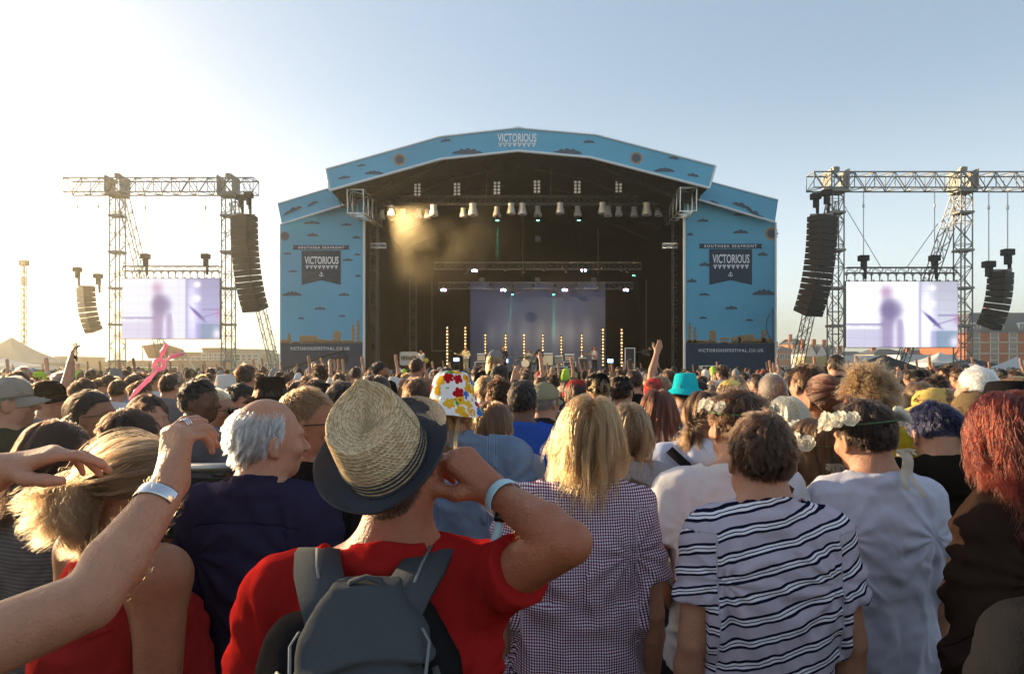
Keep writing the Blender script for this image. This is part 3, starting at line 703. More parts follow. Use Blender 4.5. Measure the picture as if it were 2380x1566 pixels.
def bucket_hat(info, material, brim=.055, drop=.045, name='bucket_hat', tilt=0):
    prof = [(.001, .142), (.03, .143), (.062, .139), (.070, .134), (.074, .125), (.086, .070), (.092, .040), (.093, .036), (.096, .032), (.096 + brim * .5, .032 - drop * .5), (.096 + brim, .030 - drop), (.097 + brim, .026 - drop), (.094 + brim, .027 - drop), (.092, .028), (.088, .034)]
    def fn(t, j, r, z):
        wob = 1 + .03 * math.sin(3 * t + 1) * (j > 8); y = r * math.sin(t) * 1.17 * wob - .012; x = r * math.cos(t) * wob
        return (x, y, z - .10 * tilt * (y) + .006 * math.sin(2 * t + .5) * (j > 8))
    V, Fs = lathe_shape(prof, 64, fn)
    return head_mesh(info, V, Fs, name, material)
def baseball_cap(info, material, name='cap', back=False, beanie=False, lo=.03):
    prof = [(.001, .134), (.02, .133), (.045, .125), (.065, .108), (.080, .078), (.087, .045), (.087, lo), (.084, lo)]
    s = -1 if back else 1
    V, Fs = lathe_shape(prof, 48, lambda t, j, r, z: (r * math.cos(t), r * math.sin(t) * 1.2 - .010, z + .012 * s * math.sin(t) * (z < .1)))
    V = list(map(tuple, V)); Fs = list(map(tuple, Fs))
    if not beanie:
        n0 = len(V); nu, nv = 13, 7
        for k, dz in enumerate((0, -.004)):
            for i in range(nu):
                a = math.pi * (.14 + .72 * i / (nu - 1))
                for j in range(nv):
                    r = j / (nv - 1); e = .078 * math.sin(math.pi * (i / (nu - 1))) ** .55
                    x = .084 * math.cos(a); y = s * (.098 * math.sin(a) + e * r) - .01
                    V.append((x, y, lo + .012 + dz - .020 * r - 14 * x * x * (.15 + r) * .35))
        gf = [tuple(f) for f in grid_faces(nu, nv, False)]
        Fs += [tuple(n0 + q for q in f) for f in gf] + [tuple(n0 + nu * nv + q for q in f[::-1]) for f in gf]
        bd = [i * nv + nv - 1 for i in range(nu)]
        Fs += [(n0 + bd[i], n0 + bd[i + 1], n0 + nu * nv + bd[i + 1], n0 + nu * nv + bd[i]) for i in range(nu - 1)]
    return head_mesh(info, V, Fs, name, material)

def arm_hair(info, i, n=500, col='sandy', seed=1):
    """fine hair on the forearm of arm i"""
    S, E_, W_, fd, pn = info['A'][i]; me = info['body'].data; co = np.empty(len(me.vertices) * 3, np.float32); me.vertices.foreach_get('co', co); co = co.reshape(-1, 3); no = np.empty(len(me.vertices) * 3, np.float32); me.vertices.foreach_get('normal', no); no = no.reshape(-1, 3)
    ax = unit(W_ - E_); L_ = np.linalg.norm(W_ - E_); al = (co - E_) @ ax; rr = np.linalg.norm((co - E_) - al[:, None] * ax, axis=1); k = np.nonzero((al > .02) & (al < L_ * .95) & (rr < .075))[0]
    if len(k) == 0: return
    r = np.random.RandomState(seed); k = r.choice(k, n); p = co[k] + r.normal(size=(n, 3)) * .002; d = no[k] * .55 + ax * .7 + r.normal(size=(n, 3)) * .3; d /= np.linalg.norm(d, axis=1)[:, None]; ln = r.uniform(.006, .013, n)[:, None]
    bend = ax + r.normal(size=(n, 3)) * .2; P3 = np.stack([p - no[k] * .001, p + d * ln * .5, p + d * ln * .8 + bend * ln * .35], 1); hair_object([P3], .00018, hmat(col), info['root'], 'arm_hair', .4)
# ------------------------------------------------------------------ setting: ground, hills, haze
def grass_mat():
    m = pmat('trampled_grass', (.045, .05, .022), .95, bump=(9, .8)); N = m.node_tree.nodes; L = m.node_tree.links; b = N['Principled BSDF']
    tc = N.new('ShaderNodeTexCoord'); n = N.new('ShaderNodeTexNoise'); n.inputs['Scale'].default_value = .9; n.inputs['Detail'].default_value = 9
    L.new(tc.outputs['Object'], n.inputs['Vector']); r = N.new('ShaderNodeValToRGB')
    e = r.color_ramp.elements; e[0].position = .35; e[0].color = (.028, .030, .014, 1); e[1].position = .68; e[1].color = (.085, .066, .035, 1)
    L.new(n.outputs['Fac'], r.inputs[0]); L.new(r.outputs[0], b.inputs['Base Color']); return m
tag(mkmesh('ground', [(-1500, -40, 0), (1500, -40, 0), (1500, 2000, 0), (-1500, 2000, 0)], [(0, 1, 2, 3)], grass_mat(), smooth=False), kind='structure')
V = []; rngh = np.random.RandomState(4)
for i in range(80):
    x = -1400 + 36 * i; z = (60 + 14 * math.sin(i * .21) + 6 * math.sin(i * .9)) * (1 if x > 300 else max(0, (x + 100) / 400)) * .62
    V += [(x, 1350, 0), (x, 1500, max(z, .2)), (x, 1800, max(z * .6, .1))]
tag(mkmesh('hills', V, grid_faces(80, 3, False)[:, ::-1].copy(), pmat('far_hill', (.07, .085, .07), 1)), kind='structure')

HAZE_D = .0017
def haze_box():
    mb = MB(); mb.box(-420, 420, -60, 620, -1, 40); m = bpy.data.materials.new('haze'); m.use_nodes = True; N = m.node_tree.nodes; N.remove(N['Principled BSDF'])
    v = N.new('ShaderNodeVolumePrincipled'); v.inputs['Color'].default_value = (.98, .86, .64, 1); v.inputs['Density'].default_value = HAZE_D; v.inputs['Anisotropy'].default_value = .80
    m.node_tree.links.new(v.outputs[0], N['Material Output'].inputs['Volume']); o = mb.build('haze', m); tag(o, kind='stuff')
    return o
# ------------------------------------------------------------------ festival stage
YS, YF = 42.0, 38.0
blue = pmat('printed_mesh_blue', (.115, .40, .58), .75, bump=(1.1, .6, .12), var=(.35, .08))
navy = pmat('printed_mesh_navy', (.026, .05, .088), .8, bump=(1.1, .6, .12), var=(.5, .06))
cloudc = pmat('print_cloud', srgb(74, 88, 102), .8); tanp = pmat('print_tan', srgb(172, 138, 96), .8); whitep = pmat('print_white', (.82, .83, .85), .7)
blackc = pmat('black_drape', (.006, .006, .007), 1, spec=0, bump=(3, .5, .1)); steel = pmat('aluminium_truss', (.42, .42, .43), .38, .9); darksteel = pmat('dark_truss', (.05, .05, .052), .5, .6)
trim = pmat('white_keder_trim', (.72, .76, .78), .5)
stage = empty('festival_stage', (0.7, YS, 0)); tag(stage, 'big arched festival stage clad in printed blue fabric facing the crowd', 'stage')
def stg(mb, name, m, smooth=False, parent=None):
    V = np.array(mb.v) - np.array([0.7, YS, 0]); return mkmesh(name, V, mb.f, m, parent or stage, smooth)
def pz(u, v, Y): q = P(u, v, Y); return (q[0], q[2])
top_f = [(757, 393.6), (1022.6, 318), (1202.4, 297.8), (1386, 313.7), (1663.5, 386)]; bot_f = [(766.4, 442.8), (1026.4, 369.7), (1204.3, 350.8), (1372.8, 366), (1648.3, 437.1)]
mb = MB(); 
poly = [pz(u, v, YF) for u, v in top_f] + [pz(u, v, YF) for u, v in bot_f[::-1]]
for i in range(4):
    q = [pz(*top_f[i], YF), pz(*top_f[i + 1], YF), pz(*bot_f[i + 1], YF), pz(*bot_f[i], YF)]; mb.prism(q, YF, YF + .12)
front = stg(mb, 'fascia', blue)
mb = MB()
for pl, off in ((top_f, .05), (bot_f, -.05)):
    for i in range(4):
        a = P(*pl[i], YF - .03); b = P(*pl[i + 1], YF - .03); mb.bar(a, b, .075 if off < 0 else .05, 6)
for u0, v0, u1, v1 in ((757, 393.6, 766.4, 442.8), (1663.5, 386, 1648.3, 437.1)): mb.bar(P(u0, v0, YF - .03), P(u1, v1, YF - .03), .06, 6)
stg(mb, 'trim', trim, parent=None)
# roof shell running back
mb = MB(); tp = [P(u, v, YF + .12) for u, v in top_f]; bp_ = [P(u, v, YF + .12) + [0, 0, (.05, 1.0, 1.35, 1.0, .05)[i]] for i, (u, v) in enumerate(bot_f)]; n5 = 5; dY = 20
Vr = [tuple(p) for p in tp] + [(p[0] * 1.0, p[1] + dY, p[2] - 1.0) for p in tp] + [tuple(p) for p in bp_] + [(p[0], p[1] + dY, p[2] - .6) for p in bp_]
Fr = []
for i in range(4): Fr += [(i, i + 1, 6 + i, 5 + i), (10 + i, 15 + i, 16 + i, 11 + i)]
Fr += [(0, 5, 15, 10), (4, 14, 19, 9), (5, 6, 16, 15), (6, 7, 17, 16), (7, 8, 18, 17), (8, 9, 19, 18)]
mb.add(Vr, Fr); stg(mb, 'roof', pmat('dark_roof_fabric', (.008, .008, .009), 1, spec=0, bump=(1.2, .5, .1)))
mb = MB()                                             # arched roof beams seen from below
for yy in (40.5, 44, 48, 52):
    for i in range(4):
        a = bp_[i].copy(); b = bp_[i + 1].copy(); a[1] = b[1] = yy; a[2] -= .25; b[2] -= .25; mb.truss(a, b, .35, .45, .9, .035, .018)
    stg(mb, 'roof_beam', darksteel); mb = MB()
def wing(uL, uR, tl, tr, bl, br, urlv):
    mb = MB(); zL, zR = pz(*bl, YS), pz(*br, YS); x0 = pz(uL, 0, YS)[0]; x1 = pz(uR, 0, YS)[0]
    zn = CZ - (797 - HV) / FOC * YS
    mb.prism([(x0, zL[1]), (x1, zR[1]), (x1, zn), (x0, zn)], YS, YS + .1); w = stg(mb, 'wing_wall', blue)
    mb = MB(); wv = [(x0 + (x1 - x0) * i / 40, zn + .10 * abs(math.sin(i * math.pi / 5)) - .02) for i in range(41)]
    for i in range(40):
        mb.prism([wv[i], wv[i + 1], (wv[i + 1][0], 0), (wv[i][0], 0)], YS - .006, YS + .09)
    stg(mb, 'sea_band', navy, parent=None)
    mb = MB()
    for i in range(40):
        a, b = wv[i], wv[i + 1]; mb.add([(a[0], YS - .012, a[1] - .02), (b[0], YS - .012, b[1] - .02), (b[0], YS - .012, b[1] + .045), (a[0], YS - .012, a[1] + .045)], [(0, 1, 2, 3)])
    stg(mb, 'wave_print', tanp)
    q = [pz(*tl, YS - .6), pz(*tr, YS - .6), pz(*br, YS - .6), pz(*bl, YS - .6)]
    mb = MB(); mb.prism(q, YS - .6, YS - .5); stg(mb, 'wing_fascia', blue)
    mb = MB(); mb.bar(P(*tl, YS - .62), P(*tr, YS - .62), .05, 6); mb.bar(P(*bl, YS - .62), P(*br, YS - .62), .07, 6); stg(mb, 'trim', trim)
    # side and back return of the wing
    mb = MB(); xo = x0 if uL < 1190 and uL < 700 else x1; xi = x1 if xo == x0 else x0; zo = zL[1] if xo == x0 else zR[1]
    mb.box(xo - .05, xo + .05, YS + .1, YS + 14, 0, zo); stg(mb, 'side_wall', blue)
    mb = MB(); q2 = [pz(*tl, YS - .6), pz(*tr, YS - .6)]; a, b = q2
    mb.add([(a[0], YS - .5, a[1]), (b[0], YS - .5, b[1]), (b[0], YS + 14, b[1]), (a[0], YS + 14, a[1])], [(0, 1, 2, 3)]); stg(mb, 'wing_roof', darksteel if False else blackc)
    mb = MB(); mb.box(min(xo, xi) + .1, max(xo, xi), YS + 14, YS + 14.1, 0, min(zL[1], zR[1])); stg(mb, 'back_wall', blackc)
    return w
wL = wing(650.6, 846, (645.3, 473.8), (763.4 + 25, 439.7 - 9), (654.8, 521), (808.8 + 36, 473.8 - 12), 810)
wR = wing(1590, 1803, (1630, 417), (1808.8, 465), (1597, 456), (1801.2, 516.6), 814)
mb = MB()
for u, v, r in ((846, 504, .085), (1590.5, 497, .085), (1803, 517, .06), (651, 521, .04)):
    a = P(u, v, YS - .1); stg(MB().bar((a[0], a[1], 0), a, r, 8), 'corner_pole', trim)
# print: clouds, suns, skyline, ribbons
def flat(mb, poly, y):
    n = len(poly); mb.add([(x, y, z) for x, z in poly], [tuple(range(n))])
def cloudp(mb, u, v, w, h, Y, big=False, tilt=0):
    n = 18; pts = []
    k = 5 if big else 3
    for i in range(n + 1):
        t = i / n; env = math.sin(math.pi * t) ** .8; b = abs(math.sin(t * math.pi * k)) ** .7
        pts.append((u - w / 2 + w * t, v - h * env * (.45 + .55 * b) * (1 if not big else 1)))
    q = [pz(a, b + (a - u) * tilt, Y) for a, b in pts]; n = len(q)
    q2 = [pz(u + w / 2 * .9, v + 1.5 + w / 2 * .9 * tilt, Y), pz(u - w / 2 * .9, v + 1.5 - w / 2 * .9 * tilt, Y)]
    flat(mb, (q + q2)[::-1], Y)
def sunp(mb, u, v, r, Y):
    n = 24; flat(mb, [pz(u + (r if i % 2 else r * 1.35) * math.cos(2 * math.pi * i / n), v + (r if i % 2 else r * 1.35) * math.sin(2 * math.pi * i / n), Y) for i in range(n)], Y)
mb = MB(); y = YF - .012
for (u, v, w, h, b) in ((800, 414, 30, 6, 0), (870, 404, 46, 8, 1), (1087, 357, 75, 13, 1), (1036, 328, 25, 6, 0), (1318, 357, 72, 13, 1), (1369, 331, 27, 6, 0), (1566, 369, 24, 6, 0), (1544, 398, 48, 9, 1), (1611, 409, 28, 7, 0), (840, 385, 20, 4, 0)):
    cloudp(mb, u, v, w, h, y, b, tilt=-.13 if u < 1100 and not b else (.13 if u > 1380 and not b else 0))
stg(mb, 'cloud_print', cloudc, parent=front)
mb = MB(); sunp(mb, 928.6, 371, 12, y + .004); sunp(mb, 1479, 367.5, 12, y + .004); stg(mb, 'sun_rim_print', tanp, parent=front)
mb = MB(); sunp(mb, 928.6, 371, 8.5, y); sunp(mb, 1479, 367.5, 9, y); stg(mb, 'sun_print', cloudc, parent=front)
mb = MB(); y = YS - .62
for lst_ in (((680, 491, 45, 9, -.45), (727, 474, 25, 6, -.45)), ((1666, 475, 30, 6, .6), (1725, 480, 45, 9, .35), (1758, 500, 45, 9, .6))):
    mb = MB()
    for (u, v, w, h, t) in lst_: cloudp(mb, u, v, w, h, y - .02, 0, t)
    stg(mb, 'cloud_print', cloudc)
mb = MB(); y = YS - .012
WC_ = ((725, 517, 40, 6), (805, 521, 25, 5), (727, 546, 27, 7), (829, 551, 20, 5), (668, 588, 20, 4), (808, 603, 26, 5), (832, 640, 14, 5), (681, 629, 20, 4), (679, 684, 46, 10), (800, 684, 27, 6), (744, 716, 28, 6), (700, 738, 15, 4), (795, 733, 17, 4), (830, 590, 14, 4),
                     (1634, 512, 27, 6), (1604, 544, 14, 6), (1722, 539, 36, 8), (1773, 591, 24, 8), (1638, 615, 28, 8), (1722, 640, 24, 5), (1608, 653, 24, 8), (1637, 683, 26, 5), (1776, 682, 56, 13), (1700, 715, 30, 7), (1634, 737, 18, 4), (1742, 742, 18, 4), (1730, 498, 50, 8))
for west in (True, False):
    mb = MB()
    for (u, v, w, h) in WC_:
        if (u < 1190) == west: cloudp(mb, u, v + 2, w, h, y, w > 40)
    stg(mb, 'cloud_print', cloudc, parent=wL if west else wR)
mb = MB(); sunp(mb, 1793, 543, 13, y + .004); stg(mb, 'sun_rim_print', tanp); mb = MB(); sunp(mb, 1793, 543, 9, y); sunp(mb, 662, 549, 9, y); stg(mb, 'sun_print', cloudc)
def skyline(items, dark):
    a = MB(); b = MB()
    for (u0, u1, v0, v1, kind) in items:
        q = [pz(u0, v1, y), pz(u0, v0, y), pz(u1, v0, y), pz(u1, v1, y)]
        if kind == 'spire': q = [pz(u0, v1, y), pz(u0, v0 + 12, y), pz((u0 + u1) / 2, v0, y), pz(u1, v0 + 12, y), pz(u1, v1, y)]
        if kind == 'dome': q = [pz(u0, v1, y), pz(u0, v0 + 7, y), pz((u0 + u1) / 2, v0, y), pz(u1, v0 + 7, y), pz(u1, v1, y)]
        flat(a, q, y)
        yy = y - .006; nw = max(1, int((u1 - u0) / 4)); nh = max(1, int((v1 - v0) / 5))
        for i in range(nw):
            for j in range(nh):
                if kind != 'plain' and (i + j) % 2 == 0:
                    cu = u0 + (i + .5) * (u1 - u0) / nw; cv = v0 + 4 + (j + .5) * (v1 - v0 - 4) / nh
                    flat(b, [pz(cu - 1.2, cv + 1.3, yy), pz(cu - 1.2, cv - 1.3, yy), pz(cu + 1.2, cv - 1.3, yy), pz(cu + 1.2, cv + 1.3, yy)], yy)
    stg(a, 'skyline_print', tanp if not dark else tanp); stg(b, 'skyline_print', navy)
skyline([(668, 676, 771, 797, 'spire'), (696, 738, 780, 797, 'b'), (738, 752, 788, 797, 'plain'), (775, 792, 767, 797, 'dome'), (817, 824, 752, 797, 'spire'), (829, 836, 740, 797, 'spire'), (652, 668, 789, 797, 'plain'), (752, 775, 790, 797, 'plain'), (792, 816, 791, 797, 'plain')], 0)
skyline([(1600, 1606, 747, 797, 'spire'), (1612, 1619, 757, 797, 'spire'), (1649, 1664, 765, 797, 'dome'), (1674, 1694, 784, 791, 'b'), (1700, 1722, 783, 797, 'b'), (1716, 1735, 779, 797, 'b'), (1736, 1752, 777, 797, 'b'), (1770, 1780, 767, 797, 'b'), (1597, 1650, 790, 797, 'plain'), (1752, 1795, 786, 797, 'b')], 1)
mb = MB()                                             # curved harbour tower, drawn as two arcs and a mast
for s in range(14):
    t0, t1 = s / 14, (s + 1) / 14; f = lambda t: (1797 - 16 * math.sin(math.pi * (.12 + .88 * t)) ** .8, 728 + 68 * t)
    a, b = pz(*f(t0), y), pz(*f(t1), y); mb.bar((a[0], y, a[1]), (b[0], y, b[1]), .03, 4)
a, b = pz(1796, 716, y), pz(1796, 797, y); mb.bar((a[0], y, a[1]), (b[0], y, b[1]), .035, 4); stg(mb, 'skyline_print', cloudc)
def fit_text(body, u0, u1, v0, v1, Y, m, bold=.02, parent=None, name='lettering', spacing=1.0):
    o = textmesh(name, body, 1, m, parent or stage, (0, 0, 0), rot=(0, 0, 0), bold=bold, extrude=.0, spacing=spacing)
    me = o.data; co = np.empty(len(me.vertices) * 3, np.float32); me.vertices.foreach_get('co', co); co = co.reshape(-1, 3)
    lo, hi = co.min(0), co.max(0); x0, z1 = pz(u0, v0, Y); x1, z0 = pz(u1, v1, Y)
    nc = np.zeros_like(co); nc[:, 0] = x0 + (co[:, 0] - lo[0]) / (hi[0] - lo[0]) * (x1 - x0) - .7; nc[:, 2] = z0 + (co[:, 1] - lo[1]) / (hi[1] - lo[1]) * (z1 - z0); nc[:, 1] = Y - YS
    me.vertices.foreach_set('co', nc.ravel()); me.update(); return o
def triangles(u0, u1, v0, v1, Y, m, letters=True):
    mb = MB(); w = (u1 - u0) / 8
    for i in range(8): flat(mb, [pz(u0 + w * (i + .04), v0, Y), pz(u0 + w * (i + .96), v0, Y), pz(u0 + w * (i + .5), v1, Y)], Y)
    stg(mb, 'bunting_print', m)
    if letters:
        for i, ch in enumerate('FESTIVAL'): fit_text(ch, u0 + w * (i + .5) - (1.6 if ch != 'I' else .5), u0 + w * (i + .5) + (1.6 if ch != 'I' else .5), v0 + 1, v0 + 4.6, Y - .006, navy, .01)
def shield(uc, u0, u1, r0, r1, vr0, vr1, vt, vb, vic, tri, anc, url, uu, uv):
    mb = MB(); yy = YS - .022
    flat(mb, [pz(r0, vr0, yy), pz(r1, vr0, yy), pz(r1 - 3, (vr0 + vr1) / 2, yy), pz(r1, vr1, yy), pz(r0, vr1, yy), pz(r0 + 3, (vr0 + vr1) / 2, yy)][::-1], yy)
    flat(mb, [pz(u0, vt, yy), pz(u1, vt, yy), pz(u1, vb, yy), pz(uc, vb - 11, yy), pz(u0, vb, yy)][::-1], yy)
    stg(mb, 'banner_print', navy)
    fit_text('SOUTHSEA SEAFRONT', r0 + 13, r1 - 13, vr0 + 2.3, vr1 - 2.3, yy - .008, whitep, .02, spacing=1.35)
    fit_text('VICTORIOUS', *vic, yy - .008, whitep, .022); triangles(*tri, yy - .008, whitep)
    mb = MB(); yy -= .008; u, v = anc
    def sb(a, b, r=.03): p, q = pz(*a, yy), pz(*b, yy); mb.bar((p[0], yy, p[1]), (q[0], yy, q[1]), r, 4)
    sb((u, v - 5), (u, v + 5)); sb((u - 3, v - 2), (u + 3, v - 2)); pts = [(u + 5 * math.cos(t), v + 1 + 4 * math.sin(t)) for t in np.linspace(.1, math.pi - .1, 7)]
    for i in range(6): sb(pts[i], pts[i + 1])
    stg(mb, 'anchor_print', whitep)
    fit_text('VICTORIOUSFESTIVAL.CO.UK', *uu, *uv, YS - .03, whitep, .018, spacing=1.3)
shield(747, 701, 792, 680, 813, 570, 580.5, 582.5, 662, (708, 787, 596, 614), (709, 786, 617, 626), (747, 637), 0, (674, 813), (806, 813.5))
shield(1698, 1648.5, 1748, 1624, 1772, 566.5, 577.5, 579, 662, (1656, 1742, 591, 612), (1657, 1741, 615.5, 625.5), (1698, 637), 0, (1623, 1775), (810.5, 818))
fit_text('VICTORIOUS', 1156, 1247, 310.5, 330.5, YF - .02, whitep, .022); 
TRI_TOP = triangles(1157, 1246, 332.5, 342.5, YF - .02, whitep)
# interior: side drapes, back drape, deck
xl, xr = pz(848, 0, YS)[0], pz(1588, 0, YS)[0]
mb = MB(); mb.box(xl - .1, xl, YS + .1, 57, 0, 11.6); mb.box(xr, xr + .1, YS + .1, 57, 0, 11.6); mb.box(xl - .1, xr + .1, 57, 57.1, 0, 15.6)
mb.box(-12.6, xl - .1, YS + .3, YS + .34, 0, 11.2); mb.box(xr + .1, 13.0, YS + .3, YS + .34, 0, 11.2)
stg(mb, 'drape', blackc)
mb = MB(); mb.box(xl, xr, YS + .3, 56.9, 1.42, 1.5); stg(mb, 'deck', pmat('black_deck', (.02, .02, .021), .6))
mb = MB(); mb.box(xl + .05, xr - .05, YS + .36, YS + .40, 0.02, 1.42); stg(mb, 'deck_skirt', blackc)
# lattice legs and side rigging inside the opening
mb = MB()
for u, Y, v1, w in ((868, 43.6, 470, .42), (873, 45.5, 500, .4), (1571, 43.6, 470, .42), (960, 53, 640, .5), (1524, 52, 610, .5)):
    a = P(u, v1, Y); stg(MB().truss((a[0], Y, 1.5), a, w, w, .55, .03, .016, up=(0, 1, 0)), 'lattice_leg', pmat('dull_truss', (.16, .155, .15), .45, .7))
for u, Y, v0, v1 in ((905, 54, 690, 840), (1004, 53, 655, 815), (1502, 52.5, 650, 815), (1215, 55, 500, 640), (1390, 55, 500, 640)):
    a = P(u, v0, Y); b = P(u, v1, Y); stg(MB().bar(a, b, .035, 6), 'drop_pipe', pmat('dull_truss', (.16, .155, .15), .45, .7))
stg(MB().bar(P(1004, 815, 53), P(1050, 815, 53), .04, 6), 'drop_pipe', pmat('dull_truss', (.16, .155, .15), .45, .7)); stg(MB().bar(P(1465, 818, 52.5), P(1530, 818, 52.5), .04, 6), 'drop_pipe', pmat('dull_truss', (.16, .155, .15), .45, .7))
mb = MB()
btm = pmat('bright_truss', (.62, .63, .62), .35, .8)
stg(MB().truss(P(826, 468, 38.5), P(872, 505, 46), .9, 1.3, .8, .05, .03), 'eaves_truss', btm); stg(MB().truss(P(1600, 463, 38.5), P(1562, 500, 46), .9, 1.3, .8, .05, .03), 'eaves_truss', btm)
for u in (880, 1557): stg(MB().truss(P(u - 17, 571, 43.2), P(u + 17, 571, 43.2), .25, .28, .25, .022, .012), 'bracket_truss', btm)
dt_ = pmat('dull_truss', (.1, .1, .1), .45, .7)
for q in ((868, 466, 44, 1562), (1010, 618, 51, 1490), (1020, 664, 53, 1470)): stg(MB().truss(P(q[0], q[1], q[2]), P(q[3], q[1], q[2]), .45, .5, .6, .028, .015), 'lighting_truss', dt_)
for u in (940, 1130, 1280, 1450): stg(MB().bar(P(u, 375, 44), P(u, 462, 44), .03, 5), 'drop_pipe', dt_)
# backdrop cloth with its soft pale print
def paint_grid(nu, nv, fn):
    U, W = np.meshgrid(np.linspace(0, 1, nu), np.linspace(0, 1, nv), indexing='ij'); c = fn(U, W); return np.concatenate([c, np.ones(c.shape[:2] + (1,))], -1).reshape(-1, 4)
def gau(U, W, cu, cw, su, sw): return np.exp(-((U - cu) / su) ** 2 - ((W - cw) / sw) ** 2)
def attr_mat(name, emis=0., rough=.8):
    m = pmat(name, (.5, .5, .5), rough); N = m.node_tree.nodes; L = m.node_tree.links; a = N.new('ShaderNodeAttribute'); a.attribute_name = 'picture'; b = N['Principled BSDF']
    if emis:
        b.inputs['Base Color'].default_value = (.02, .02, .02, 1); L.new(a.outputs['Color'], b.inputs['Emission Color']); b.inputs['Emission Strength'].default_value = emis
    else: L.new(a.outputs['Color'], b.inputs['Base Color'])
    return m
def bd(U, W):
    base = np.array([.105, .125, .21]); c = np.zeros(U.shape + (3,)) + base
    pale_blobs = .0 * U
    for i, cu in enumerate((.16, .27, .40, .52, .64, .74, .86)): pale_blobs = pale_blobs + .8 * gau(U, W, cu, .42, .05, .15)
    c = c + pale_blobs[..., None] * np.array([.30, .29, .30]) * .8; return c
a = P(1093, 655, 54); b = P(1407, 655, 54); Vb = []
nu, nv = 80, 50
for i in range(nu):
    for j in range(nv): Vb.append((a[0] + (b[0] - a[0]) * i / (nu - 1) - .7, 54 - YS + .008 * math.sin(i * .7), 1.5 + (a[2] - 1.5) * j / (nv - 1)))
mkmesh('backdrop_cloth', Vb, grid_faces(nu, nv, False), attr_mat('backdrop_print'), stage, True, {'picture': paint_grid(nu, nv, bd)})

# lamps over the stage -------------------------------------------------------
clear = pmat('clear_rain_cover', (.82, .83, .86), .25, spec=.8, trans=.2)
lampblack = pmat('lamp_black', (.02, .02, .022), .4)
def make_light():
    r = empty('moving_head_light'); tag(r, 'moving head stage lamp under a clear rain cover on the front truss', 'stage light', 'covered lamps along the front truss')
    mb = MB(); mb.lathe([(.0, .42), (.22, .42), (.25, .38), (.21, .30), (.22, .15), (.29, -.12), (.33, -.36), (.30, -.36), (.2, .1), (.0, .36)], 18); o1 = mb.build('rain_cover', clear, r, True)
    mb = MB(); mb.box(-.16, .16, -.12, .12, .34, .50); mb.lathe([(0, .15), (.13, .12), (.16, -.05), (.13, -.32), (.11, -.34), (0, -.30)], 14); mb.bar((-.2, 0, .34), (-.2, 0, -.05), .03); mb.bar((.2, 0, .34), (.2, 0, -.05), .03); mb.build('lamp_body', lampblack, r, True)
    return r
def dup(root, loc, rotz=None, label=None, group=None, scale=None):
    r = root.copy(); C.objects.link(r); r.location = loc
    if rotz is not None: r.rotation_euler = (0, 0, rotz)
    if scale: r.scale = (scale,) * 3 if not isinstance(scale, tuple) else scale
    if label: r['label'] = label
    if group: r['group'] = group
    for ch in list(root.children):
        c = ch.copy(); C.objects.link(c); c.parent = r
        for g in ch.children:
            d = g.copy(); C.objects.link(d); d.parent = c
    return r
ml = None
for (u, v, s) in ((887, 499, .78), (908, 491, .88), (937, 497, .72), (973, 497, .78), (993, 498, .72), (1008, 490, .9), (1077, 495, .76), (1099, 488, .98), (1155, 493, .85), (1188, 486, .88), (1214, 487, .92), (1250, 492, .85), (1302, 485, .88), (1343, 492, .85), (1400, 485, .9), (1413, 492, .85), (1438, 492, .8), (1474, 493, .84), (1503, 487, 1.0), (1530, 492, .82)):
    p = P(u, v, 43.2 if s > .86 else 44.8)
    if ml is None: ml = make_light(); ml.location = p; ml.scale = (s,) * 3
    else: dup(ml, p, 0, scale=s)
warm = pmat('warm_bulb', (.9, .8, .6), .4, emis=((1, .50, .17), 1.15)); dimbulb = pmat('unlit_lens_glow', (.55, .55, .52), .2, spec=1, emis=((1, .93, .8), .08))  # faint emission in the unlit lenses stands in for caught light
def blinder():
    r = empty('blinder_light'); tag(r, 'upright eight lens blinder panel hung high under the stage roof', 'stage light', 'blinder panels under the roof')
    mb = MB(); mb.box(-.22, .22, 0, .12, -.42, .42); mb.build('housing', lampblack, r)
    for i in range(4):
        for s in (-1, 1):
            mb = MB(); mb.lathe([(.0, -.03), (.085, -.02), (.085, .0)], 12); V = np.array(mb.v)[:, [0, 2, 1]] + [s * .12, -.0, -.31 + .205 * i]; mkmesh('lens', V, mb.f, dimbulb, r)
    return r
bl = None
for u, v in ((880, 446), (970, 441), (1062, 440), (1155, 437), (1248, 434), (1342, 435), (1438, 433), (1533, 433)):
    p = P(u, v, 43)
    if bl is None: bl = blinder(); bl.location = p
    else: dup(bl, p, 0)
pinkm = pmat('pink_led', (.9, .5, .8), .4, emis=((1, .45, .9), 14)); cyanm = pmat('cyan_led', (.5, .8, 1), .4, emis=((.35, .7, 1), 12)); bluem = pmat('blue_led', (.3, .5, 1), .4, emis=((.15, .35, 1), 14)); tealm = pmat('teal_lens', (.2, .9, .8), .4, emis=((.1, 1, .8), 12))
k = 0
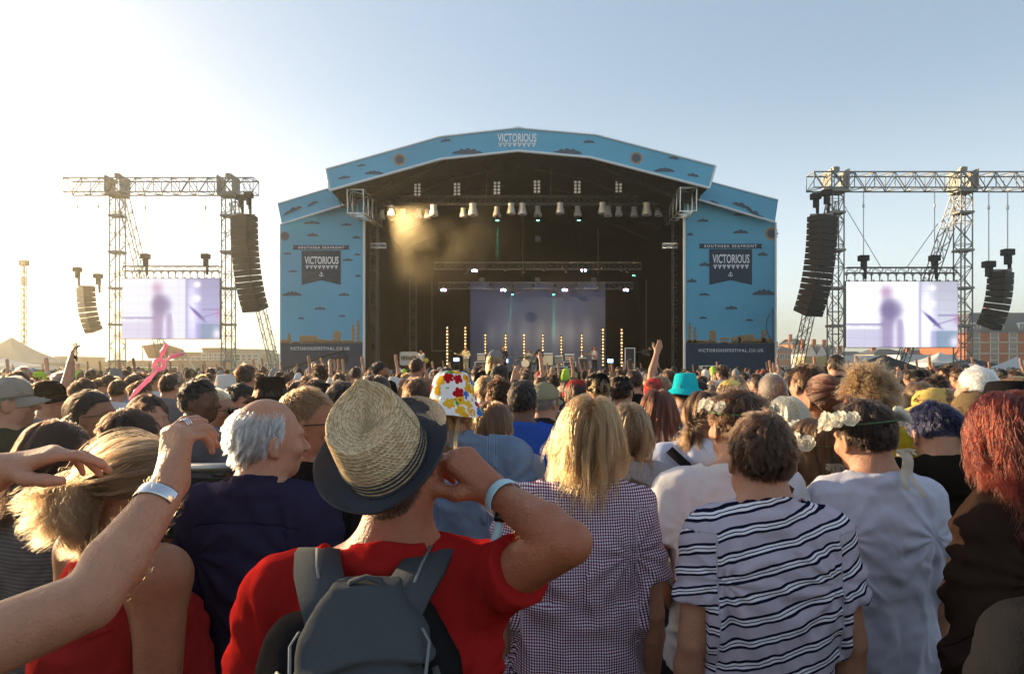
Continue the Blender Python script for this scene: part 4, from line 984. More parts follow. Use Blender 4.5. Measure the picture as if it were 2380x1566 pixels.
for (u, v, Y) in ((1103, 629, 50.5), (1357, 628, 50.5), (1031, 674, 52.5), (1170, 674, 52.5), (1313, 674, 52.5), (1455, 674, 52.5)):
    p = P(u, v, Y); r = empty('led_lamp', p); k += 1
    tag(r, 'small stage lamp glowing pink and blue on the upper rear truss' if Y < 51 else 'small stage lamp glowing pink and blue on the lower rear truss', 'stage light', 'glowing lamps on the rear trusses, upper' if Y < 51 else 'glowing lamps on the rear trusses, lower')
    mb = MB(); mb.box(-.2, .2, .05, .3, -.12, .12); mb.build('housing', lampblack, r)
    for i, (dx, dz, m) in enumerate(((-.13, 0, cyanm if k % 2 else pinkm), (-.02, .03, pinkm), (.12, -.01, pinkm if k % 2 else cyanm))):
        mb = MB(); mb.lathe([(0, .03), (.07, .02), (.08, -.0)], 10); V = np.array(mb.v)[:, [0, 2, 1]] * [1, -1, 1] + [dx, .04, dz]; mkmesh('lens', V, mb.f, m, r)
wd = None
for i, (u, v, Y) in enumerate([(1040 + 45 * j, 622 + 4 * (j % 2), 50.6) for j in range(10)] + [(1090 + 50 * j, 665, 52.6) for j in range(8)] + [(1083, 633, 50.4), (1217, 630, 50.4), (1458, 630, 50.4), (1316, 630, 50.4)]):
    if wd is None:
        wd = empty('spot_lamp'); tag(wd, 'small unlit spot lamp with caught light as lens glow on a rear stage truss', 'stage light', 'unlit spot lamps on the rear trusses')
        mb = MB(); mb.lathe([(0, .16), (.10, .14), (.13, -.12), (.12, -.14)], 12); mb.bar((0, 0, .15), (0, 0, .32), .03); mb.build('lamp_body', lampblack, wd, True)
        mb = MB(); mb.lathe([(0, -.13), (.10, -.125), (.11, -.12)], 12); V = np.array(mb.v); V[:, 1] -= .04; mkmesh('lens', V, mb.f, dimbulb, wd); wd.location = P(u, v, Y)
    else: dup(wd, P(u, v, Y), 0)
# cyan beams: real spot lamps in their fixtures
for (u, v, Y, tu, tv, e) in ((1250, 512, 44.3, 1245, 650, 1), (1345, 512, 44.6, 1348, 640, .6), (1156, 512, 44.4, 1156, 560, .4), (1287, 684, 53, 1287, 800, 1), (1191, 684, 53, 1183, 760, .6), (1473, 640, 51.5, 1500, 760, 1)):
    p = P(u, v, Y); q = P(tu, tv, Y); r = empty('beam_lamp', p); tag(r, 'small teal beam lamp pointing down over the stage floor', 'stage light', 'teal beam lamps')
    mb = MB(); mb.lathe([(0, .24), (.12, .22), (.14, -.02), (.12, -.02), (.11, .0)], 12); mb.bar((0, 0, .2), (0, 0, .45), .03); mb.build('lamp_body', lampblack, r, True)
    mb = MB(); mb.lathe([(0, -.03), (.10, -.02), (.11, 0)], 12); mb.build('lens', tealm, r, True)
    ld = bpy.data.lights.new('beam', 'SPOT'); ld.energy = 26000 * e; ld.color = (.05, 1, .75); ld.spot_size = rad(7); ld.spot_blend = .6; ld.shadow_soft_size = .05
    lo = bpy.data.objects.new('beam', ld); C.objects.link(lo); lo.parent = r; lo.location = (0, 0, -.05); d = Vector(q - p); lo.rotation_euler = d.to_track_quat('-Z', 'Y').to_euler()
# bulb strips standing on the stage
sp = None
for (u, v, n, Y) in ((1039.5, 762, 12, 46.5), (1081.5, 762, 12, 47.5), (1128, 779, 10, 51), (1175, 779, 10, 51), (1218, 779, 10, 51), (1261.6, 779, 10, 51), (1304.7, 784, 10, 51), (1352, 779, 10, 51), (1401.5, 766.6, 12, 47.5), (1445, 766.6, 12, 46.5)):
    z = P(u, v, Y)[2]; x = P(u, v, Y)[0]
    r = empty('bulb_strip', (x, Y, 1.5)); tag(r, 'tall upright strip of round warm bulbs at the side of the band' if n == 12 else 'upright strip of round warm bulbs behind the amplifiers', 'light strip', 'outer bulb strips on stage' if n == 12 else 'bulb strips before the backdrop')
    mb = MB(); mb.box(-.09, .09, .02, .12, 0, z - 1.5 + .15); mb.box(-.25, .25, -.2, .3, .002, .04); mb.build('housing', lampblack, r)
    for i in range(n):
        zz = z - 1.5 - i * .222
        if zz < .1: break
        mb = MB(); s = .050 if (i * 7 + int(u)) % 3 else .068; mb.lathe([(0, -.06), (s * .7, -.045), (s, 0), (s * .8, .04)], 10); V = np.array(mb.v)[:, [0, 2, 1]] + [0, 0, zz]; mkmesh('bulb', V, mb.f, warm, r)
for (u, v, Y) in ((1061, 835, 50), (1175, 838, 52), (1296, 841, 51), (1419, 838, 49.5)):
    p = P(u, v, Y); r = empty('floor_lamp', p); tag(r, 'small bright blue lamp standing low on the stage floor', 'stage light', 'blue floor lamps on stage')
    mb = MB(); mb.box(-.22, .22, .04, .3, -.16, .16); mb.bar((-.2, .15, -.16), (-.2, .15, 1.5 - p[2]), .03); mb.bar((.2, .15, -.16), (.2, .15, 1.5 - p[2]), .03); mb.build('housing', lampblack, r)
    mb = MB()
    for i in range(3):
        for j in range(2): mb.box(-.19 + i * .13, -.09 + i * .13, .02, .05, -.12 + j * .12, -.03 + j * .12)
    mb.build('led_face', bluem, r)
# amplifiers, cases, drums
ampm = pmat('amp_grille', (.30, .29, .27), .8, bump=(60, .4)); ampd = pmat('amp_black', (.03, .03, .032), .6); casem = pmat('case_black', (.025, .025, .03), .5); alu = pmat('case_edge', (.6, .6, .6), .35, .9)
def amp(u0, u1, v0, v1, Y, face, label, name='amplifier'):
    a = P(u0, v0, Y); b = P(u1, v1, Y); w = b[0] - a[0]; z0 = max(b[2], 1.5); h = a[2] - z0
    r = empty(name, ((a[0] + b[0]) / 2, Y, z0)); tag(r, label, 'amplifier' if name == 'amplifier' else 'flight case')
    mb = MB(); mb.box(-w / 2, w / 2, 0, .35, 0, h); mb.build('cabinet', ampd if name == 'amplifier' else casem, r)
    if name == 'amplifier':
        mb = MB(); mb.box(-w / 2 + .03, w / 2 - .03, -.02, -.002, .04, h - .18 if h > .5 else h - .1); mb.build('grille', face, r)
        mb = MB(); mb.box(-w / 2 + .03, w / 2 - .03, -.02, -.002, h - .13 if h > .5 else h - .08, h - .03); mb.build('control_panel', alu, r)
    else:
        mb = MB()
        for s in (-1, 1): mb.box(s * w / 2 - .03, s * w / 2 + .03, -.03, .0, 0, h)
        mb.box(-w / 2, w / 2, -.028, -.002, h - .05, h); mb.box(-w / 2, w / 2, -.028, -.002, 0, .05); mb.build('edge_trim', alu, r)
        mb = MB(); mb.bar((-.1, -.04, h * .5), (.1, -.04, h * .5), .02); mb.build('handle', alu, r)
amp(1108, 1129, 820, 839, 47, ampm, 'pale grille guitar amplifier on the case nearest the cream suited guitarist')
amp(1104, 1131, 840, 858, 46.9, ampm, 'black flight case with metal edges under the pale guitar amplifier', 'flight_case')
amp(1133, 1150, 822, 841, 48, ampm, 'second pale amplifier standing beside the singer in black')
amp(1261, 1286, 819, 850, 47, pmat('amp_cream', (.5, .48, .38), .8, bump=(60, .4)), 'tall cream bass cabinet beside the drum kit')
amp(1288, 1310, 825, 846, 47.5, ampm, 'grey stacked amplifier between the cream cabinet and the square one')
amp(1312, 1336, 821, 839, 47, ampm, 'square pale amplifier on top of a black flight case')
amp(1310, 1338, 840, 858, 46.9, ampm, 'black flight case beneath the square pale amplifier', 'flight_case')
amp(1343, 1364, 829, 852, 47, ampd, 'small dark amplifier nearest the bass player in the white vest')
amp(1288, 1318, 851, 866, 45, ampm, 'metal edged case standing at the front of the stage', 'flight_case')
amp(1453, 1475, 808, 862, 46, ampd, 'black monitor desk case beside the camera operator', 'flight_case')
r = empty('flight_case', P(1653, 866, 41) * [1, 1, 0] + [0, 0, 1.2]); tag(r, 'flight case with white edges and two clasps before the right wing', 'flight case')
mb = MB(); mb.box(-.55, .55, 0, .6, .02, .72); mb.build('cabinet', casem, r)
mb = MB(); [mb.box(s * .55 - .025, s * .55 + .025, -.03, .62, 0, .75) for s in (-1, 1)]; mb.box(-.52, .52, -.03, -.002, .70, .75); mb.box(-.52, .52, -.03, -.002, .0, .05); mb.build('edge_trim', pmat('pale_edge', (.75, .74, .72), .4, .3), r)
for s in (-1, 1): mb = MB(); mb.lathe([(0, 0), (.07, 0), (.09, .09), (.0, .1)], 4, (s * .3, -.05, .42)); mb.build('clasp', pmat('pale_edge', (.75, .74, .72), .4, .3), r)
r = empty('drum_kit', (P(1221, 850, 49)[0], 49, 1.5)); tag(r, 'drum kit with pale bass drum head and cymbals at the centre of the stage', 'drum kit')
shell = pmat('drum_shell', (.05, .09, .07), .3, coat=.5); skinm = pmat('drum_skin', (.62, .60, .55), .6); brass = pmat('cymbal_brass', (.6, .45, .18), .3, 1)
def drum(c, rr, hh, horiz, nm):
    mb = MB(); mb.lathe([(rr * .98, 0), (rr, 0), (rr, hh), (rr * .98, hh)], 20); V = np.array(mb.v); 
    if horiz: V = V[:, [0, 2, 1]]
    o = mkmesh(nm, V + c, mb.f, shell, r, True); mb = MB(); mb.lathe([(0, 0), (rr * .97, 0)], 20); V = np.array(mb.v)
    if horiz: V = V[:, [0, 2, 1]]
    else: V[:, 2] += hh
    mkmesh('drum_head', V + np.array(c) + ([0, -.002, 0] if horiz else [0, 0, .002]), mb.f, skinm, r, True)
drum((0, 0, .62), .30, .4, True, 'bass_drum'); drum((-.25, .1, .98), .17, .22, False, 'tom_drum'); drum((.22, .1, .98), .17, .22, False, 'tom_drum'); drum((.62, .3, .55), .22, .35, False, 'floor_tom'); drum((-.55, .3, .75), .18, .14, False, 'snare_drum')
for (cx, cy, cz, cr) in ((-.7, .2, 1.35, .22), (.75, .2, 1.4, .24), (-.95, .3, 1.1, .18)):
    mb = MB(); mb.bar((cx, cy, 0), (cx, cy, cz), .012, 5); mb.build('stand', alu, r); mb = MB(); mb.lathe([(0, .03), (cr * .3, .015), (cr, 0)], 18, (cx, cy, cz)); mb.build('cymbal', brass, r, True)
for u, Y in ((1190, 45.5), (1136 + 20, 46), (1378, 45.3)):
    x = P(u, 0, Y)[0]; r = empty('microphone_stand', (x, Y, 1.5)); tag(r, 'thin black microphone stand on the stage', 'microphone stand', 'microphone stands')
    mb = MB(); mb.bar((0, 0, .02), (0, 0, 1.45), .014, 6); mb.bar((0, 0, 1.45), (.0, .35, 1.62), .01, 6); mb.lathe([(.0, .03), (.14, .02), (.14, 0)], 12); mb.build('pole', lampblack, r); mb = MB(); mb.lathe([(0, .1), (.03, .08), (.035, .03), (.02, 0), (.012, -.1)], 8, (0, .37, 1.6)); mb.build('microphone', lampblack, r, True)
r = empty('banner_sign', (P(950, 0, 43.4)[0], 43.4, 1.5)); tag(r, 'pale banner lettered HIPSHAKER standing at the side of the stage', 'banner')
a, b = P(929, 817, 43.4), P(971, 849, 43.4); w = (b[0] - a[0]) / 2
mb = MB(); 
nn = 24; poly = [(w * (abs(math.cos(t)) ** .25) * np.sign(math.cos(t)), (a[2] + b[2]) / 2 - 1.5 + (a[2] - b[2]) / 2 * (abs(math.sin(t)) ** .25) * np.sign(math.sin(t))) for t in np.linspace(0, 2 * math.pi, nn, endpoint=False) + .13]
mb.prism(poly, 0, .03); mb.build('cloth_panel', pmat('banner_cream', (.62, .57, .48), .8), r); mb = MB(); mb.bar((-w, .05, 0), (-w, .05, a[2] - 1.5), .02); mb.bar((w, .05, 0), (w, .05, a[2] - 1.5), .02); mb.build('pole', lampblack, r)
t_ = textmesh('lettering', 'HIPSHAKER', .30, pmat('banner_brown', (.12, .07, .05), .8), r, (0, -.02, (a[2] + b[2]) / 2 - 1.5 + .02), sx=.62, bold=.015)
t_.scale = (.64, 1.15, 1)
p = P(990, 838, 33); o = MB().lathe([(.0001, .14), (.06, .125), (.11, .08), (.135, .0), (.11, -.08), (.06, -.125), (.02, -.15), (.0001, -.17)], 24).build('balloon', pmat('yellow_balloon', (.75, .60, .03), .35, trans=.3), None, True); o.location = p; tag(o, 'round yellow balloon floating over the heads by the cream banner', 'balloon')

# ------------------------------------------------------------------ screen gantries
screen_m = attr_mat('led_screen', emis=.47)
def screen_picture(U, W, hazy):
    c = np.zeros(U.shape + (3,)); 
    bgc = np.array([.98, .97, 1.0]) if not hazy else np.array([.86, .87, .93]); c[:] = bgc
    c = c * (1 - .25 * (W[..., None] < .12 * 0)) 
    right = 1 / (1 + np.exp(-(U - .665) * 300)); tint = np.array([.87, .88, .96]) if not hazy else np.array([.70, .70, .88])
    g = (1 - .45 * gau(U, W, .78, .15, .12, .5))[..., None]; c = c * (1 - right[..., None]) + (tint * (1 - .2 * W[..., None]) + .25 * gau(U, W, .72, .55, .06, .5)[..., None]) * right[..., None]
    def mixc(m, col, c): m = np.clip(m, 0, 1)[..., None]; return c * (1 - m) + np.array(col) * m
    box = lambda u0, u1, w0, w1, s=200: 1 / (1 + np.exp(-np.clip((U - u0) * s, -40, 40))) / (1 + np.exp(np.clip((U - u1) * s, -40, 40))) / (1 + np.exp(-np.clip((W - w0) * s, -40, 40))) / (1 + np.exp(np.clip((W - w1) * s, -40, 40)))
    c = mixc(box(0, .31, 0, .275), (.78, .77, .87), c); c = mixc(box(0, .34, .34, .355), (.30, .26, .52), c)
    for i in range(14): c = mixc(box(.04 + i * .019 + (.04 if i > 4 else 0), .048 + i * .019 + (.04 if i > 4 else 0), .31, .325, 400) * .7, (.4, .35, .6), c)
    c = mixc(box(.655, .664, 0, 1) * .8, (.40, .36, .62), c)
    c = mixc(.95 * np.exp(-(((U - .36) / .055) ** 2 + ((W - .84) / .10) ** 2) ** 1.2), (.74, .62, .74), c)
    c = mixc(.92 * np.exp(-(((U - .405) / .100) ** 2 + ((W - .56) / .17) ** 2) ** 2), (.50, .46, .62), c)
    c = mixc(.9 * np.exp(-(((U - .37) / .06) ** 2 + ((W - .55) / .2) ** 2) ** 1.5), (.48, .44, .60), c)
    leg = box(.31, .425, -.1, .42, 90); leg2 = box(.45, .515, -.1, .42, 90) * (U - .44 < .06 + .1 * (.5 - W)); c = mixc(leg * .85, (.56, .50, .66), c); c = mixc(leg2 * .85, (.58, .52, .70), c)
    c = mixc(box(.425, .45, -.1, .3, 150) * .8, (.86, .84, .96), c)
    for cu, cw, s in ((.77, .90, .035), (.765, .67, .04)): c = mixc(1.2 * np.exp(-(((U - cu) / s) ** 2 + ((W - cw) / (s * 1.5)) ** 2) ** 1.5), (.97, .93, .98), c)
    c = mixc(np.exp(-(((U - .78 - (W - .4) * -.6) / .025) ** 2 + ((W - .41) / .13) ** 2) ** 2), (.38, .32, .58), c)
    c = mixc(box(.82, 1.0, .475, .495) * .7, (.40, .33, .58), c); c = mixc(np.exp(-(((W - .33 - (U - .78) * .5) / .012) ** 2)) * box(.78, 1, .2, .6) * .6, (.45, .4, .62), c)
    c = mixc(box(.80, 1, -.1, .25) * .75, (.42, .52, .62), c); c = mixc(box(.76, .80, -.1, .25) * .5, (.5, .45, .7), c); c = mixc(np.exp(-(((U - .97) / .04) ** 2 + ((W - .08) / .09) ** 2)), (.9, .88, .95), c); c = mixc(.7 * np.exp(-(((U - .99) / .03) ** 2 + ((W - .42) / .08) ** 2)), (.75, .5, .7), c)
    seam = 1 - .06 * ((np.abs((U * 12) % 1 - .5) > .47) | (np.abs((W * 7) % 1 - .5) > .46)); return np.clip(c * seam[..., None], 0, 1)
truss_m = pmat('tower_truss', (.20, .19, .175), .5, .5); hoistm = pmat('hoist_cover', (.015, .015, .016), .8)
def chain_hoist(x, y, z, zt, label, group=None):
    r = empty('chain_hoist', (x, y, z)); tag(r, label, 'chain hoist', group)
    mb = MB(); mb.box(-.24, .24, -.18, .18, .38, .68); mb.box(-.10, .13, -.13, .13, -.05, .39); mb.bar((.08, 0, .3), (.10, 0, -.60), .10, 6, .08); mb.build('motor_cover', hoistm, r)
    mb = MB(); mb.bar((0, 0, .7), (0, 0, zt - z), .028, 5); mb.lathe([(0, .1), (.06, .05), (.06, -.1), (0, -.15)], 8, (0, 0, zt - z - .8)); mb.build('chain', steel, r)
def gantry(Y, bu0, bu1, bv0, bv1, legs, scr, label, hz, braces, htr):
    x0 = P(legs[0], 0, Y)[0]; g = empty('screen_gantry', (x0, Y, 0)); tag(g, label, 'gantry')
    def put(mb, name, m, smooth=False): V = np.array(mb.v) - [x0, Y, 0]; return mkmesh(name, V, mb.f, m, g, smooth)
    zt = P(0, bv0, Y)[2]; zb = P(0, bv1, Y)[2]; bh = zt - zb
    mb = MB(); mb.truss(P(bu0, (bv0 + bv1) / 2, Y), P(bu1, (bv0 + bv1) / 2, Y), .95, bh - .1, .55, .045, .026); put(mb, 'beam', truss_m)
    for u in legs:
        x = P(u, 0, Y)[0]; mb = MB(); mb.truss((x, Y, 0), (x, Y, zb + .1), .62, .62, .62, .038, .022, up=(0, 1, 0))
        for k in range(1, 6): 
            zz = zb * k / 5.6; mb.box(x - .40, x + .40, Y - .36, Y + .36, zz - .06, zz + .06) if k % 1 == 0 else None
        put(mb, 'tower_leg', truss_m)
        mb = MB(); mb.box(x - .48, x + .48, Y - .52, Y + .52, zb - .15, zb + .0); mb.box(x - .5, x - .42, Y - .55, Y + .55, zb, zt + .1); mb.box(x + .42, x + .5, Y - .55, Y + .55, zb, zt + .1); mb.bar((x - .42, Y - .54, zb), (x + .42, Y - .54, zt), .05); mb.bar((x + .42, Y - .54, zb), (x - .42, Y - .54, zt), .05); mb.lathe([(.2, 0), (.22, .25), (.1, .3)], 10, (x, Y, zt + .05)); put(mb, 'head_block', truss_m)
    for (u0, v0, u1, Y1) in braces:
        mb = MB(); a = P(u0, v0, Y + .5); b = P(u1, 0, Y1); mb.truss(a, (b[0], Y1, 0), .5, .5, .55, .03, .018, up=(0, 1, 0)); put(mb, 'brace', truss_m)
    u0, u1, v0, v1 = scr; a = P(u0, v0, Y); b = P(u1, v1, Y)
    sr = empty('video_screen', ((a[0] + b[0]) / 2, Y, b[2])); tag(sr, label.split(' gantry')[0].replace('lattice', '') + ' and showing a singer and drummer' if False else scr_label[hz], 'screen')
    w = b[0] - a[0]; h = a[2] - b[2]; nu, nv = 150, 90
    V = [(-w / 2 + w * i / (nu - 1), -.15, h * j / (nv - 1)) for i in range(nu) for j in range(nv)]
    mkmesh('display', V, grid_faces(nu, nv, False), screen_m, sr, True, {'picture': paint_grid(nu, nv, lambda U, W: screen_picture(U, W, hz) ** 2.2)})
    mb = MB(); mb.box(-w / 2 - .03, w / 2 + .03, -.13, .12, -.03, h + .03); mb.build('casing', lampblack, sr)
    mb = MB(); mb.truss((-w / 2 + .05, 0, h + .62), (w / 2 - .05, 0, h + .62), .3, .3, .35, .03, .016)
    for i in range(int(w / .45) + 1): x = -w / 2 + .1 + i * (w - .2) / int(w / .45); mb.bar((x, 0, h + .47), (x, 0, h), .03); mb.bar((x, 0, h + .3), (x + .12, 0, h + .46), .02); mb.bar((x, 0, h + .3), (x - .12, 0, h + .46), .02); mb.lathe([(.05, 0), (.06, .06), (.03, .1)], 6, (x + .12, 0, h + .02))
    mb.build('hanging_truss', darksteel, sr)
    for k, u in enumerate(htr):
        p = P(u, v0 - 32, Y); chain_hoist(p[0], Y, p[2], zb, ('first' if k == 0 else 'second') + ' black chain hoist above the ' + ('sunlit hazy' if hz else 'brighter') + ' video screen', None)
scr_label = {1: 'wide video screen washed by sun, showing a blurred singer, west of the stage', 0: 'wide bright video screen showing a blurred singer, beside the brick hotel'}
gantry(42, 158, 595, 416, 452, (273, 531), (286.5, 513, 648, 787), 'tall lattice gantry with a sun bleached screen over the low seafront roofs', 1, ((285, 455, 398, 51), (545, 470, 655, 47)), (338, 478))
gantry(37, 1883, 2440, 403, 443, (1942, 2238), (1963.5, 2222, 655, 807), 'tall lattice gantry carrying the bright screen near the brick hotel', 0, ((2232, 440, 2070, 43), (1936, 470, 1838, 43)), (2007, 2172))
def line_array(u, v, Y, n, w, hh, dp, fdir, a0, a1, label, hoists=()):
    p = P(u, v, Y); r = empty('line_array_speaker', p); tag(r, label, 'loudspeaker'); f = unit((fdir[0], fdir[1], 0)); sx = np.cross(f, [0, 0, 1])
    pos = np.zeros(3); gm = pmat('speaker_grille', (.018, .017, .016), .75, bump=(30, .6))
    for i in range(n):
        a = rad(a0 + (a1 - a0) * (i / (n - 1)) ** 1.5); down = V3(0, 0, -1) * math.cos(a) - f * math.sin(a); fr = f * math.cos(a) - V3(0, 0, 1) * math.sin(a)
        mb = MB(); g = .015; F0, F1 = fr * (dp * .5), -fr * (dp * .5); t, b = -down * 0, down * (hh - g)
        V = [pos + F0 + sx * s * w / 2 + q for s in (-1, 1) for q in (t, b)] + [pos + F1 + sx * s * w * .40 + q for s in (-1, 1) for q in (t + down * hh * .07, b - down * hh * .07)]
        mb.add(V, [(0, 1, 3, 2), (4, 6, 7, 5), (0, 4, 5, 1), (2, 3, 7, 6), (0, 2, 6, 4), (1, 5, 7, 3)])
        mb.build('cabinet', gm, r)
        pos = pos + down * hh
    mb = MB(); mb.box(-w * .42, w * .42, -.1, .1, .02, .12); mb.bar(tuple(f * dp * .6 + V3(0, 0, .07)), tuple(-f * dp * .8 + V3(0, 0, .07)), .05); mb.build('flying_frame', truss_m, r)
    for (hu, hv, ht, lb) in hoists: q = P(hu, hv, Y); chain_hoist(q[0], Y, q[2], P(0, ht, Y)[2], lb)
line_array(569, 503, 41, 16, 1.45, .355, .95, (-.5, -.86), 1, 20, 'long curved black line array hanging beside the stage fabric, sun behind it', ((560, 480, 450, 'hazy black hoist over the long sunlit line array, by the tower leg'), (578, 475, 450, 'hazy black hoist over the long sunlit line array, by the beam end')))
line_array(1910, 503, 36, 16, 1.40, .325, .95, (.5, -.86), 2, 22, 'long curved black line array hanging between the stage and the bright screen', ((1896, 480, 443, 'dark hoist above the nearer long line array, at the beam end'), (1921, 472, 443, 'dark hoist above the nearer long line array, by the tower leg')))
line_array(200, 668, 46, 9, 1.15, .335, .8, (-.6, -.8), 2, 22, 'short sunlit line array hanging alone over the white peaked tent', ((180, 645, 452, 'hazy hoist on the outer end of the short sunlit line array'), (228, 660, 452, 'hazy hoist on the inner end of the short sunlit line array')))
line_array(2325, 632, 33, 9, 1.15, .305, .8, (.6, -.8), 2, 24, 'short dark line array hanging before the brick hotel', ((2298, 640, 443, 'dark hoist on the lower corner of the short array by the hotel'), (2342, 612, 443, 'dark hoist on the upper corner of the short array by the hotel')))
for k, (u0, v0, u1, v1, Y) in enumerate(((1958, 470, 2050, 625, 37.4), (2180, 520, 2105, 625, 37.4), (1807, 855, 1880, 735, 39))):
    o = MB().bar(P(u0, v0, Y), P(u1, v1, Y), .022, 5).build('guy_wire', steel); tag(o, ('thin steel wire slanting down from the near tower leg to the bright screen', 'thin steel wire slanting from the far brace to the bright screen', 'thin steel wire slanting from the stage corner up to the near line array')[k], 'wire')

# ------------------------------------------------------------------ far buildings and tents
brickm = pmat('red_brick', (.42, .12, .05), .85, var=(1.5, .15), bump=(3, .3)); slate = pmat('slate_roof', (.10, .10, .115), .7, bump=(2, .3)); whitew = pmat('white_render', (.72, .70, .66), .8); stone = pmat('pale_stone', (.52, .45, .34), .8); glassm = pmat('window_glass', (.05, .06, .07), .12, spec=.9); wframe = pmat('white_window', (.8, .8, .78), .5)
def house(label, cat, x, y, w, d, h, wall, roof, rtype, rows, cols, roofh=3, rot=0, wsize=(.9, 1.5), name='building', dormers=0, quoins=False):
    r = empty(name, (x, y, 0), rot); tag(r, label, cat)
    mb = MB(); mb.box(-w / 2, w / 2, 0, d, 0, h); wl = mb.build('wall', wall, r)
    mb = MB()
    if rtype == 'gable': mb.add([(-w / 2 - .2, -.2, h), (w / 2 + .2, -.2, h), (0, -.2, h + roofh), (-w / 2 - .2, d, h), (w / 2 + .2, d, h), (0, d, h + roofh)], [(0, 2, 5, 3), (1, 4, 5, 2), (3, 5, 4)]); mb2 = MB(); mb2.add([(-w / 2, -.01, h), (w / 2, -.01, h), (0, -.01, h + roofh * .93)], [(0, 1, 2)]); mb2.build('gable_wall', wall, r)
    elif rtype == 'hip': mb.add([(-w / 2 - .3, -.3, h), (w / 2 + .3, -.3, h), (w / 2 + .3, d + .3, h), (-w / 2 - .3, d + .3, h), (-w / 2 + 2.5, 2.5, h + roofh), (w / 2 - 2.5, 2.5, h + roofh), (w / 2 - 2.5, d - 2.5, h + roofh), (-w / 2 + 2.5, d - 2.5, h + roofh)], [(0, 1, 5, 4), (1, 2, 6, 5), (2, 3, 7, 6), (3, 0, 4, 7), (4, 5, 6, 7)])
    else: mb.box(-w / 2 - .15, w / 2 + .15, -.15, d, h + .003, h + .3)
    rf = mb.build('roof', roof, r)
    ch = MB(); ch.box(-w * .3, -w * .3 + .9, d * .4, d * .4 + .7, h, h + roofh + 1.4)
    if rtype != 'flat': ch.build('chimney', brickm, rf)
    for i in range(cols):
        for j in range(rows):
            cx = -w / 2 + (i + .5) * w / cols; cz = h * (j + .5) / rows; ww, wh = wsize
            mb = MB(); mb.box(cx - ww / 2 - .12, cx + ww / 2 + .12, -.08, -.004, cz - wh / 2 - .12, cz - wh / 2); mb.box(cx - ww / 2 - .12, cx + ww / 2 + .12, -.08, -.004, cz + wh / 2, cz + wh / 2 + .14); mb.box(cx - ww / 2 - .12, cx - ww / 2, -.08, -.004, cz - wh / 2, cz + wh / 2); mb.box(cx + ww / 2, cx + ww / 2 + .12, -.08, -.004, cz - wh / 2, cz + wh / 2); mb.box(cx - ww / 2, cx + ww / 2, -.05, -.004, cz - .04, cz + .04)
            f = mb.build('window', wframe, r); mb = MB(); mb.box(cx - ww / 2, cx + ww / 2, -.02, -.006, cz - wh / 2, cz + wh / 2); mb.build('pane', glassm, f)
    for i in range(dormers):
        cx = -w / 2 + (i + .5) * w / dormers; mb = MB(); mb.box(cx - .8, cx + .8, .2, 2.4, h + .3, h + 2.0); f = mb.build('dormer', wframe, r); mb = MB(); mb.box(cx - .55, cx - .06, .15, .19, h + .5, h + 1.8); mb.box(cx + .06, cx + .55, .15, .19, h + .5, h + 1.8); mb.build('pane', glassm, f)
    if quoins:
        for j in range(rows): mb = MB(); zz = h * j / rows; mb.box(-w / 2 - .05, w / 2 + .05, -.12, -.003, zz + .05, zz + .35); mb.build('cornice', stone, r)
    return r
hY = 140
a = P(2246, 0, hY)[0]; zt = P(0, 772, hY)[2]
house('large red brick seafront hotel with slate roof, dormers and pale window frames', 'hotel', a + 21, hY, 42, 16, zt, brickm, slate, 'hip', 4, 11, 4.2, 0, (1.5, 2.2), 'brick_hotel', 9, True)
Yb = 200
for k, (u0, u1, v0) in enumerate(((1806, 1842, 804), (1842, 1868, 799))):
    a, b = P(u0, v0, Yb), P(u1, v0, Yb); house(('orange brick terrace catching the sun just past the stage edge', 'taller brick block beside the orange terrace, behind the brace foot')[k], 'terrace', (a[0] + b[0]) / 2, Yb, b[0] - a[0], 10, a[2] - (1.5 if k == 0 else 0), pmat('orange_brick', (.48, .19, .08), .85, var=(1, .12)), slate, 'hip', 2, 6, 1.6, 0, (.6, 1.3), 'brick_terrace')
for k, (u0, u1, v0) in enumerate(((1872, 1898, 822), (1898, 1922, 822), (1922, 1946, 823))):
    a, b = P(u0, v0, 170), P(u1, v0, 170); house(('white gabled house with dark roof, nearest the orange brick terrace', 'white gabled house between two white gabled neighbours', 'white gabled house behind the near tower leg')[k], 'house', (a[0] + b[0]) / 2, 170, b[0] - a[0] - .2, 9, a[2], whitew, slate, 'gable', 1, 2, 2.4, 0, (.5, .8), 'white_house')
for k, (u0, u1, v0, Y, m) in enumerate(((2030, 2110, 812, 150, stone), (2110, 2200, 815, 155, whitew), (1950, 2030, 818, 160, stone))):
    a, b = P(u0, v0, Y), P(u1, v0, Y); house(('pale low house just under the bright screen', 'white rendered low house under the bright screen, nearer the hotel', 'pale low house between the near tower and the bright screen')[k], 'house', (a[0] + b[0]) / 2, Y, b[0] - a[0] - .3, 9, a[2] - 1, m, slate, 'hip', 1, 4, 1.2, 0, (.8, .8), 'low_house')
contm = pmat('container_white', (.60, .62, .62), .6, bump=(.8, .2))
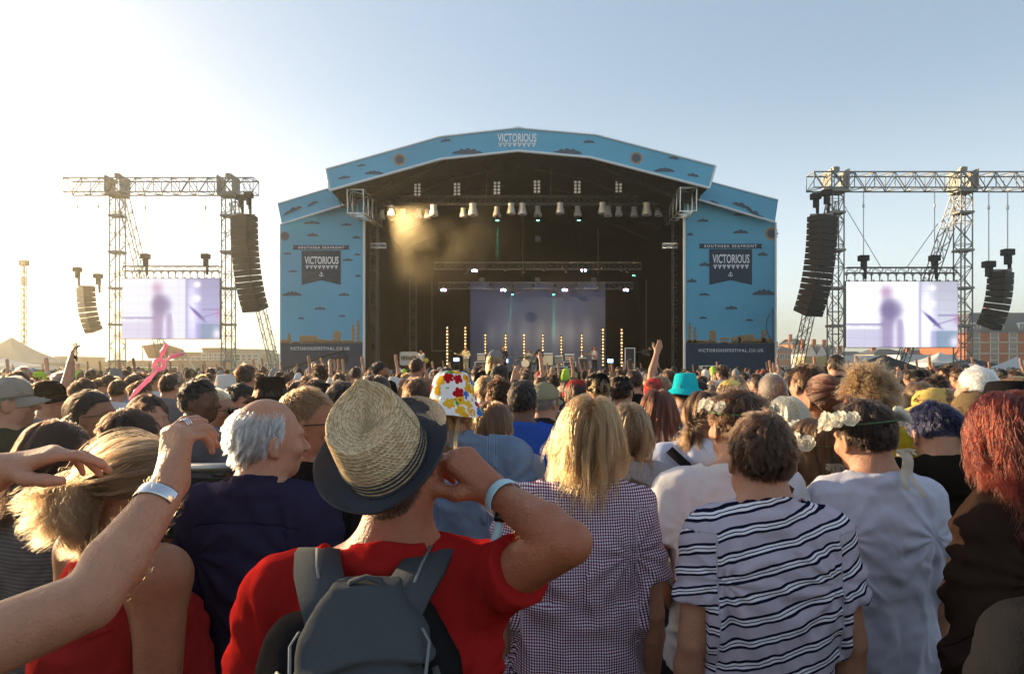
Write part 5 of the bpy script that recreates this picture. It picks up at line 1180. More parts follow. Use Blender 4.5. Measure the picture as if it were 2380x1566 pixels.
for k, (u0, u1, v0, Y) in enumerate(((1960, 2090, 826, 72), (2092, 2225, 824, 70), (1870, 1950, 828, 78))):
    a, b = P(u0, v0, Y), P(u1, v0, Y); cx = (a[0] + b[0]) / 2; w = b[0] - a[0]
    r = empty('trailer', (cx, Y, 0)); tag(r, ('long pale lorry trailer parked below the left half of the bright screen', 'long pale lorry trailer parked beside the far tower leg', 'yellowish trailer parked behind the near line array brace')[k], 'trailer')
    mb = MB(); mb.box(-w / 2, w / 2, 0, 2.5, 1.0, a[2]); mb.build('box_body', contm if k < 2 else pmat('container_yellow', (.35, .28, .12), .6), r); mb = MB(); mb.box(-w / 2, w / 2, .2, 2.3, .8, .995); mb.build('chassis', darksteel, r)
    for i in range(4):
        wx = (-w / 2 + .8, -w / 2 + 1.9, w / 2 - 1.9, w / 2 - .8)[i]; mb = MB(); mb.lathe([(.0, 0), (.48, 0), (.5, .05), (.5, .25), (.45, .3), (0, .3)], 16); V = np.array(mb.v)[:, [0, 2, 1]] + [wx, .1, .5]; mkmesh('wheel', V, mb.f, pmat('tyre', (.02, .02, .02), .8), r, True)
tentw = pmat('tent_white', (.75, .74, .72), .7, trans=.3); tentd = pmat('tent_dark', (.03, .03, .035), .8)
def tent(label, u, v, Y, w, eh, ph, m, curved=True, cat='tent', name='tent'):
    x = P(u, 0, Y)[0]; r = empty(name, (x, Y, 0)); tag(r, label, cat); V = []; n, k = 32, 9
    for i in range(n):
        t = 2 * math.pi * i / n; q = max(abs(math.cos(t)), abs(math.sin(t)))
        for j in range(k):
            s = j / (k - 1); rr = w / 2 * (1 - s) / q; z = eh + (ph - eh) * (s ** (1.9 if curved else 1.0)); V.append((rr * math.cos(t), rr * math.sin(t), z))
    mkmesh('roof', V, grid_faces(n, k), m, r, True)
    for sx in (-1, 1):
        for sy in (-1, 1): mb = MB(); mb.bar((sx * w / 2 * .97, sy * w / 2 * .97, 0), (sx * w / 2 * .97, sy * w / 2 * .97, eh), .04); mb.build('pole', steel, r)
    mb = MB(); mb.box(-w / 2, w / 2, -w / 2 - .01, -w / 2 + .01, eh - .35, eh); mb.box(-w / 2, w / 2, w / 2 - .01, w / 2 + .01, eh - .35, eh); mb.box(-w / 2 - .01, -w / 2 + .01, -w / 2, w / 2, eh - .35, eh); mb.box(w / 2 - .01, w / 2 + .01, -w / 2, w / 2, eh - .35, eh); mb.build('valance', m, r)
tent('big white peaked marquee at the far west edge of the field', 27, 0, 62, 8.5, P(0, 843, 62)[2], P(0, 783, 62)[2], pmat('tent_sand', (.55, .48, .38), .7, trans=.3))
tent('smaller white tent in front of the big peaked marquee', 12, 0, 55, 5, P(0, 850, 55)[2], P(0, 832, 55)[2], tentw)
tent('white curved tent top behind the far tower of the bright screen', 2185, 0, 55, 4.4, P(0, 843, 55)[2], P(0, 818, 55)[2], tentw)
tent('white peaked tent at the foot of the brick hotel', 2362, 0, 42, 3.6, P(0, 860, 42)[2], P(0, 829, 42)[2], tentw)
tent('black gazebo roof between the two white tents near the hotel', 2255, 0, 45, 3.2, P(0, 852, 45)[2], P(0, 833, 45)[2], tentd, False)
tent('black gazebo roof below the middle of the bright screen', 2052, 0, 40, 2.9, P(0, 855, 40)[2], P(0, 824, 40)[2], tentd, False)
brn = pmat('weathered_clapboard', (.30, .23, .15), .85, bump=(1, .3)); tile = pmat('terracotta_tile', (.33, .14, .07), .8)
for k, (u0, u1, v0, Y, m, rt, rh, rows, cols, lb) in enumerate(((105, 300, 840, 110, brn, 'flat', .3, 1, 9, 'long flat roofed seafront pavilion next to the peaked marquee'), (300, 415, 836, 105, brn, 'flat', .4, 1, 5, 'low brown pavilion standing behind the red sail roof'), (405, 470, 818, 120, brn, 'flat', .3, 2, 5, 'two storey brown block under the balloon'), (470, 520, 808, 118, brn, 'flat', .3, 2, 4, 'tall brown block beside the far gantry leg'),
                                                      (520, 600, 811, 122, stone, 'flat', .3, 2, 6, 'stepped pale seafront block right of the tall brown block'), (600, 660, 822, 125, stone, 'flat', .3, 1, 5, 'low pale block partly hidden by the stage wing'), (128, 160, 829, 100, brn, 'flat', .2, 1, 2, 'small square hut showing over the flat pavilion'))):
    a, b = P(u0, v0, Y), P(u1, v0, Y); house(lb, 'building', (a[0] + b[0]) / 2, Y, b[0] - a[0] - .1, 9, a[2] - rh, m, tile if k == 1 else m, rt, rows, cols, rh, 0, (1.1, 1.0), 'seafront_building')
a, b, c = P(335, 798, 98), P(345, 832, 98), P(440, 832, 98); r = empty('sail_canopy', (a[0], 98, 0)); tag(r, 'pointed red brown sail canopy over the low pavilion behind the gantry', 'canopy')
Vs = [tuple(P(330, 803, 97) - [a[0], 98, 0]), tuple(P(378, 797, 97) - [a[0], 98, 0]), tuple(P(425, 812, 99) - [a[0], 98, 0]), tuple(P(440, 833, 99) - [a[0], 98, 0]), tuple(P(345, 833, 97) - [a[0], 98, 0])]
Vs2 = [(x, y + .15, z) for x, y, z in Vs]; mkmesh('sail_cloth', Vs + Vs2, [(0, 1, 2, 3, 4), (9, 8, 7, 6, 5)] + [(i, (i + 1) % 5, 5 + (i + 1) % 5, 5 + i)[::-1] for i in range(5)], tile, r, False)
mb = MB(); mb.bar((0, 0, 0), tuple(V3(*Vs[0])), .08); mb.bar((3.6, 0, 0), tuple(V3(*Vs[1])), .08); mb.bar((8, .5, 0), tuple(V3(*Vs[2])), .08); mb.build('mast', steel, r)
r = empty('floodlight_tower', (P(56, 0, 70)[0], 70, 0)); tag(r, 'thin floodlight mast with a small square head over the marquee', 'light tower')
zt = P(0, 612, 70)[2]; mb = MB(); mb.truss((0, 0, 0), (0, 0, zt), .30, .30, .6, .045, .025, up=(0, 1, 0)); mb.build('mast', truss_m, r); mb = MB(); mb.box(-.45, .45, -.15, .15, zt - .25, zt + .3); mb.build('lamp_head', hoistm, r)
mb = MB(); mb.box(-.25, .3, -.1, .1, zt * .82, zt * .88); mb.build('control_box', steel, r)
# crane camera arm before the left wing
r = empty('camera_crane', (P(800, 0, 36)[0], 36, 0)); tag(r, 'black camera crane arm reaching across the lower west wing of the stage', 'camera crane')
def lo_(p): return tuple(np.array(p) - np.array([P(800, 0, 36)[0], 36, 0]))
mb = MB(); mb.bar(lo_(P(657, 858, 36)), lo_(P(800, 814, 36)), .07, 6, .05); mb.bar(lo_(P(800, 814, 36)), lo_(P(800, 830, 36)), .05); mb.bar((0, 0, 0), lo_(P(790, 820, 36)), .08); mb.build('arm', hoistm, r)
mb = MB(); mb.box(-.3, .15, -.2, .25, lo_(P(800, 842, 36))[2], lo_(P(800, 826, 36))[2]); mb.bar((-.3, 0, lo_(P(800, 834, 36))[2]), (-.55, -.1, lo_(P(800, 836, 36))[2]), .1, 8); mb.build('camera_head', hoistm, r)

# wash lamps added to brighten the backdrop; added warm lamp imitates sun on smoke
def wash(p, q, e, col, size, label, name='fill_lamp'):
    r = empty(name, p); tag(r, label, 'stage light'); mb = MB(); mb.box(-.18, .18, -.12, .12, -.02, .3); mb.build('lamp_body', lampblack, r)
    ld = bpy.data.lights.new('wash', 'SPOT'); ld.energy = e; ld.color = col; ld.spot_size = rad(size); ld.spot_blend = .8; ld.shadow_soft_size = .15; lo = bpy.data.objects.new('wash', ld); C.objects.link(lo); lo.parent = r; lo.location = (0, 0, -.08)
    lo.rotation_euler = Vector(q - p).to_track_quat('-Z', 'Y').to_euler()
for u, t in ((1120, 'west'), (1250, 'middle'), (1380, 'east')): wash(P(u, 655, 49.5), P(u, 740, 54), 95, (.62, .70, 1), 95, 'added black wash lamp brightening the backdrop in blue, %s of the rear truss' % t)
wash(P(1250, 560, 44), P(1250, 840, 48), 700, (1, .80, .55), 80, 'warm wash lamp high over the drum kit lighting the band')
wash(P(900, 478, 42.6), P(1050, 600, 43.4), 5200, (1, .66, .26), 105, 'added warm lamp at the west stage leg, imitating sun on the golden smoke')
def smoke(name, c, r, dens, scale, seed, label):
    mb = MB(); n, k = 20, 12; V = [(c[0] + r[0] * math.cos(2 * math.pi * i / n) * math.sin(math.pi * j / (k - 1)), c[1] + r[1] * math.sin(2 * math.pi * i / n) * math.sin(math.pi * j / (k - 1)), c[2] - r[2] * math.cos(math.pi * j / (k - 1))) for i in range(n) for j in range(k)]
    m = bpy.data.materials.new(name); m.use_nodes = True; N = m.node_tree.nodes; L = m.node_tree.links; N.remove(N['Principled BSDF']); v = N.new('ShaderNodeVolumePrincipled'); v.inputs['Color'].default_value = (.95, .92, .88, 1); v.inputs['Anisotropy'].default_value = .2
    g = N.new('ShaderNodeNewGeometry') if False else N.new('ShaderNodeTexCoord'); vm = N.new('ShaderNodeVectorMath'); vm.operation = 'SUBTRACT'; L.new(g.outputs['Object'], vm.inputs[0]); vm.inputs[1].default_value = tuple(c)
    vd = N.new('ShaderNodeVectorMath'); vd.operation = 'DIVIDE'; L.new(vm.outputs[0], vd.inputs[0]); vd.inputs[1].default_value = tuple(r); ln = N.new('ShaderNodeVectorMath'); ln.operation = 'LENGTH'; L.new(vd.outputs[0], ln.inputs[0])
    nz = N.new('ShaderNodeTexNoise'); nz.inputs['Scale'].default_value = scale; nz.inputs['Detail'].default_value = 4; L.new(g.outputs['Object'], nz.inputs['Vector'])
    fall = N.new('ShaderNodeMapRange'); fall.inputs['From Min'].default_value = 1; fall.inputs['From Max'].default_value = .15; fall.inputs['To Max'].default_value = 1.0; L.new(ln.outputs['Value'], fall.inputs['Value'])
    cr = N.new('ShaderNodeMapRange'); cr.inputs['From Min'].default_value = .40; cr.inputs['From Max'].default_value = .70; L.new(nz.outputs['Fac'], cr.inputs['Value'])
    mu = N.new('ShaderNodeMath'); mu.operation = 'MULTIPLY'; L.new(fall.outputs[0], mu.inputs[0]); L.new(cr.outputs[0], mu.inputs[1]); m2 = N.new('ShaderNodeMath'); m2.operation = 'MULTIPLY'; L.new(mu.outputs[0], m2.inputs[0]); m2.inputs[1].default_value = dens
    L.new(m2.outputs[0], v.inputs['Density']); L.new(v.outputs[0], N['Material Output'].inputs['Volume']); o = mkmesh(name, V, grid_faces(n, k), m); o['kind'] = 'stuff'; tag(o, label, 'smoke')
smoke('smoke', P(985, 520, 43.2), (7.2, 2.0, 5.2), .11, .36, 1, 'golden smoke drifting under the west side of the stage roof')
smoke('smoke', P(1250, 730, 50), (7.5, 3.4, 5.2), .05, .35, 2, 'thin blue grey stage smoke before the backdrop')
# ------------------------------------------------------------------ people near the camera
def attr_cloth(key, build, rough=.85, weave=700):
    m = pmat('cloth_' + key, (.5, .5, .5), rough, bump=(weave, .25), sheen=.0, spec=.0); N = m.node_tree.nodes; L = m.node_tree.links
    a = N.new('ShaderNodeAttribute'); a.attribute_name = 'cloth'; sp_ = N.new('ShaderNodeSeparateXYZ'); L.new(a.outputs['Vector'], sp_.inputs[0])
    build(N, L, sp_, N['Principled BSDF'])
    if key != 'straw': wrinkle(m, .22)
    return m
def mnode(N, L, op, a, b=None):
    n = N.new('ShaderNodeMath'); n.operation = op
    for i, q in enumerate((a, b)):
        if q is None: continue
        if isinstance(q, (int, float)): n.inputs[i].default_value = q
        else: L.new(q, n.inputs[i])
    return n.outputs[0]
def stripes(N, L, s, b):
    tc = N.new('ShaderNodeTexCoord'); nz = N.new('ShaderNodeTexNoise'); nz.inputs['Scale'].default_value = 9; nz.inputs['Detail'].default_value = 2; L.new(tc.outputs['Object'], nz.inputs['Vector'])
    v = mnode(N, L, 'SUBTRACT', s.outputs[1], mnode(N, L, 'MULTIPLY', s.outputs[0], .26)); v = mnode(N, L, 'ADD', v, mnode(N, L, 'MULTIPLY', nz.outputs['Fac'], .022))
    f = mnode(N, L, 'FRACT', mnode(N, L, 'DIVIDE', v, .054)); r = N.new('ShaderNodeValToRGB'); r.color_ramp.interpolation = 'CONSTANT'; e = r.color_ramp.elements
    nv = (.012, .012, .030, 1); wh = (.80, .78, .84, 1); base = (.50, .45, .53, 1)
    cols = [(0, nv), (.12, wh), (.22, nv), (.27, wh), (.37, nv), (.49, base)]
    e[0].position = 0; e[0].color = nv; e[1].position = .12; e[1].color = wh
    for p, c in cols[2:]: q = e.new(p); q.color = c
    L.new(f, r.inputs[0]); L.new(r.outputs[0], b.inputs['Base Color'])
def gingham(N, L, s, b):
    x = mnode(N, L, 'LESS_THAN', mnode(N, L, 'FRACT', mnode(N, L, 'DIVIDE', s.outputs[0], .0076)), .45); y = mnode(N, L, 'LESS_THAN', mnode(N, L, 'FRACT', mnode(N, L, 'DIVIDE', s.outputs[1], .0076)), .45)
    c1 = N.new('ShaderNodeMix'); c1.data_type = 'RGBA'; c1.inputs['A'].default_value = (.80, .74, .77, 1); c1.inputs['B'].default_value = (.15, .10, .20, 1)
    c2 = N.new('ShaderNodeMix'); c2.data_type = 'RGBA'; c2.inputs['A'].default_value = (1, 1, 1, 1); c2.inputs['B'].default_value = (.40, .16, .22, 1)
    L.new(x, c1.inputs['Factor']); L.new(y, c2.inputs['Factor']); m = N.new('ShaderNodeMix'); m.data_type = 'RGBA'; m.blend_type = 'MULTIPLY'; m.inputs['Factor'].default_value = 1
    L.new(c1.outputs['Result'], m.inputs['A']); L.new(c2.outputs['Result'], m.inputs['B']); L.new(m.outputs['Result'], b.inputs['Base Color'])
def fineribs(N, L, s, b):
    w = mnode(N, L, 'FRACT', mnode(N, L, 'DIVIDE', s.outputs[1], .012)); r = N.new('ShaderNodeValToRGB'); e = r.color_ramp.elements; e[0].color = (.07, .065, .065, 1); e[1].color = (.16, .145, .14, 1); L.new(w, r.inputs[0]); L.new(r.outputs[0], b.inputs['Base Color'])
def floral(N, L, s, b):
    tc = N.new('ShaderNodeTexCoord'); v = N.new('ShaderNodeTexVoronoi'); v.inputs['Scale'].default_value = 16; L.new(tc.outputs['Object'], v.inputs['Vector']); r = N.new('ShaderNodeValToRGB'); e = r.color_ramp.elements
    e[0].color = (.65, .60, .62, 1); e[1].color = (.55, .12, .18, 1); e[1].position = .75; q = e.new(.45); q.color = (.70, .68, .66, 1); q = e.new(.6); q.color = (.16, .25, .22, 1)
    sx = N.new('ShaderNodeSeparateXYZ'); L.new(v.outputs['Color'], sx.inputs[0]); L.new(sx.outputs[0], r.inputs[0]); L.new(r.outputs[0], b.inputs['Base Color'])
def daisy(N, L, s, b):
    """big flower print in flat colours: petals by angle round voronoi cell centres"""
    tc = N.new('ShaderNodeTexCoord'); v = N.new('ShaderNodeTexVoronoi'); v.inputs['Scale'].default_value = 23; v.inputs['Randomness'].default_value = .6; L.new(tc.outputs['Object'], v.inputs['Vector'])
    d = N.new('ShaderNodeVectorMath'); d.operation = 'SUBTRACT'; sc_ = N.new('ShaderNodeVectorMath'); sc_.operation = 'SCALE'; sc_.inputs['Scale'].default_value = 1
    L.new(tc.outputs['Object'], d.inputs[0]); L.new(v.outputs['Position'], d.inputs[1])
    sx = N.new('ShaderNodeSeparateXYZ'); L.new(d.outputs[0], sx.inputs[0]); 
    ang = mnode(N, L, 'ARCTAN2', sx.outputs[2], mnode(N, L, 'ADD', sx.outputs[0], mnode(N, L, 'MULTIPLY', sx.outputs[1], .6)))
    pet = mnode(N, L, 'ADD', mnode(N, L, 'MULTIPLY', mnode(N, L, 'ABSOLUTE', mnode(N, L, 'SINE', mnode(N, L, 'MULTIPLY', ang, 2.5))), .20), .42)
    inside = mnode(N, L, 'LESS_THAN', v.outputs['Distance'], pet); core = mnode(N, L, 'LESS_THAN', v.outputs['Distance'], .13)
    sc2 = N.new('ShaderNodeSeparateXYZ'); L.new(v.outputs['Color'], sc2.inputs[0]); r = N.new('ShaderNodeValToRGB'); r.color_ramp.interpolation = 'CONSTANT'; e = r.color_ramp.elements
    e[0].color = (.70, .36, .02, 1); e[1].color = (.05, .14, .48, 1); e[1].position = .34
    for p, c in ((.5, (.42, .012, .02, 1)), (.66, (.07, .30, .06, 1)), (.82, (.75, .42, .03, 1))): q = e.new(p); q.color = c
    L.new(sc2.outputs[0], r.inputs[0]); r2 = N.new('ShaderNodeValToRGB'); r2.color_ramp.interpolation = 'CONSTANT'; e = r2.color_ramp.elements; e[0].color = (.45, .02, .02, 1); e[1].color = (.75, .5, .04, 1); e[1].position = .5; L.new(sc2.outputs[1], r2.inputs[0])
    m1 = N.new('ShaderNodeMix'); m1.data_type = 'RGBA'; m1.inputs['A'].default_value = (.80, .79, .77, 1); L.new(inside, m1.inputs['Factor']); L.new(r.outputs[0], m1.inputs['B'])
    m2 = N.new('ShaderNodeMix'); m2.data_type = 'RGBA'; L.new(core, m2.inputs['Factor']); L.new(m1.outputs['Result'], m2.inputs['A']); L.new(r2.outputs[0], m2.inputs['B']); L.new(m2.outputs['Result'], b.inputs['Base Color'])
def straw(N, L, s, b):
    tc = N.new('ShaderNodeTexCoord'); w = mnode(N, L, 'FRACT', mnode(N, L, 'DIVIDE', s.outputs[1], .0085)); tri = mnode(N, L, 'ABSOLUTE', mnode(N, L, 'SUBTRACT', w, .5))
    row = mnode(N, L, 'FLOOR', mnode(N, L, 'DIVIDE', s.outputs[1], .00425)); sgn = mnode(N, L, 'SUBTRACT', mnode(N, L, 'MULTIPLY', mnode(N, L, 'MODULO', row, 2), 2), 1)
    dg = mnode(N, L, 'ADD', mnode(N, L, 'DIVIDE', s.outputs[0], .0065), mnode(N, L, 'MULTIPLY', mnode(N, L, 'MULTIPLY', tri, sgn), 1.6)); fr = mnode(N, L, 'ABSOLUTE', mnode(N, L, 'SUBTRACT', mnode(N, L, 'FRACT', dg), .5))
    cb = N.new('ShaderNodeCombineXYZ'); L.new(mnode(N, L, 'FLOOR', dg), cb.inputs[0]); L.new(row, cb.inputs[1]); wn_ = N.new('ShaderNodeTexWhiteNoise'); wn_.noise_dimensions = '2D'; L.new(cb.outputs[0], wn_.inputs['Vector'])
    r = N.new('ShaderNodeValToRGB'); e = r.color_ramp.elements; e[0].color = (.52, .36, .20, 1); e[1].color = (.88, .68, .43, 1); L.new(wn_.outputs['Value'], r.inputs[0])
    gap = mnode(N, L, 'LESS_THAN', tri, .46); mm = N.new('ShaderNodeMix'); mm.data_type = 'RGBA'; mm.inputs['A'].default_value = (.17, .11, .05, 1); L.new(mnode(N, L, 'MULTIPLY', gap, mnode(N, L, 'LESS_THAN', fr, .47)), mm.inputs['Factor']); L.new(r.outputs[0], mm.inputs['B'])
    L.new(mm.outputs['Result'], b.inputs['Base Color'])
    bp = N.new('ShaderNodeBump'); bp.inputs['Strength'].default_value = .9; bp.inputs['Distance'].default_value = .0022; L.new(mnode(N, L, 'SUBTRACT', mnode(N, L, 'MULTIPLY', mnode(N, L, 'SUBTRACT', .5, tri), 1.4), mnode(N, L, 'MULTIPLY', fr, 1.2)), bp.inputs['Height']); L.new(bp.outputs[0], b.inputs['Normal'])
def seamed(col, vs, us=(), col2=None, yoke=.12, dark=.55, var=(5, .10)):
    def f(N, L, s, b):
        dist = None
        for v in vs:
            q = mnode(N, L, 'ABSOLUTE', mnode(N, L, 'SUBTRACT', mnode(N, L, 'ADD', s.outputs[1], mnode(N, L, 'MULTIPLY', mnode(N, L, 'MULTIPLY', s.outputs[0], s.outputs[0]), yoke * 6)), v)); dist = q if dist is None else mnode(N, L, 'MINIMUM', dist, q)
        for u in us:
            q = mnode(N, L, 'ABSOLUTE', mnode(N, L, 'SUBTRACT', mnode(N, L, 'ABSOLUTE', s.outputs[0]), u)); dist = mnode(N, L, 'MINIMUM', dist, q)
        r = N.new('ShaderNodeValToRGB'); e = r.color_ramp.elements; e[0].position = .0; e[0].color = tuple(c * dark for c in col) + (1,); e[1].position = .5; e[1].color = tuple(col) + (1,); q = e.new(.2); q.color = tuple(min(1, c * (1.5 if col2 else 1.0)) for c in col) + (1,)
        L.new(mnode(N, L, 'MULTIPLY', dist, 70), r.inputs[0]); tc = N.new('ShaderNodeTexCoord'); nz = N.new('ShaderNodeTexNoise'); nz.inputs['Scale'].default_value = var[0]; nz.inputs['Detail'].default_value = 6; L.new(tc.outputs['Object'], nz.inputs['Vector'])
        mr = N.new('ShaderNodeMapRange'); mr.inputs['From Min'].default_value = .3; mr.inputs['From Max'].default_value = .7; mr.inputs['To Min'].default_value = 1 - var[1]; mr.inputs['To Max'].default_value = 1 + var[1]; L.new(nz.outputs['Fac'], mr.inputs['Value'])
        m = N.new('ShaderNodeVectorMath'); m.operation = 'SCALE'; L.new(r.outputs[0], m.inputs[0]); L.new(mr.outputs[0], m.inputs['Scale']); L.new(m.outputs[0], b.inputs['Base Color'])
        bp = N.new('ShaderNodeBump'); bp.inputs['Strength'].default_value = .8; bp.inputs['Distance'].default_value = .004; L.new(mnode(N, L, 'MINIMUM', mnode(N, L, 'MULTIPLY', dist, 180), 1.0), bp.inputs['Height']); L.new(bp.outputs[0], b.inputs['Normal'])
    return f
STRIPE = attr_cloth('striped_jersey', stripes); GING = attr_cloth('gingham', gingham); RIBS = attr_cloth('grey_rib', fineribs); FLORAL = attr_cloth('floral', floral); DAISY = attr_cloth('flower_print', daisy); STRAW = attr_cloth('straw', straw, .6)
def hero(u, v, D, label, **kw):
    X = (u - CU) / FOC * D; Ht = CZ - (v - HV) / FOC * D - kw.pop('crown', .014); cap = kw.pop('bodyu', None)
    if cap is not None: dx = X - (cap - CU) / FOC * D; X = X - dx; kw['lean'] = (dx, kw.get('lean', (0, 0))[1])
    if 'yaw' in kw: kw['yaw'] = rad(kw['yaw'])
    i = person(label, X, D, H=Ht, **kw); PEOPLE.append((X, D)); i['X'] = X; i['D'] = D; i['yaw'] = kw.get('yaw', 0)
    return i
def local(info, p):
    """world point -> the person's own frame"""
    c, s = math.cos(-info['yaw']), math.sin(-info['yaw']); x, y = p[0] - info['X'], p[1] - info['D']; return np.array([c * x - s * y, s * x + c * y, p[2]])
def ring(c, axis, R_, r, name, m, parent, ry=None, n=28, k=8, gap=0, flat_=1.0, up=(0, 0, 1)):
    axis = unit(axis); a = unit(np.cross(axis, up if abs(np.dot(axis, up)) < .9 else (1, 0, 0))); b = np.cross(axis, a); V = []; ry = ry or R_
    for i in range(n):
        t = gap / 2 + (2 * math.pi - gap) * i / (n if not gap else n - 1)
        for j in range(k):
            q = 2 * math.pi * j / k; V.append(np.array(c) + a * math.cos(t) * (R_ + r * math.cos(q)) + b * math.sin(t) * (ry + r * math.cos(q)) + axis * r * flat_ * math.sin(q))
    V = np.array(V); nj = k; Fq = []
    for i in range(n if not gap else n - 1):
        for j in range(k): Fq.append((i * k + j, ((i + 1) % n) * k + j, ((i + 1) % n) * k + (j + 1) % k, i * k + (j + 1) % k))
    return mkmesh(name, V, Fq, m, parent, True)
def strap(pts, w, nrm, name, m, parent, th=.004):
    """flat band through points; nrm: outward normals"""
    pts = np.array(pts, float); n = len(pts); V = []
    nn = np.array(nrm, float); nn = np.tile(nn, (n, 1)) if nn.ndim == 1 else nn
    for i in range(n):
        t = unit(pts[min(i + 1, n - 1)] - pts[max(i - 1, 0)]); s = unit(np.cross(t, nn[i])); ww = w[i] if hasattr(w, '__len__') else w; q = unit(nn[i])
        V += [pts[i] - s * ww / 2, pts[i] + s * ww / 2, pts[i] + s * ww / 2 + q * th, pts[i] - s * ww / 2 + q * th]
    Fs = []
    for i in range(n - 1):
        for j in range(4): Fs.append((i * 4 + j, i * 4 + (j + 1) % 4, i * 4 + 4 + (j + 1) % 4, i * 4 + 4 + j))
    Fs += [(0, 3, 2, 1), (n * 4 - 4, n * 4 - 3, n * 4 - 2, n * 4 - 1)]
    return mkmesh(name, V, Fs, m, parent, True)
def sunglasses(info, up=False, name='sunglasses', m=None):
    m = m or pmat('dark_glasses', (.015, .012, .01), .15); dz = .085 if up else .012; dy = -.055 if up else 0; mb = MB()
    for s in (-1, 1):
        mb.bar((s * .082, .088 + dy, dz), (s * .084, -.01 + dy, dz - .004), .0022, 5); mb.lathe([(0, 0), (.024, 0), (.025, .002), (.024, .004), (0, .004)], 14); k = len(mb.v) - 70
        for q in range(k, len(mb.v)): x, y, z = mb.v[q]; mb.v[q] = (s * .034 + x, .108 + dy + z - abs(x + s * .034 - s * .034) * .0, dz - .004 + y * .8)
        mb.bar((s * .058, .104 + dy, dz), (s * .082, .088 + dy, dz), .0025, 5)
    mb.bar((-.012, .110 + dy, dz), (.012, .110 + dy, dz), .0022, 5); return head_mesh(info, mb.v, mb.f, name, m)
def flower_crown(info, a0=0, a1=360, n=9, seed=1, tiltb=.0, fs=1.0):
    rr = np.random.RandomState(seed); V = []; Fs = []; petal = pmat('silk_petal', (.80, .76, .66), .7, trans=.35); leaf = pmat('silk_leaf', (.06, .12, .04), .7)
    mb = MB(); pts = [(.084 * math.cos(t), .105 * math.sin(t) - .012, .055 + tiltb * math.sin(t)) for t in np.linspace(0, 2 * math.pi, 24, endpoint=False)]; mb.path([(x * 1.12, (y + .012) * 1.1 - .012, z) for x, y, z in pts], .003, 5, True); band = head_mesh(info, mb.v, mb.f, 'flower_crown', leaf)
    hp = info['hp']
    for k in range(n):
        t = rad(a0 + (a1 - a0) * (k + .5) / n); c = V3(.108 * math.cos(t), .126 * math.sin(t) - .012, .066 + tiltb * math.sin(t) + rr.uniform(-.012, .012)); out = unit((math.cos(t), math.sin(t), .45)); s1 = unit(np.cross(out, (0, 0, 1))); s2 = np.cross(s1, out); R0 = rr.uniform(.020, .032) * fs
        V = []; Fs = []
        for layer, (sc_, tilt, m_) in enumerate(((1.0, .25, 6), (.72, .65, 5), (.42, 1.1, 4))):
            for p in range(m_):
                an = 2 * math.pi * (p + rr.rand() * .3 + layer * .5) / m_; d = s1 * math.cos(an) + s2 * math.sin(an); sd = -s1 * math.sin(an) + s2 * math.cos(an); n0 = len(V)
                for a in range(5):
                    q = a / 4; cen = c + (d * math.cos(tilt * q) + out * (math.sin(tilt * q) + .18)) * R0 * sc_ * q * 1.15; wd = R0 * sc_ * .62 * math.sin(math.pi * min(.86, .12 + q * .78)) ** .8
                    for b in (-1, 0, 1): V.append(cen + sd * wd * b + out * .004 * abs(b) * (1 + rr.rand()))
                for a in range(4):
                    for b in range(2): i0 = n0 + a * 3 + b; Fs.append((i0, i0 + 1, i0 + 4, i0 + 3))
        V = hp['o'] + (np.array(V) * hp['big']) @ hp['R'].T; mkmesh('flower', V, Fs, petal, band, True)
    return band
def ribbon(info, c, L=.14, name='ribbon'):
    m = pmat('organza_ribbon', (.74, .66, .52), .4, trans=.5); hp = info['hp']; V = []; Fs = []
    def band(pts, w):
        n0 = len(V)
        for i, p in enumerate(pts): V.append((p[0] - w / 2, p[1], p[2] + .004)); V.append((p[0] + w / 2, p[1] - .003, p[2] - .004))
        for i in range(len(pts) - 1): Fs.append((n0 + 2 * i, n0 + 2 * i + 1, n0 + 2 * i + 3, n0 + 2 * i + 2))
    for s in (-1, 1):
        band([(c[0] + s * .030 * math.sin(t), c[1] - .006 - .012 * abs(math.sin(t)), c[2] + .016 * (1 - math.cos(t)) * .5 - .004 * t) for t in np.linspace(0, math.pi * 1.6, 12)], .014)
        band([(c[0] + s * (.005 + .018 * q) + .006 * math.sin(q * 7 + s), c[1] - .008 - .006 * math.sin(q * 9), c[2] - L * q * (1 if s > 0 else .8)) for q in np.linspace(0, 1, 12)], .019)
    V = hp['o'] + (np.array(V) * hp['big']) @ hp['R'].T; return mkmesh(name, V, Fs, m, info['root'], True)
CL = {k: cloth(k, c, **kw) for k, c, kw in (('red_tee', (.34, .016, .015), {}), ('navy_shirt', (.040, .036, .070), dict(rough=.7)), ('white_tee', (.62, .60, .62), {}), ('cool_white_tee', (.55, .55, .64), {}), ('denim', (.16, .22, .31), dict(weave=500, var=.2)), ('grey_tee', (.24, .25, .29), {}),
     ('black_tee', (.012, .011, .012), {}), ('grey_knit', (.32, .31, .32), {}), ('ivory_jacket', (.56, .53, .50), {}), ('lilac_hoodie', (.55, .58, .72), {}), ('yellow', (.72, .50, .035), {}), ('black_hoodie', (.016, .013, .010), {}), ('brown_jacket', (.055, .032, .024), dict(rough=.65)), ('charcoal', (.026, .026, .026), {}),
     ('royal_blue', (.030, .085, .36), {}), ('grey_hoodie', (.27, .28, .33), {}), ('red_vest', (.26, .018, .018), {}), ('olive', (.055, .05, .035), {}), ('pink', (.50, .22, .19), {}), ('dark_plum', (.04, .026, .036), {}), ('grey_marl', (.15, .14, .15), {}), ('purple', (.22, .12, .42), {}), ('beige', (.42, .33, .25), {}))}
jeans = cloth('blue_jeans', (.10, .15, .25), weave=400)
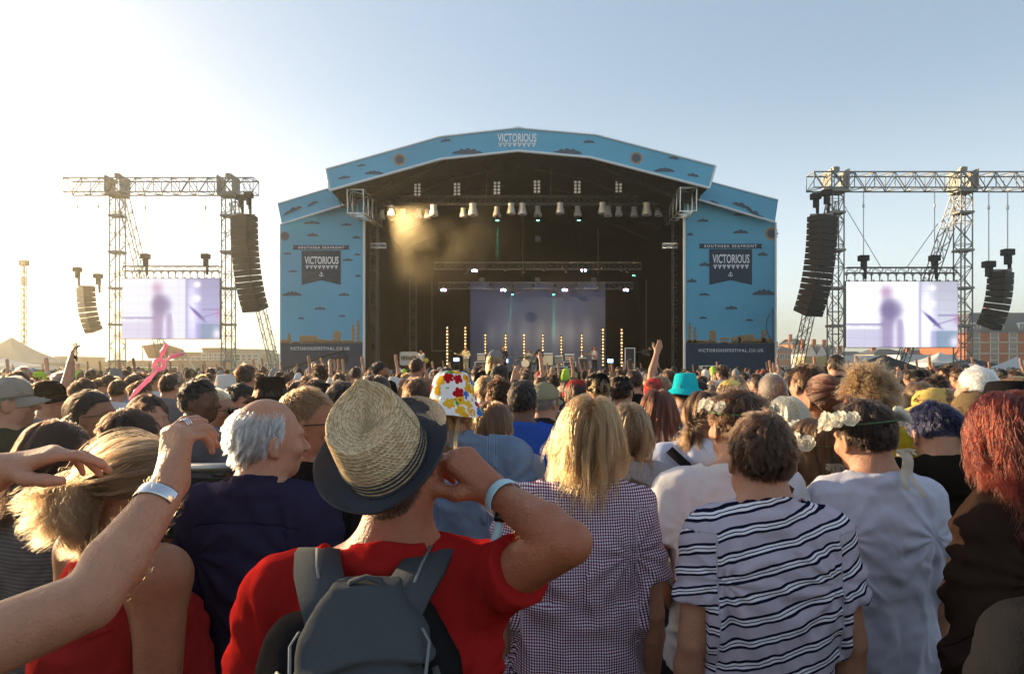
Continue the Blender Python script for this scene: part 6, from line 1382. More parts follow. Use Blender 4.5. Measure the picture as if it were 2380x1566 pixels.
CL['denim'] = attr_cloth('denim_seamed', seamed((.155, .215, .30), (1.36, 1.10), (.13, .10), col2=1, var=(7, .22)), weave=500)
CL['navy_shirt'] = attr_cloth('navy_seamed', seamed((.026, .023, .048), (1.375,), (), var=(4, .08)))
CL['brown_jacket'] = attr_cloth('jacket_seamed', seamed((.030, .018, .014), (1.38,), (.15,), var=(6, .2)), rough=.6)
PEOPLE = []
# --- man in the straw hat
E_ = (.305, -.150, 1.545); W_ = (.192, .012, 1.588)
hatman = hero(884, 980, 1.15, 'person in red t-shirt and straw hat with dark brim, right hand gripping the brim', w=1.04, fat=1.05, lean=(.036, 0), head=(-4, -40, -15), skin='red', h=.0055, armk=.84, headbig=.83, crown=-.05,
              arms=('down', ((.178, -.01, 1.435), E_, W_, (-.72, .02, .70), (-.62, .55, -.52))), curls=(None, [(62, 68, 40), (62, 72, 40), (66, 74, 40), (66, 70, 40)]), finebox=[((.03, -.20, 1.53), (.27, .13, 1.76), .0032)],
              top=dict(mat=CL['red_tee'], loose=.018, amp=1.5, collar=.012, h=.006, len=.46), hair=dict(style='buzz', n=2000, color='brown', under=-.25, r=.0003), legmat=jeans)
print('hatman', hatman['hp']['o'])
def make_fedora(info):
    O = np.array([.010, -.004, -.006]) + info['hp']['o'] + unit((-.30, -.66, .70)) * .036; a = unit((-.28, -.66, .70)); f = unit(V3(.12, 1, 0) - np.dot(V3(.12, 1, 0), a) * a); r = np.cross(f, a); M = np.stack([r, f, a], 1) * .83
    n = 128; V = []; at = []; prof = []; ns = 22
    for j in range(ns): prof.append(('s', j / (ns - 1)))
    for j in range(1, 24): prof.append(('t', 1 - j / 23))
    for i in range(n):
        t = 2 * math.pi * i / n; c, s = math.cos(t), math.sin(t); arc = 0; last = None
        for kind, q in prof:
            fr = max(0, s)
            if kind == 's':
                z = .112 * q; rx = .0865 - .012 * q ** 2; ry = .104 - .016 * q ** 2; pinch = 1 - .30 * q ** 2 * fr ** 2 * (abs(c) ** .5); x, y = rx * c * pinch, ry * s * (1 - .10 * q * fr); z += .016 * q * s + .010 * q ** 3 * (-s > .3) 
            else:
                rx, ry = .0745 * q, .088 * q; pinch = 1 - .30 * fr ** 2 * (abs(c) ** .5) * q; x, y = rx * c * pinch, ry * s * (1 - .10 * fr * q) - .012 * (1 - q)
                lip = .008 * math.sin(math.pi * min(1, (1 - q) * 5)); dent = .016 * (1 - q ** 2.0)
                z = .112 + .016 * s * q + .010 * (-s > .3) * q + lip - dent + .020 * math.exp(-((x / .014) ** 2)) * max(0, (y - .0) / .09) * (1 - q * .4)
            p = np.array([x, y, z]); 
            if last is not None: arc += np.linalg.norm(p - last)
            last = p; V.append(O + M @ p); at.append((t * .075, arc, 0))
    crown = mkmesh('straw_hat', V, grid_faces(n, len(prof))[:, ::-1].copy(), STRAW, info['root'], True, {'cloth': np.array(at)})
    dark = pmat('hat_brim_weave', (.045, .048, .062), .8, bump=(420, .7)); V = []; pr = [(0, .002), (.012, -.001), (.024, -.003), (.036, -.001), (.046, .006), (.050, .013), (.051, .017), (.048, .015), (.040, .001), (.024, -.007), (.0, -.004)]
    at = []
    for i in range(n):
        t = 2 * math.pi * i / n; c, s = math.cos(t), math.sin(t)
        for (e, z) in pr:
            k = 1 + .25 * abs(c); sn = -.022 * max(0, s) * e / .05; up = .010 * (-s if s < 0 else 0) * e / .05 + .012 * abs(c) * e / .05
            V.append(O + M @ np.array([(.0865 + e * (1 - .05 * abs(s))) * c, (.104 + e) * s, z * k + sn + up]))
    mkmesh('brim', V, grid_faces(n, len(pr))[:, ::-1].copy(), dark, crown, True)
    for zc, rr in ((.006, .0030), (.019, .0016), (.028, .0016), (.037, .0013)):
        V = []; 
        for i in range(n):
            t = 2 * math.pi * i / n; c, s = math.cos(t), math.sin(t)
            for j in range(6): q = 2 * math.pi * j / 6; V.append(O + M @ np.array([(.0870 - .0011 * zc / .03 + rr * math.cos(q)) * c, (.1045 - .0013 * zc / .03 + rr * math.cos(q)) * s, zc + .0023 * s + rr * 1.6 * math.sin(q)]))
        mkmesh('hat_band', V, [(i * 6 + j, ((i + 1) % n) * 6 + j, ((i + 1) % n) * 6 + (j + 1) % 6, i * 6 + (j + 1) % 6) for i in range(n) for j in range(6)], dark, crown, True)
    return crown
make_fedora(hatman)
def wristband(info, W, fd, name='wristband', R_=.033, tail=None):
    m = pmat('blue_satin_band', (.42, .62, .68), .5); o = ring(W, fd, R_, .0015, name, m, info['root'], flat_=6.5); return o
wd_ = unit(np.array(E_) - W_); wb = wristband(hatman, np.array(W_) + wd_ * .030, wd_, R_=.0325)
cp = np.array(W_) + wd_ * .030 + V3(-.006, -.030, -.020); strap([cp, cp + V3(-.004, -.006, -.025), cp + V3(-.013, -.004, -.055), cp + V3(-.020, .0, -.085)], .014, (-.3, -1, .1), 'band_tail', pmat('blue_satin_band', (.42, .62, .68), .5), wb, .0008)
strap([cp + V3(0, -.002, .004), cp + V3(-.002, -.004, -.010)], .017, (-.3, -1, .1), 'band_clasp', pmat('black_plastic', (.01, .01, .01), .3), wb, .003)
strap([cp + V3(-.0155, -.0058, -.066), cp + V3(-.017, -.0050, -.074)], .0145, (-.3, -1, .1), 'printed_stripe', pmat('band_orange', (.6, .25, .04), .5), wb, .0006)
# backpack: a thing of its own on his back
bp0 = empty('backpack', (hatman['X'] + .006, hatman['D'] - .105, .965), rad(5)); tag(bp0, 'slate grey and black backpack hanging on the back of the person in the straw hat', 'backpack')
def pack_part(name, fn, lo, hi, m, h=.006):
    G = Field(lo, hi, h); fn(G); V, Q = G.mesh(); return mkmesh(name, V, Q, m, bp0, True)
slate_f = cloth('slate_canvas', (.070, .073, .078), .8, 600); blk_f = cloth('black_canvas', (.014, .013, .014), .75, 600); grey_f = cloth('grey_piping', (.20, .21, .22), .6, 500)
def body_(G):
    G.loft([-.26, -.20, -.06, .12, .26, .36, .42, .46, .485, .50, .51], [0] * 11, [-.075, -.08, -.09, -.095, -.094, -.09, -.084, -.075, -.064, -.055, -.05], [.12, .14, .155, .158, .158, .152, .142, .124, .100, .07, .05], [.06, .07, .085, .09, .088, .082, .072, .058, .042, .03, .02], 0, 2.8)
    G.warp(lambda x, y, z: wav(x, y, z, 3, 34, 4) * .004, (-1, -1, -1), (1, 1, 1))
pack_part('main_bag', body_, (-.22, -.23, -.3), (.22, .04, .56), blk_f)
def flap(G):
    G.loft([.385, .395, .42, .45, .475, .487, .505, .518, .526], [.006, .006, .006, .005, .004, .003, .0, 0, 0], [-.112, -.114, -.112, -.104, -.093, -.086, -.074, -.064, -.058], [.074, .078, .083, .087, .090, .084, .066, .054, .048], [.084, .086, .082, .074, .062, .052, .040, .030, .024], 0, 5)
    G.warp(lambda x, y, z: -.008 * np.exp(-((z - .462 + 2.6 * x * x - .16 * x) / .006) ** 2) + .008 * np.exp(-((z - .448 + 2.8 * x * x - .16 * x) / .005) ** 2) - .007 * np.exp(-((z - .436 + 3 * x * x - .13 * x) / .006) ** 2) + .004 * np.exp(-((z - .425 + 3 * x * x - .13 * x) / .005) ** 2) + wav(x, y, z, 9, 38, 4) * .0026, (-1, -1, -1), (1, 1, 1))
pack_part('flap', flap, (-.2, -.25, .35), (.2, .05, .56), slate_f, .004)
def pocket(G):
    G.loft([.0, .10, .25, .33, .38, .405, .42, .428], [.012] * 8, [-.13, -.135, -.14, -.14, -.135, -.13, -.122, -.115], [.13, .14, .14, .135, .118, .092, .062, .035], [.08, .09, .095, .092, .085, .078, .068, .058], 0, 2.4)
    G.warp(lambda x, y, z: wav(x, y, z, 19, 30, 4) * .003, (-1, -1, -1), (1, 1, 1))
pack_part('front_pocket', pocket, (-.18, -.26, -.02), (.2, .0, .46), grey_f, .005)
for s in (-1, 1): o = strap([(s * .074 + .006, -.197, .392), (s * .080 + .006, -.192, .42), (s * .085 + .005, -.176, .45), (s * .089 + .004, -.152, .475), (s * .080 + .003, -.136, .487)], .0035, (s * .6, -1, 0), 'piping', grey_f, bp0, .003)
for s in (-1, 1): strap([(s * .10, -.150, .44), (s * .115, -.165, .40), (s * .125, -.175, .34)], .010, (s * .8, -1, .2), 'zip', pmat('zip_metal', (.12, .12, .12), .4, .6, bump=(900, .8)), bp0, .002)
for s in (-1, 1):
    pts = [(s * .046, -.092, .478), (s * .058, -.066, .505), (s * .078, -.006, .522), (s * .090, .05, .532), (s * .102, .12, .520), (s * .105, .20, .47), (s * .105, .245, .38)]
    nn = [(0, -.8, .6), (0, -.6, .8), (0, -.3, 1), (0, 0, 1), (0, .3, 1), (0, 1, .4), (0, 1, .1)]
    strap(pts, [.062, .068, .070, .070, .066, .06, .055], nn, 'shoulder_strap', slate_f, bp0, .012)
strap([(-.03, -.075, .505), (-.022, -.070, .528), (0, -.066, .534), (.022, -.070, .528), (.03, -.075, .505)], .014, (0, 0, 1), 'handle', slate_f, bp0, .004)
for s in (-1, 1): strap([(s * .064, -.060, .511), (s * .078, -.016, .538), (s * .090, .045, .549)], .004, [(0, -.6, .8), (0, -.3, 1), (0, 0, 1)], 'stitched_seam', grey_f, bp0, .0015)
# --- clapping woman at the west edge of the frame
clap = person('person with pale bare arms, silver cuff bracelet and rings, both hands raised', -.985, .86, 0, 1.69, 1.0, 1.22, True, (10, -5, 0), skin='fair', h=.0055,
              arms=(((-.16, 0, 1.38), (-.05, .16, 1.46), (.125, .29, 1.628), (.90, .25, .32), (.25, .25, -.95)), ((.185, 0, 1.395), (.405, .075, 1.482), (.425, .262, 1.612), (.02, .22, .97), (.45, .88, -.05))),
              curls=([(18, 22, 12), (26, 26, 14), (34, 30, 16), (40, 34, 18)], [(48, 30, 18), (66, 36, 20), (72, 44, 24), (74, 52, 26)]), finebox=[((.08, .22, 1.55), (.60, .46, 1.85), .0032)],
              top=dict(mat=CL['charcoal'], sleeve='none', loose=.01), hair=dict(style='long', n=1500, color='dark', L=.3), thumbs=(1, 1))
clap['X'], clap['D'], clap['yaw'] = -.985, .86, 0; PEOPLE.append((-.985, .86))
silver = pmat('polished_silver', (.75, .74, .76), .16, 1.0)
Ec, Wc = V3(.405, .075, 1.482), V3(.425, .262, 1.612); dd_ = unit(Ec - Wc); ring(Wc + dd_ * .045, dd_, .0345, .0018, 'cuff_bracelet', silver, clap['root'], gap=1.0, flat_=7, up=(0, 1, 0)); 
f_ = unit((.02, .22, .97)); nr_ = unit(V3(.45, .88, -.05) - np.dot(V3(.45, .88, -.05), f_) * f_)
kn = Wc + f_ * .090 + np.cross(f_, nr_) * .009; a_ = rad(66); fd_ = f_ * math.cos(a_) + nr_ * math.sin(a_)
for q in (.018, .022, .026): ring(kn + fd_ * q, fd_, .0098, .0011, 'ring', silver, clap['root'], n=18, k=6)
Wl = V3(.125, .29, 1.628)
fl_ = unit((.90, .25, .32)); nl_ = unit(V3(.25, .25, -.95) - np.dot(V3(.25, .25, -.95), fl_) * fl_)
# --- other close people
TS = dict
lady = hero(284, 1000, 1.74, 'person with wind-blown fair ponytail, bare arms and red sleeveless top', yaw=-36, fem=True, fat=1.6, w=1.2, head=(-8, 20, 0), headbig=.97, skin='tan', h=.006, arms=('down', 'down'), top=dict(mat=CL['red_vest'], sleeve='none', loose=.008, hem=.98), legs='skirt', legmat=cloth('black_skirt', (.012, .01, .01)), hair=dict(style='pony', n=8000, color='sandy', L=.20, ties=((0, -.112, -.01),), fuzz=.16, wave=.014, r=.0005, vol=.9, tail_r=.04, kick=.6))
darkw = hero(110, 960, 2.25, 'person with long loose dark hair and glasses in grey ribbed long sleeves', fem=True, head=(-58, 8, 0), yaw=-20, skin='tan', h=.0075, top=dict(mat=RIBS, sleeve='long', loose=.014, hem=.8), hair=dict(style='long', n=5000, color='dark', L=.36, wave=.008, r=.0008, clump=.4)); sunglasses(darkw)
bald = hero(606, 914, 1.98, 'person with balding crown, white hair at the sides and dark navy shirt', head=(-48, 2, 3), fat=1.06, w=.95, skin='fair', h=.006, crown=.004, top=dict(mat=CL['navy_shirt'], sleeve='long', loose=.022, collar=.020, nz=1.47, amp=1.4), hair=dict(style='sides', n=9000, color='white', L=.042, fuzz=.14, r=.0006, clump=.6), yaw=-6)
shades = hero(703, 888, 2.35, 'person with cropped greying hair and wraparound sunglasses in black, beside the bald head', head=(-62, 0, 0), yaw=-20, skin='tan', h=.0075, top=dict(mat=CL['black_tee'], hood=False), hair=dict(style='short', n=4000, color='dirty', L=.022, r=.0006)); sunglasses(shades)
deni = hero(1050, 860, 2.85, 'person in faded denim jacket and white bucket hat printed with bright flowers', fem=True, w=1.12, fat=1.12, h=.0075, head=(-10, 0, 0), bodyu=1085, top=dict(mat=CL['denim'], sleeve='long', loose=.035, collar=.026, amp=1.8, hem=.86), hair=dict(style='long', n=3500, color='blond', L=.27, r=.0009, under=.35))
prof = [(.001, .146), (.03, .145), (.058, .138), (.075, .122), (.085, .09), (.091, .055), (.094, .032), (.097, .028), (.108, .010), (.122, -.016), (.131, -.036), (.133, -.040), (.129, -.038), (.106, .006), (.092, .024)]
Vh, Fh = lathe_shape(prof, 72, lambda t, j, r, z: (r * math.cos(t) * (1 + .02 * math.sin(3 * t)), r * math.sin(t) * 1.14 - .012, z - .06 * r * math.sin(t) + .005 * math.sin(4 * t + 1) * (j > 7) + .003 * math.sin(7 * t) * (j < 4)))
head_mesh(deni, Vh, Fh, 'bucket_hat', DAISY)
youth = hero(1140, 925, 3.25, 'person with chin length brown hair in grey-blue t-shirt behind the denim jacket', bodyu=1155, head=(-35, 4, 0), h=.009, w=.95, top=dict(mat=CL['grey_tee'], loose=.03), hair=dict(style='long', n=3200, color='midbrown', L=.15, r=.0010, vol=1.2))
ging = hero(1362, 905, 2.0, 'person with shoulder length blond hair in red and navy gingham short sleeve shirt', bodyu=1338, head=(-12, 6, 5), w=.99, fat=1.0, h=.006, top=dict(mat=GING, loose=.026, collar=.018, amp=1.6, hem=.86, len=.66), legmat=cloth('black_trousers', (.012, .012, .014)), hair=dict(style='long', n=9000, color='blond', L=.235, r=.00065, wave=.006, shoulders=False, vol=1.3, clump=.42, part=.035, fuzz=.3))
greyl = hero(1462, 925, 2.75, 'person with blond hair in pale grey long sleeves and dark skirt behind the gingham', bodyu=1452, fem=True, h=.009, arms=('down', 'front'), legs='skirt', legmat=cloth('dark_skirt', (.10, .09, .10)), top=dict(mat=CL['grey_knit'], sleeve='long', loose=.022, hem=.95), hair=dict(style='long', n=2500, color='dirty', L=.24, r=.0010))
jack = hero(1530, 895, 3.6, 'person with auburn hair in ivory jacket wearing a pale drawstring bag', bodyu=1545, fem=True, h=.009, head=(-20, 5, 0), top=dict(mat=CL['ivory_jacket'], sleeve='long', loose=.028, hem=.84, collar=.022), hair=dict(style='long', n=3000, color='auburn', L=.27, r=.0011))
plait = hero(1638, 897, 3.2, 'person with two brown plaits in a lilac white hoodie with black strap across the back', bodyu=1628, fem=True, w=1.05, h=.009, top=dict(mat=CL['lilac_hoodie'], sleeve='long', loose=.032, hood=True, hem=.9), legmat=jeans, hair=dict(style='pony', n=3500, color='midbrown', L=.16, ties=((-.055, -.085, -.03), (.055, -.085, -.03)), r=.0009))
whit = hero(1722, 890, 2.25, 'person with tousled brown hair and flower crown in off-white t-shirt, arms folded', bodyu=1695, head=(12, 4, 0), w=1.05, h=.0065, arms=('hip', 'fold'), top=dict(mat=CL['white_tee'], loose=.030, len=.62, amp=1.2), legmat=jeans, hair=dict(style='short', n=6000, color='brown', L=.065, r=.0007, fuzz=.3)); flower_crown(whit, -40, 220, 13, 3, .012, .62)
stri = hero(1773, 942, 1.84, 'person with short brown hair in lilac grey t-shirt with navy and white stripes', bodyu=1783, head=(-3, 3, 2), w=.97, fat=1.0, h=.0055, top=dict(mat=STRIPE, loose=.018, collar=.013, amp=1.3, len=.62), hair=dict(style='short', n=10000, color='brown', L=.038, r=.0006, fuzz=.16, clump=.5, fl=.5), legmat=cloth('black_trousers', (.012, .012, .014)))
crow = hero(2030, 913, 2.25, 'person in plain white t-shirt with flower crown, trailing ribbon and lanyard', bodyu=2032, head=(12, 12, -5), w=.93, fat=.95, h=.006, top=dict(mat=CL['cool_white_tee'], loose=.024, amp=1.4, len=.6), hair=dict(style='short', n=8000, color='dark', L=.045, r=.0006, fuzz=.3)); flower_crown(crow, -42, 222, 15, 5, .012); ribbon(crow, (.03, -.115, -.055), .15)
crwf = hero(1902, 960, 2.5, 'person with long brown hair, small white flower crown and organza bow', fem=True, w=.9, head=(4, 2, 0), h=.0075, skin='tan', top=dict(mat=CL['beige'], sleeve='none', loose=.01, nz=1.36, hem=.95), hair=dict(style='long', n=6000, color='midbrown', L=.28, r=.0008, wave=.008)); flower_crown(crwf, 20, 235, 10, 8, .02); ribbon(crwf, (.0, -.122, -.03), .13)
fluf = hero(2022, 842, 2.95, 'tall person with big thinning fluffy reddish hair in yellow long sleeve shirt', bodyu=2040, head=(0, 6, 0), skin='red', w=1.1, fat=1.15, h=.009, top=dict(mat=CL['yellow'], sleeve='long', loose=.03), hair=dict(style='curly', n=5000, color='dirty', L=.10, r=.0008, fuzz=.5, clump=.3))
navyh = hero(2192, 915, 2.65, 'person with blue black hair, head bowed, in a black hooded jacket', bodyu=2205, head=(-8, 32, 0), w=1.16, fat=1.2, h=.008, top=dict(mat=CL['black_hoodie'], sleeve='long', loose=.040, hood=True, hem=.76, amp=1.6), hair=dict(style='short', n=5000, color='navy', L=.06, r=.0008, fuzz=.3))
redh = hero(2362, 893, 1.72, 'person with long deep red hair, dark brown jacket and pale denim shorts', bodyu=2440, head=(-6, 2, -4), yaw=4, fem=True, fat=.98, w=.92, h=.0065, top=dict(mat=CL['brown_jacket'], sleeve='long', loose=.040, amp=2.0, hem=1.0), legs='shorts', legmat=cloth('pale_denim', (.34, .36, .40), weave=300), hair=dict(style='long', n=11000, color='red', L=.24, r=.0007, wave=.012, fuzz=.4, vol=1.15, clump=.5, part=-.02))
edge = person('person in near black knit sweater with only one shoulder in view', .93, .98, rad(5), 1.72, 1.08, 1.2, False, (0, 0, 0), h=.009, top=dict(mat=cloth('near_black_knit', (.013, .013, .015), weave=260), sleeve='long', loose=.03, amp=1.8), hair=dict(style='short', n=1200, color='dark', L=.04), arms=('down', 'down')); PEOPLE.append((.93, .98))
# --- second tier
sp_ = lambda c, n=2200, L=.045, r=.0011, **k: dict(style='short', n=n, color=c, L=L, r=r, **k)
lg_ = lambda c, n=2400, L=.28, r=.0012, **k: dict(style='long', n=n, color=c, L=L, r=r, **k)
def gingham_big(N, L, s, b):
    x = mnode(N, L, 'LESS_THAN', mnode(N, L, 'FRACT', mnode(N, L, 'DIVIDE', s.outputs[0], .06)), .5); y = mnode(N, L, 'LESS_THAN', mnode(N, L, 'FRACT', mnode(N, L, 'DIVIDE', s.outputs[1], .06)), .5)
    a = mnode(N, L, 'MULTIPLY', mnode(N, L, 'ADD', x, y), .5); r = N.new('ShaderNodeValToRGB'); r.color_ramp.elements[0].color = (.6, .6, .6, 1); r.color_ramp.elements[1].color = (.012, .012, .014, 1); L.new(a, r.inputs[0]); L.new(r.outputs[0], b.inputs['Base Color'])
T2 = [
 (1832, 912, 2.85, 'person with sleek platinum blond bob in white between the striped shirt and the flower crowns', dict(fem=True, hair=lg_('platinum', L=.16, n=3500), top=dict(mat=CL['white_tee'], sleeve='long'))),
 (1797, 858, 4.1, 'person with shaved head and grey stubble in black', dict(skin='red', hair=dict(style='buzz', n=1500, color='grey', r=.0008), top=dict(mat=CL['black_tee']), w=1.08)),
 (1882, 838, 3.9, 'tall person with short brown hair and sunlit ear in black t-shirt', dict(head=(18, 0, 0), hair=sp_('brown'), top=dict(mat=CL['black_tee']))),
 (1916, 864, 3.3, 'person with swept up auburn hair, sunglasses on head and floral blouse', dict(fem=True, skin='tan', head=(20, 0, 0), hair=dict(style='pony', n=2500, color='auburn', L=.02, ties=((0, -.1, .06),), r=.0012), top=dict(mat=FLORAL, sleeve='tee', collar=.02), gl=1)),
 (2277, 843, 3.6, 'tall person with short silver hair in purple top near the hotel', dict(head=(14, 0, 0), hair=sp_('white', L=.035), top=dict(mat=CL['purple']))),
 (2275, 900, 3.1, 'person in dark glasses with mottled brown head scarf beside the long red hair', dict(head=(10, 5, 0), skin='tan', hair=sp_('dark'), top=dict(mat=CL['dark_plum']), hat=('beanie', 'scarf', (.16, .11, .06)), gl=0)),
 (2352, 880, 2.6, 'person in round black felt hat above the long red hair', dict(hair=lg_('auburn'), top=dict(mat=CL['black_tee']), hat=('bucket', 'black_felt', (.012, .011, .012)), fem=True)),
 (2180, 893, 4.0, 'person in faded yellow cap worn sideways near the black hood', dict(hair=sp_('brown'), top=dict(mat=CL['white_tee']), hat=('cap', 'faded_yellow', (.60, .43, .13)), head=(60, 10, 0))),
 (2138, 880, 4.4, 'person with wavy fair hair in brown behind the yellow shirt', dict(fem=True, hair=lg_('dirty', wave=.012), top=dict(mat=CL['beige']))),
 (1213, 876, 4.0, 'person with black hair and beard in royal blue t-shirt', dict(skin='brown', head=(-18, 0, 0), hair=sp_('black', L=.035, n=3000), top=dict(mat=CL['royal_blue'], loose=.03), w=1.08, arms=('down', 'down'), bodyu=1210)),
 (1262, 882, 4.3, 'person in khaki baseball cap and dark collared shirt', dict(head=(-40, 2, 0), hair=sp_('grey', L=.02), top=dict(mat=CL['charcoal'], collar=.022), hat=('cap', 'khaki', (.27, .24, .15)))),
 (970, 872, 4.4, 'person with short brown hair in pale grey hoodie left of the flower print hat', dict(head=(8, 0, 0), w=.9, hair=sp_('brown', L=.055), top=dict(mat=CL['grey_hoodie'], sleeve='long', hood=True, loose=.03))),
 (1392, 860, 5.0, 'person in snug black cap over fair hair right behind the blond hair', dict(hair=sp_('blond'), top=dict(mat=CL['dark_plum']), hat=('beanie', 'black_cap', (.010, .009, .010)))),
 (1444, 868, 5.3, 'person in black cap and black hooded top beside the snug black cap', dict(hair=sp_('dark'), head=(-30, 0, 0), top=dict(mat=CL['black_hoodie'], hood=True), hat=('cap', 'black_cap', (.010, .009, .010)))),
 (1342, 876, 5.4, 'person in brick red baseball cap over dark hair', dict(hair=lg_('dark', L=.2), head=(30, 0, 0), top=dict(mat=CL['grey_marl']), hat=('cap', 'brick_red', (.33, .035, .03)))),
 (1594, 864, 4.9, 'person in bright turquoise bucket hat and white shirt with black strap', dict(hair=sp_('black'), skin='tan', top=dict(mat=CL['white_tee'], loose=.03), hat=('bucket', 'turquoise', (.015, .44, .50)), strap=1)),
 (1700, 876, 4.6, 'person in pale yellow cap behind the tousled flower crown head', dict(hair=lg_('brown'), fem=True, top=dict(mat=CL['white_tee']), hat=('cap', 'pale_yellow', (.72, .56, .16)))),
 (1521, 873, 5.8, 'person in red and blue panelled beach cap', dict(hair=sp_('brown'), top=dict(mat=CL['grey_tee']), hat=('beanie', 'panel', (.45, .06, .05)))),
 (1160, 872, 5.0, 'person with curly dark brown hair left of the royal blue shirt', dict(hair=dict(style='curly', n=1500, color='brown', L=.05, r=.0014), top=dict(mat=CL['grey_marl']))),
 (1128, 868, 5.6, 'person with short sandy hair just behind the flower print hat', dict(hair=sp_('dirty'), top=dict(mat=CL['olive']))),
 (455, 873, 3.8, 'person with short dark hair and glasses in grey t-shirt leaning at the barrier', dict(head=(-62, 0, 0), yaw=-30, skin='brown', hair=sp_('black', L=.04, n=3000), top=dict(mat=CL['grey_marl'], loose=.03), arms=('down', 'front'), w=1.1)),
 (500, 898, 4.1, 'person with white blond updo and sunglasses in pink top', dict(fem=True, head=(-65, 0, 0), yaw=-40, hair=dict(style='pony', n=2200, color='platinum', L=.06, ties=((0, -.11, .0),), r=.0012), top=dict(mat=CL['pink'], sleeve='none', loose=.01), arms=('down', 'front'), gl=0)),
 (338, 908, 3.3, 'person in profile with short dark hair and black t-shirt holding the pink balloon', dict(fem=True, head=(-75, -2, 0), yaw=-45, hair=lg_('dark', L=.12, n=2600), top=dict(mat=CL['black_tee'], len=.5), arms=('front', 'front'))),
 (216, 903, 3.5, 'person with dark tied hair in plum top, looking east under the short line array', dict(fem=True, head=(-70, -4, 0), yaw=-30, skin='tan', hair=dict(style='pony', n=3000, color='black', L=.16, ties=((0, -.115, .0),), r=.0011, wave=.01), top=dict(mat=CL['dark_plum']), gl=0)),
 (285, 938, 2.6, 'person with thick cropped dark hair directly behind the fair ponytail', dict(head=(-25, 8, 0), skin='tan', hair=sp_('dark', n=4500, L=.055, r=.0008), top=dict(mat=CL['charcoal']))),
 (12, 868, 3.3, 'bulky person in grey cap and dark olive shirt at the far west edge', dict(head=(-60, 0, 0), fat=1.35, w=1.15, hair=sp_('grey'), top=dict(mat=CL['olive'], loose=.03), hat=('cap', 'stone_cap', (.28, .24, .20)))),
 (110, 878, 4.4, 'person in two tone cap with grey headphones next to the bulky olive shirt', dict(head=(-70, 0, 0), yaw=-30, hair=sp_('dark'), top=dict(mat=CL['grey_marl']), hat=('cap', 'black_cap', (.010, .009, .010)))),
 (190, 876, 5.2, 'person with round cropped hair in dark shirt behind the tied dark hair', dict(hair=sp_('dark'), head=(-20, 0, 0), top=dict(mat=CL['charcoal']))),
 (523, 868, 6.0, 'person in cream white bucket hat near the sunglasses and pink top', dict(hair=sp_('brown'), top=dict(mat=CL['lilac_hoodie']), hat=('bucket', 'cream_hat', (.62, .58, .52)))),
 (550, 885, 4.5, 'person in profile with dark quiff and black jacket beside the cream bucket hat', dict(head=(-70, 5, 0), yaw=-30, hair=sp_('black', L=.055), top=dict(mat=CL['black_tee'], sleeve='long'))),
 (628, 872, 3.9, 'person in wide dark sun hat behind the bald head', dict(hair=lg_('dark'), fem=True, top=dict(mat=CL['charcoal']), hat=('bucket', 'dark_sunhat', (.03, .022, .016)))),
 (790, 880, 4.2, 'person with dark wavy hair holding up a phone behind the straw hat', dict(hair=sp_('black', L=.06), head=(10, 0, 0), top=dict(mat=CL['black_tee']), arms=('phone', 'phone'), phone=1)),
 (735, 874, 5.5, 'person in black and white checked shirt left of the straw hat', dict(hair=sp_('dark'), top=dict(mat=attr_cloth('check', lambda N, L, s, b: gingham_big(N, L, s, b)), sleeve='long'))),
]

for (u, v, D, lb, kw) in T2:
    kw = dict(kw); hat = kw.pop('hat', None); gl = kw.pop('gl', None); ph = kw.pop('phone', 0); stp = kw.pop('strap', 0)
    i_ = hero(u, v, D, lb, h=.0095 if D < 3.5 else .0115, **kw)
    if hat:
        hm = cloth('hat_' + hat[1], hat[2], .8, 500)
        if hat[0] == 'bucket': bucket_hat(i_, hm, .055, .035)
        elif hat[0] == 'cap': baseball_cap(i_, hm)
        else: baseball_cap(i_, hm, beanie=True, lo=.0, name='beanie')
    if gl is not None: sunglasses(i_, up=bool(gl))
    if stp: strap([(-.16, -.10, 1.42), (-.10, -.150, 1.36), (.0, -.158, 1.24), (.10, -.158, 1.12), (.17, -.12, 1.02)], .045, (0, -1, .1), 'bag_strap', blk_f, i_['root'])
    if ph:
        c = i_['A'][0][2]; q = local(i_, P(757, 903, D - .0)); r = empty('phone', (0, 0, 0)); o = MB().box(-.078, .078, -.004, .004, -.038, .038).build('phone', pmat('phone_black', (.01, .01, .012), .2)); bpy.data.objects.remove(r)
        w_ = P(757, 903, D + .32); o.location = w_; tag(o, 'black phone held up sideways behind the bald head', 'phone')

ring((0, -.012, 1.475 * crow['zs']), (0, .25, 1), .066, .0016, 'lanyard', pmat('lanyard_navy', (.012, .03, .07), .5), crow['root'], flat_=6)
strap([(-.17, -.10, 1.43), (-.10, -.150, 1.36), (.0, -.160, 1.24), (.10, -.158, 1.12), (.18, -.12, 1.02)], .040, (0, -1, .1), 'bag_strap', blk_f, plait['root'])
strap([(.16, -.10, 1.43), (.10, -.158, 1.36), (.0, -.165, 1.24), (-.10, -.160, 1.12), (-.18, -.12, 1.02)], .030, (0, -1, .1), 'bag_strap', cloth('tan_strap', (.10, .05, .03)), whit['root'])
db = empty('drawstring_bag', (jack['X'] - .01, 3.6 - .16, 1.0)); tag(db, 'pale beige drawstring bag hanging on the back of the ivory jacket', 'bag')
G = Field((-.22, -.14, -.02), (.22, .08, .42), .008); G.loft([.0, .02, .12, .24, .32, .345, .37, .38], [0] * 8, [-.03] * 8, [.13, .15, .155, .125, .07, .035, .05, .055], [.035, .05, .06, .05, .035, .025, .035, .03], 0, 2.6)
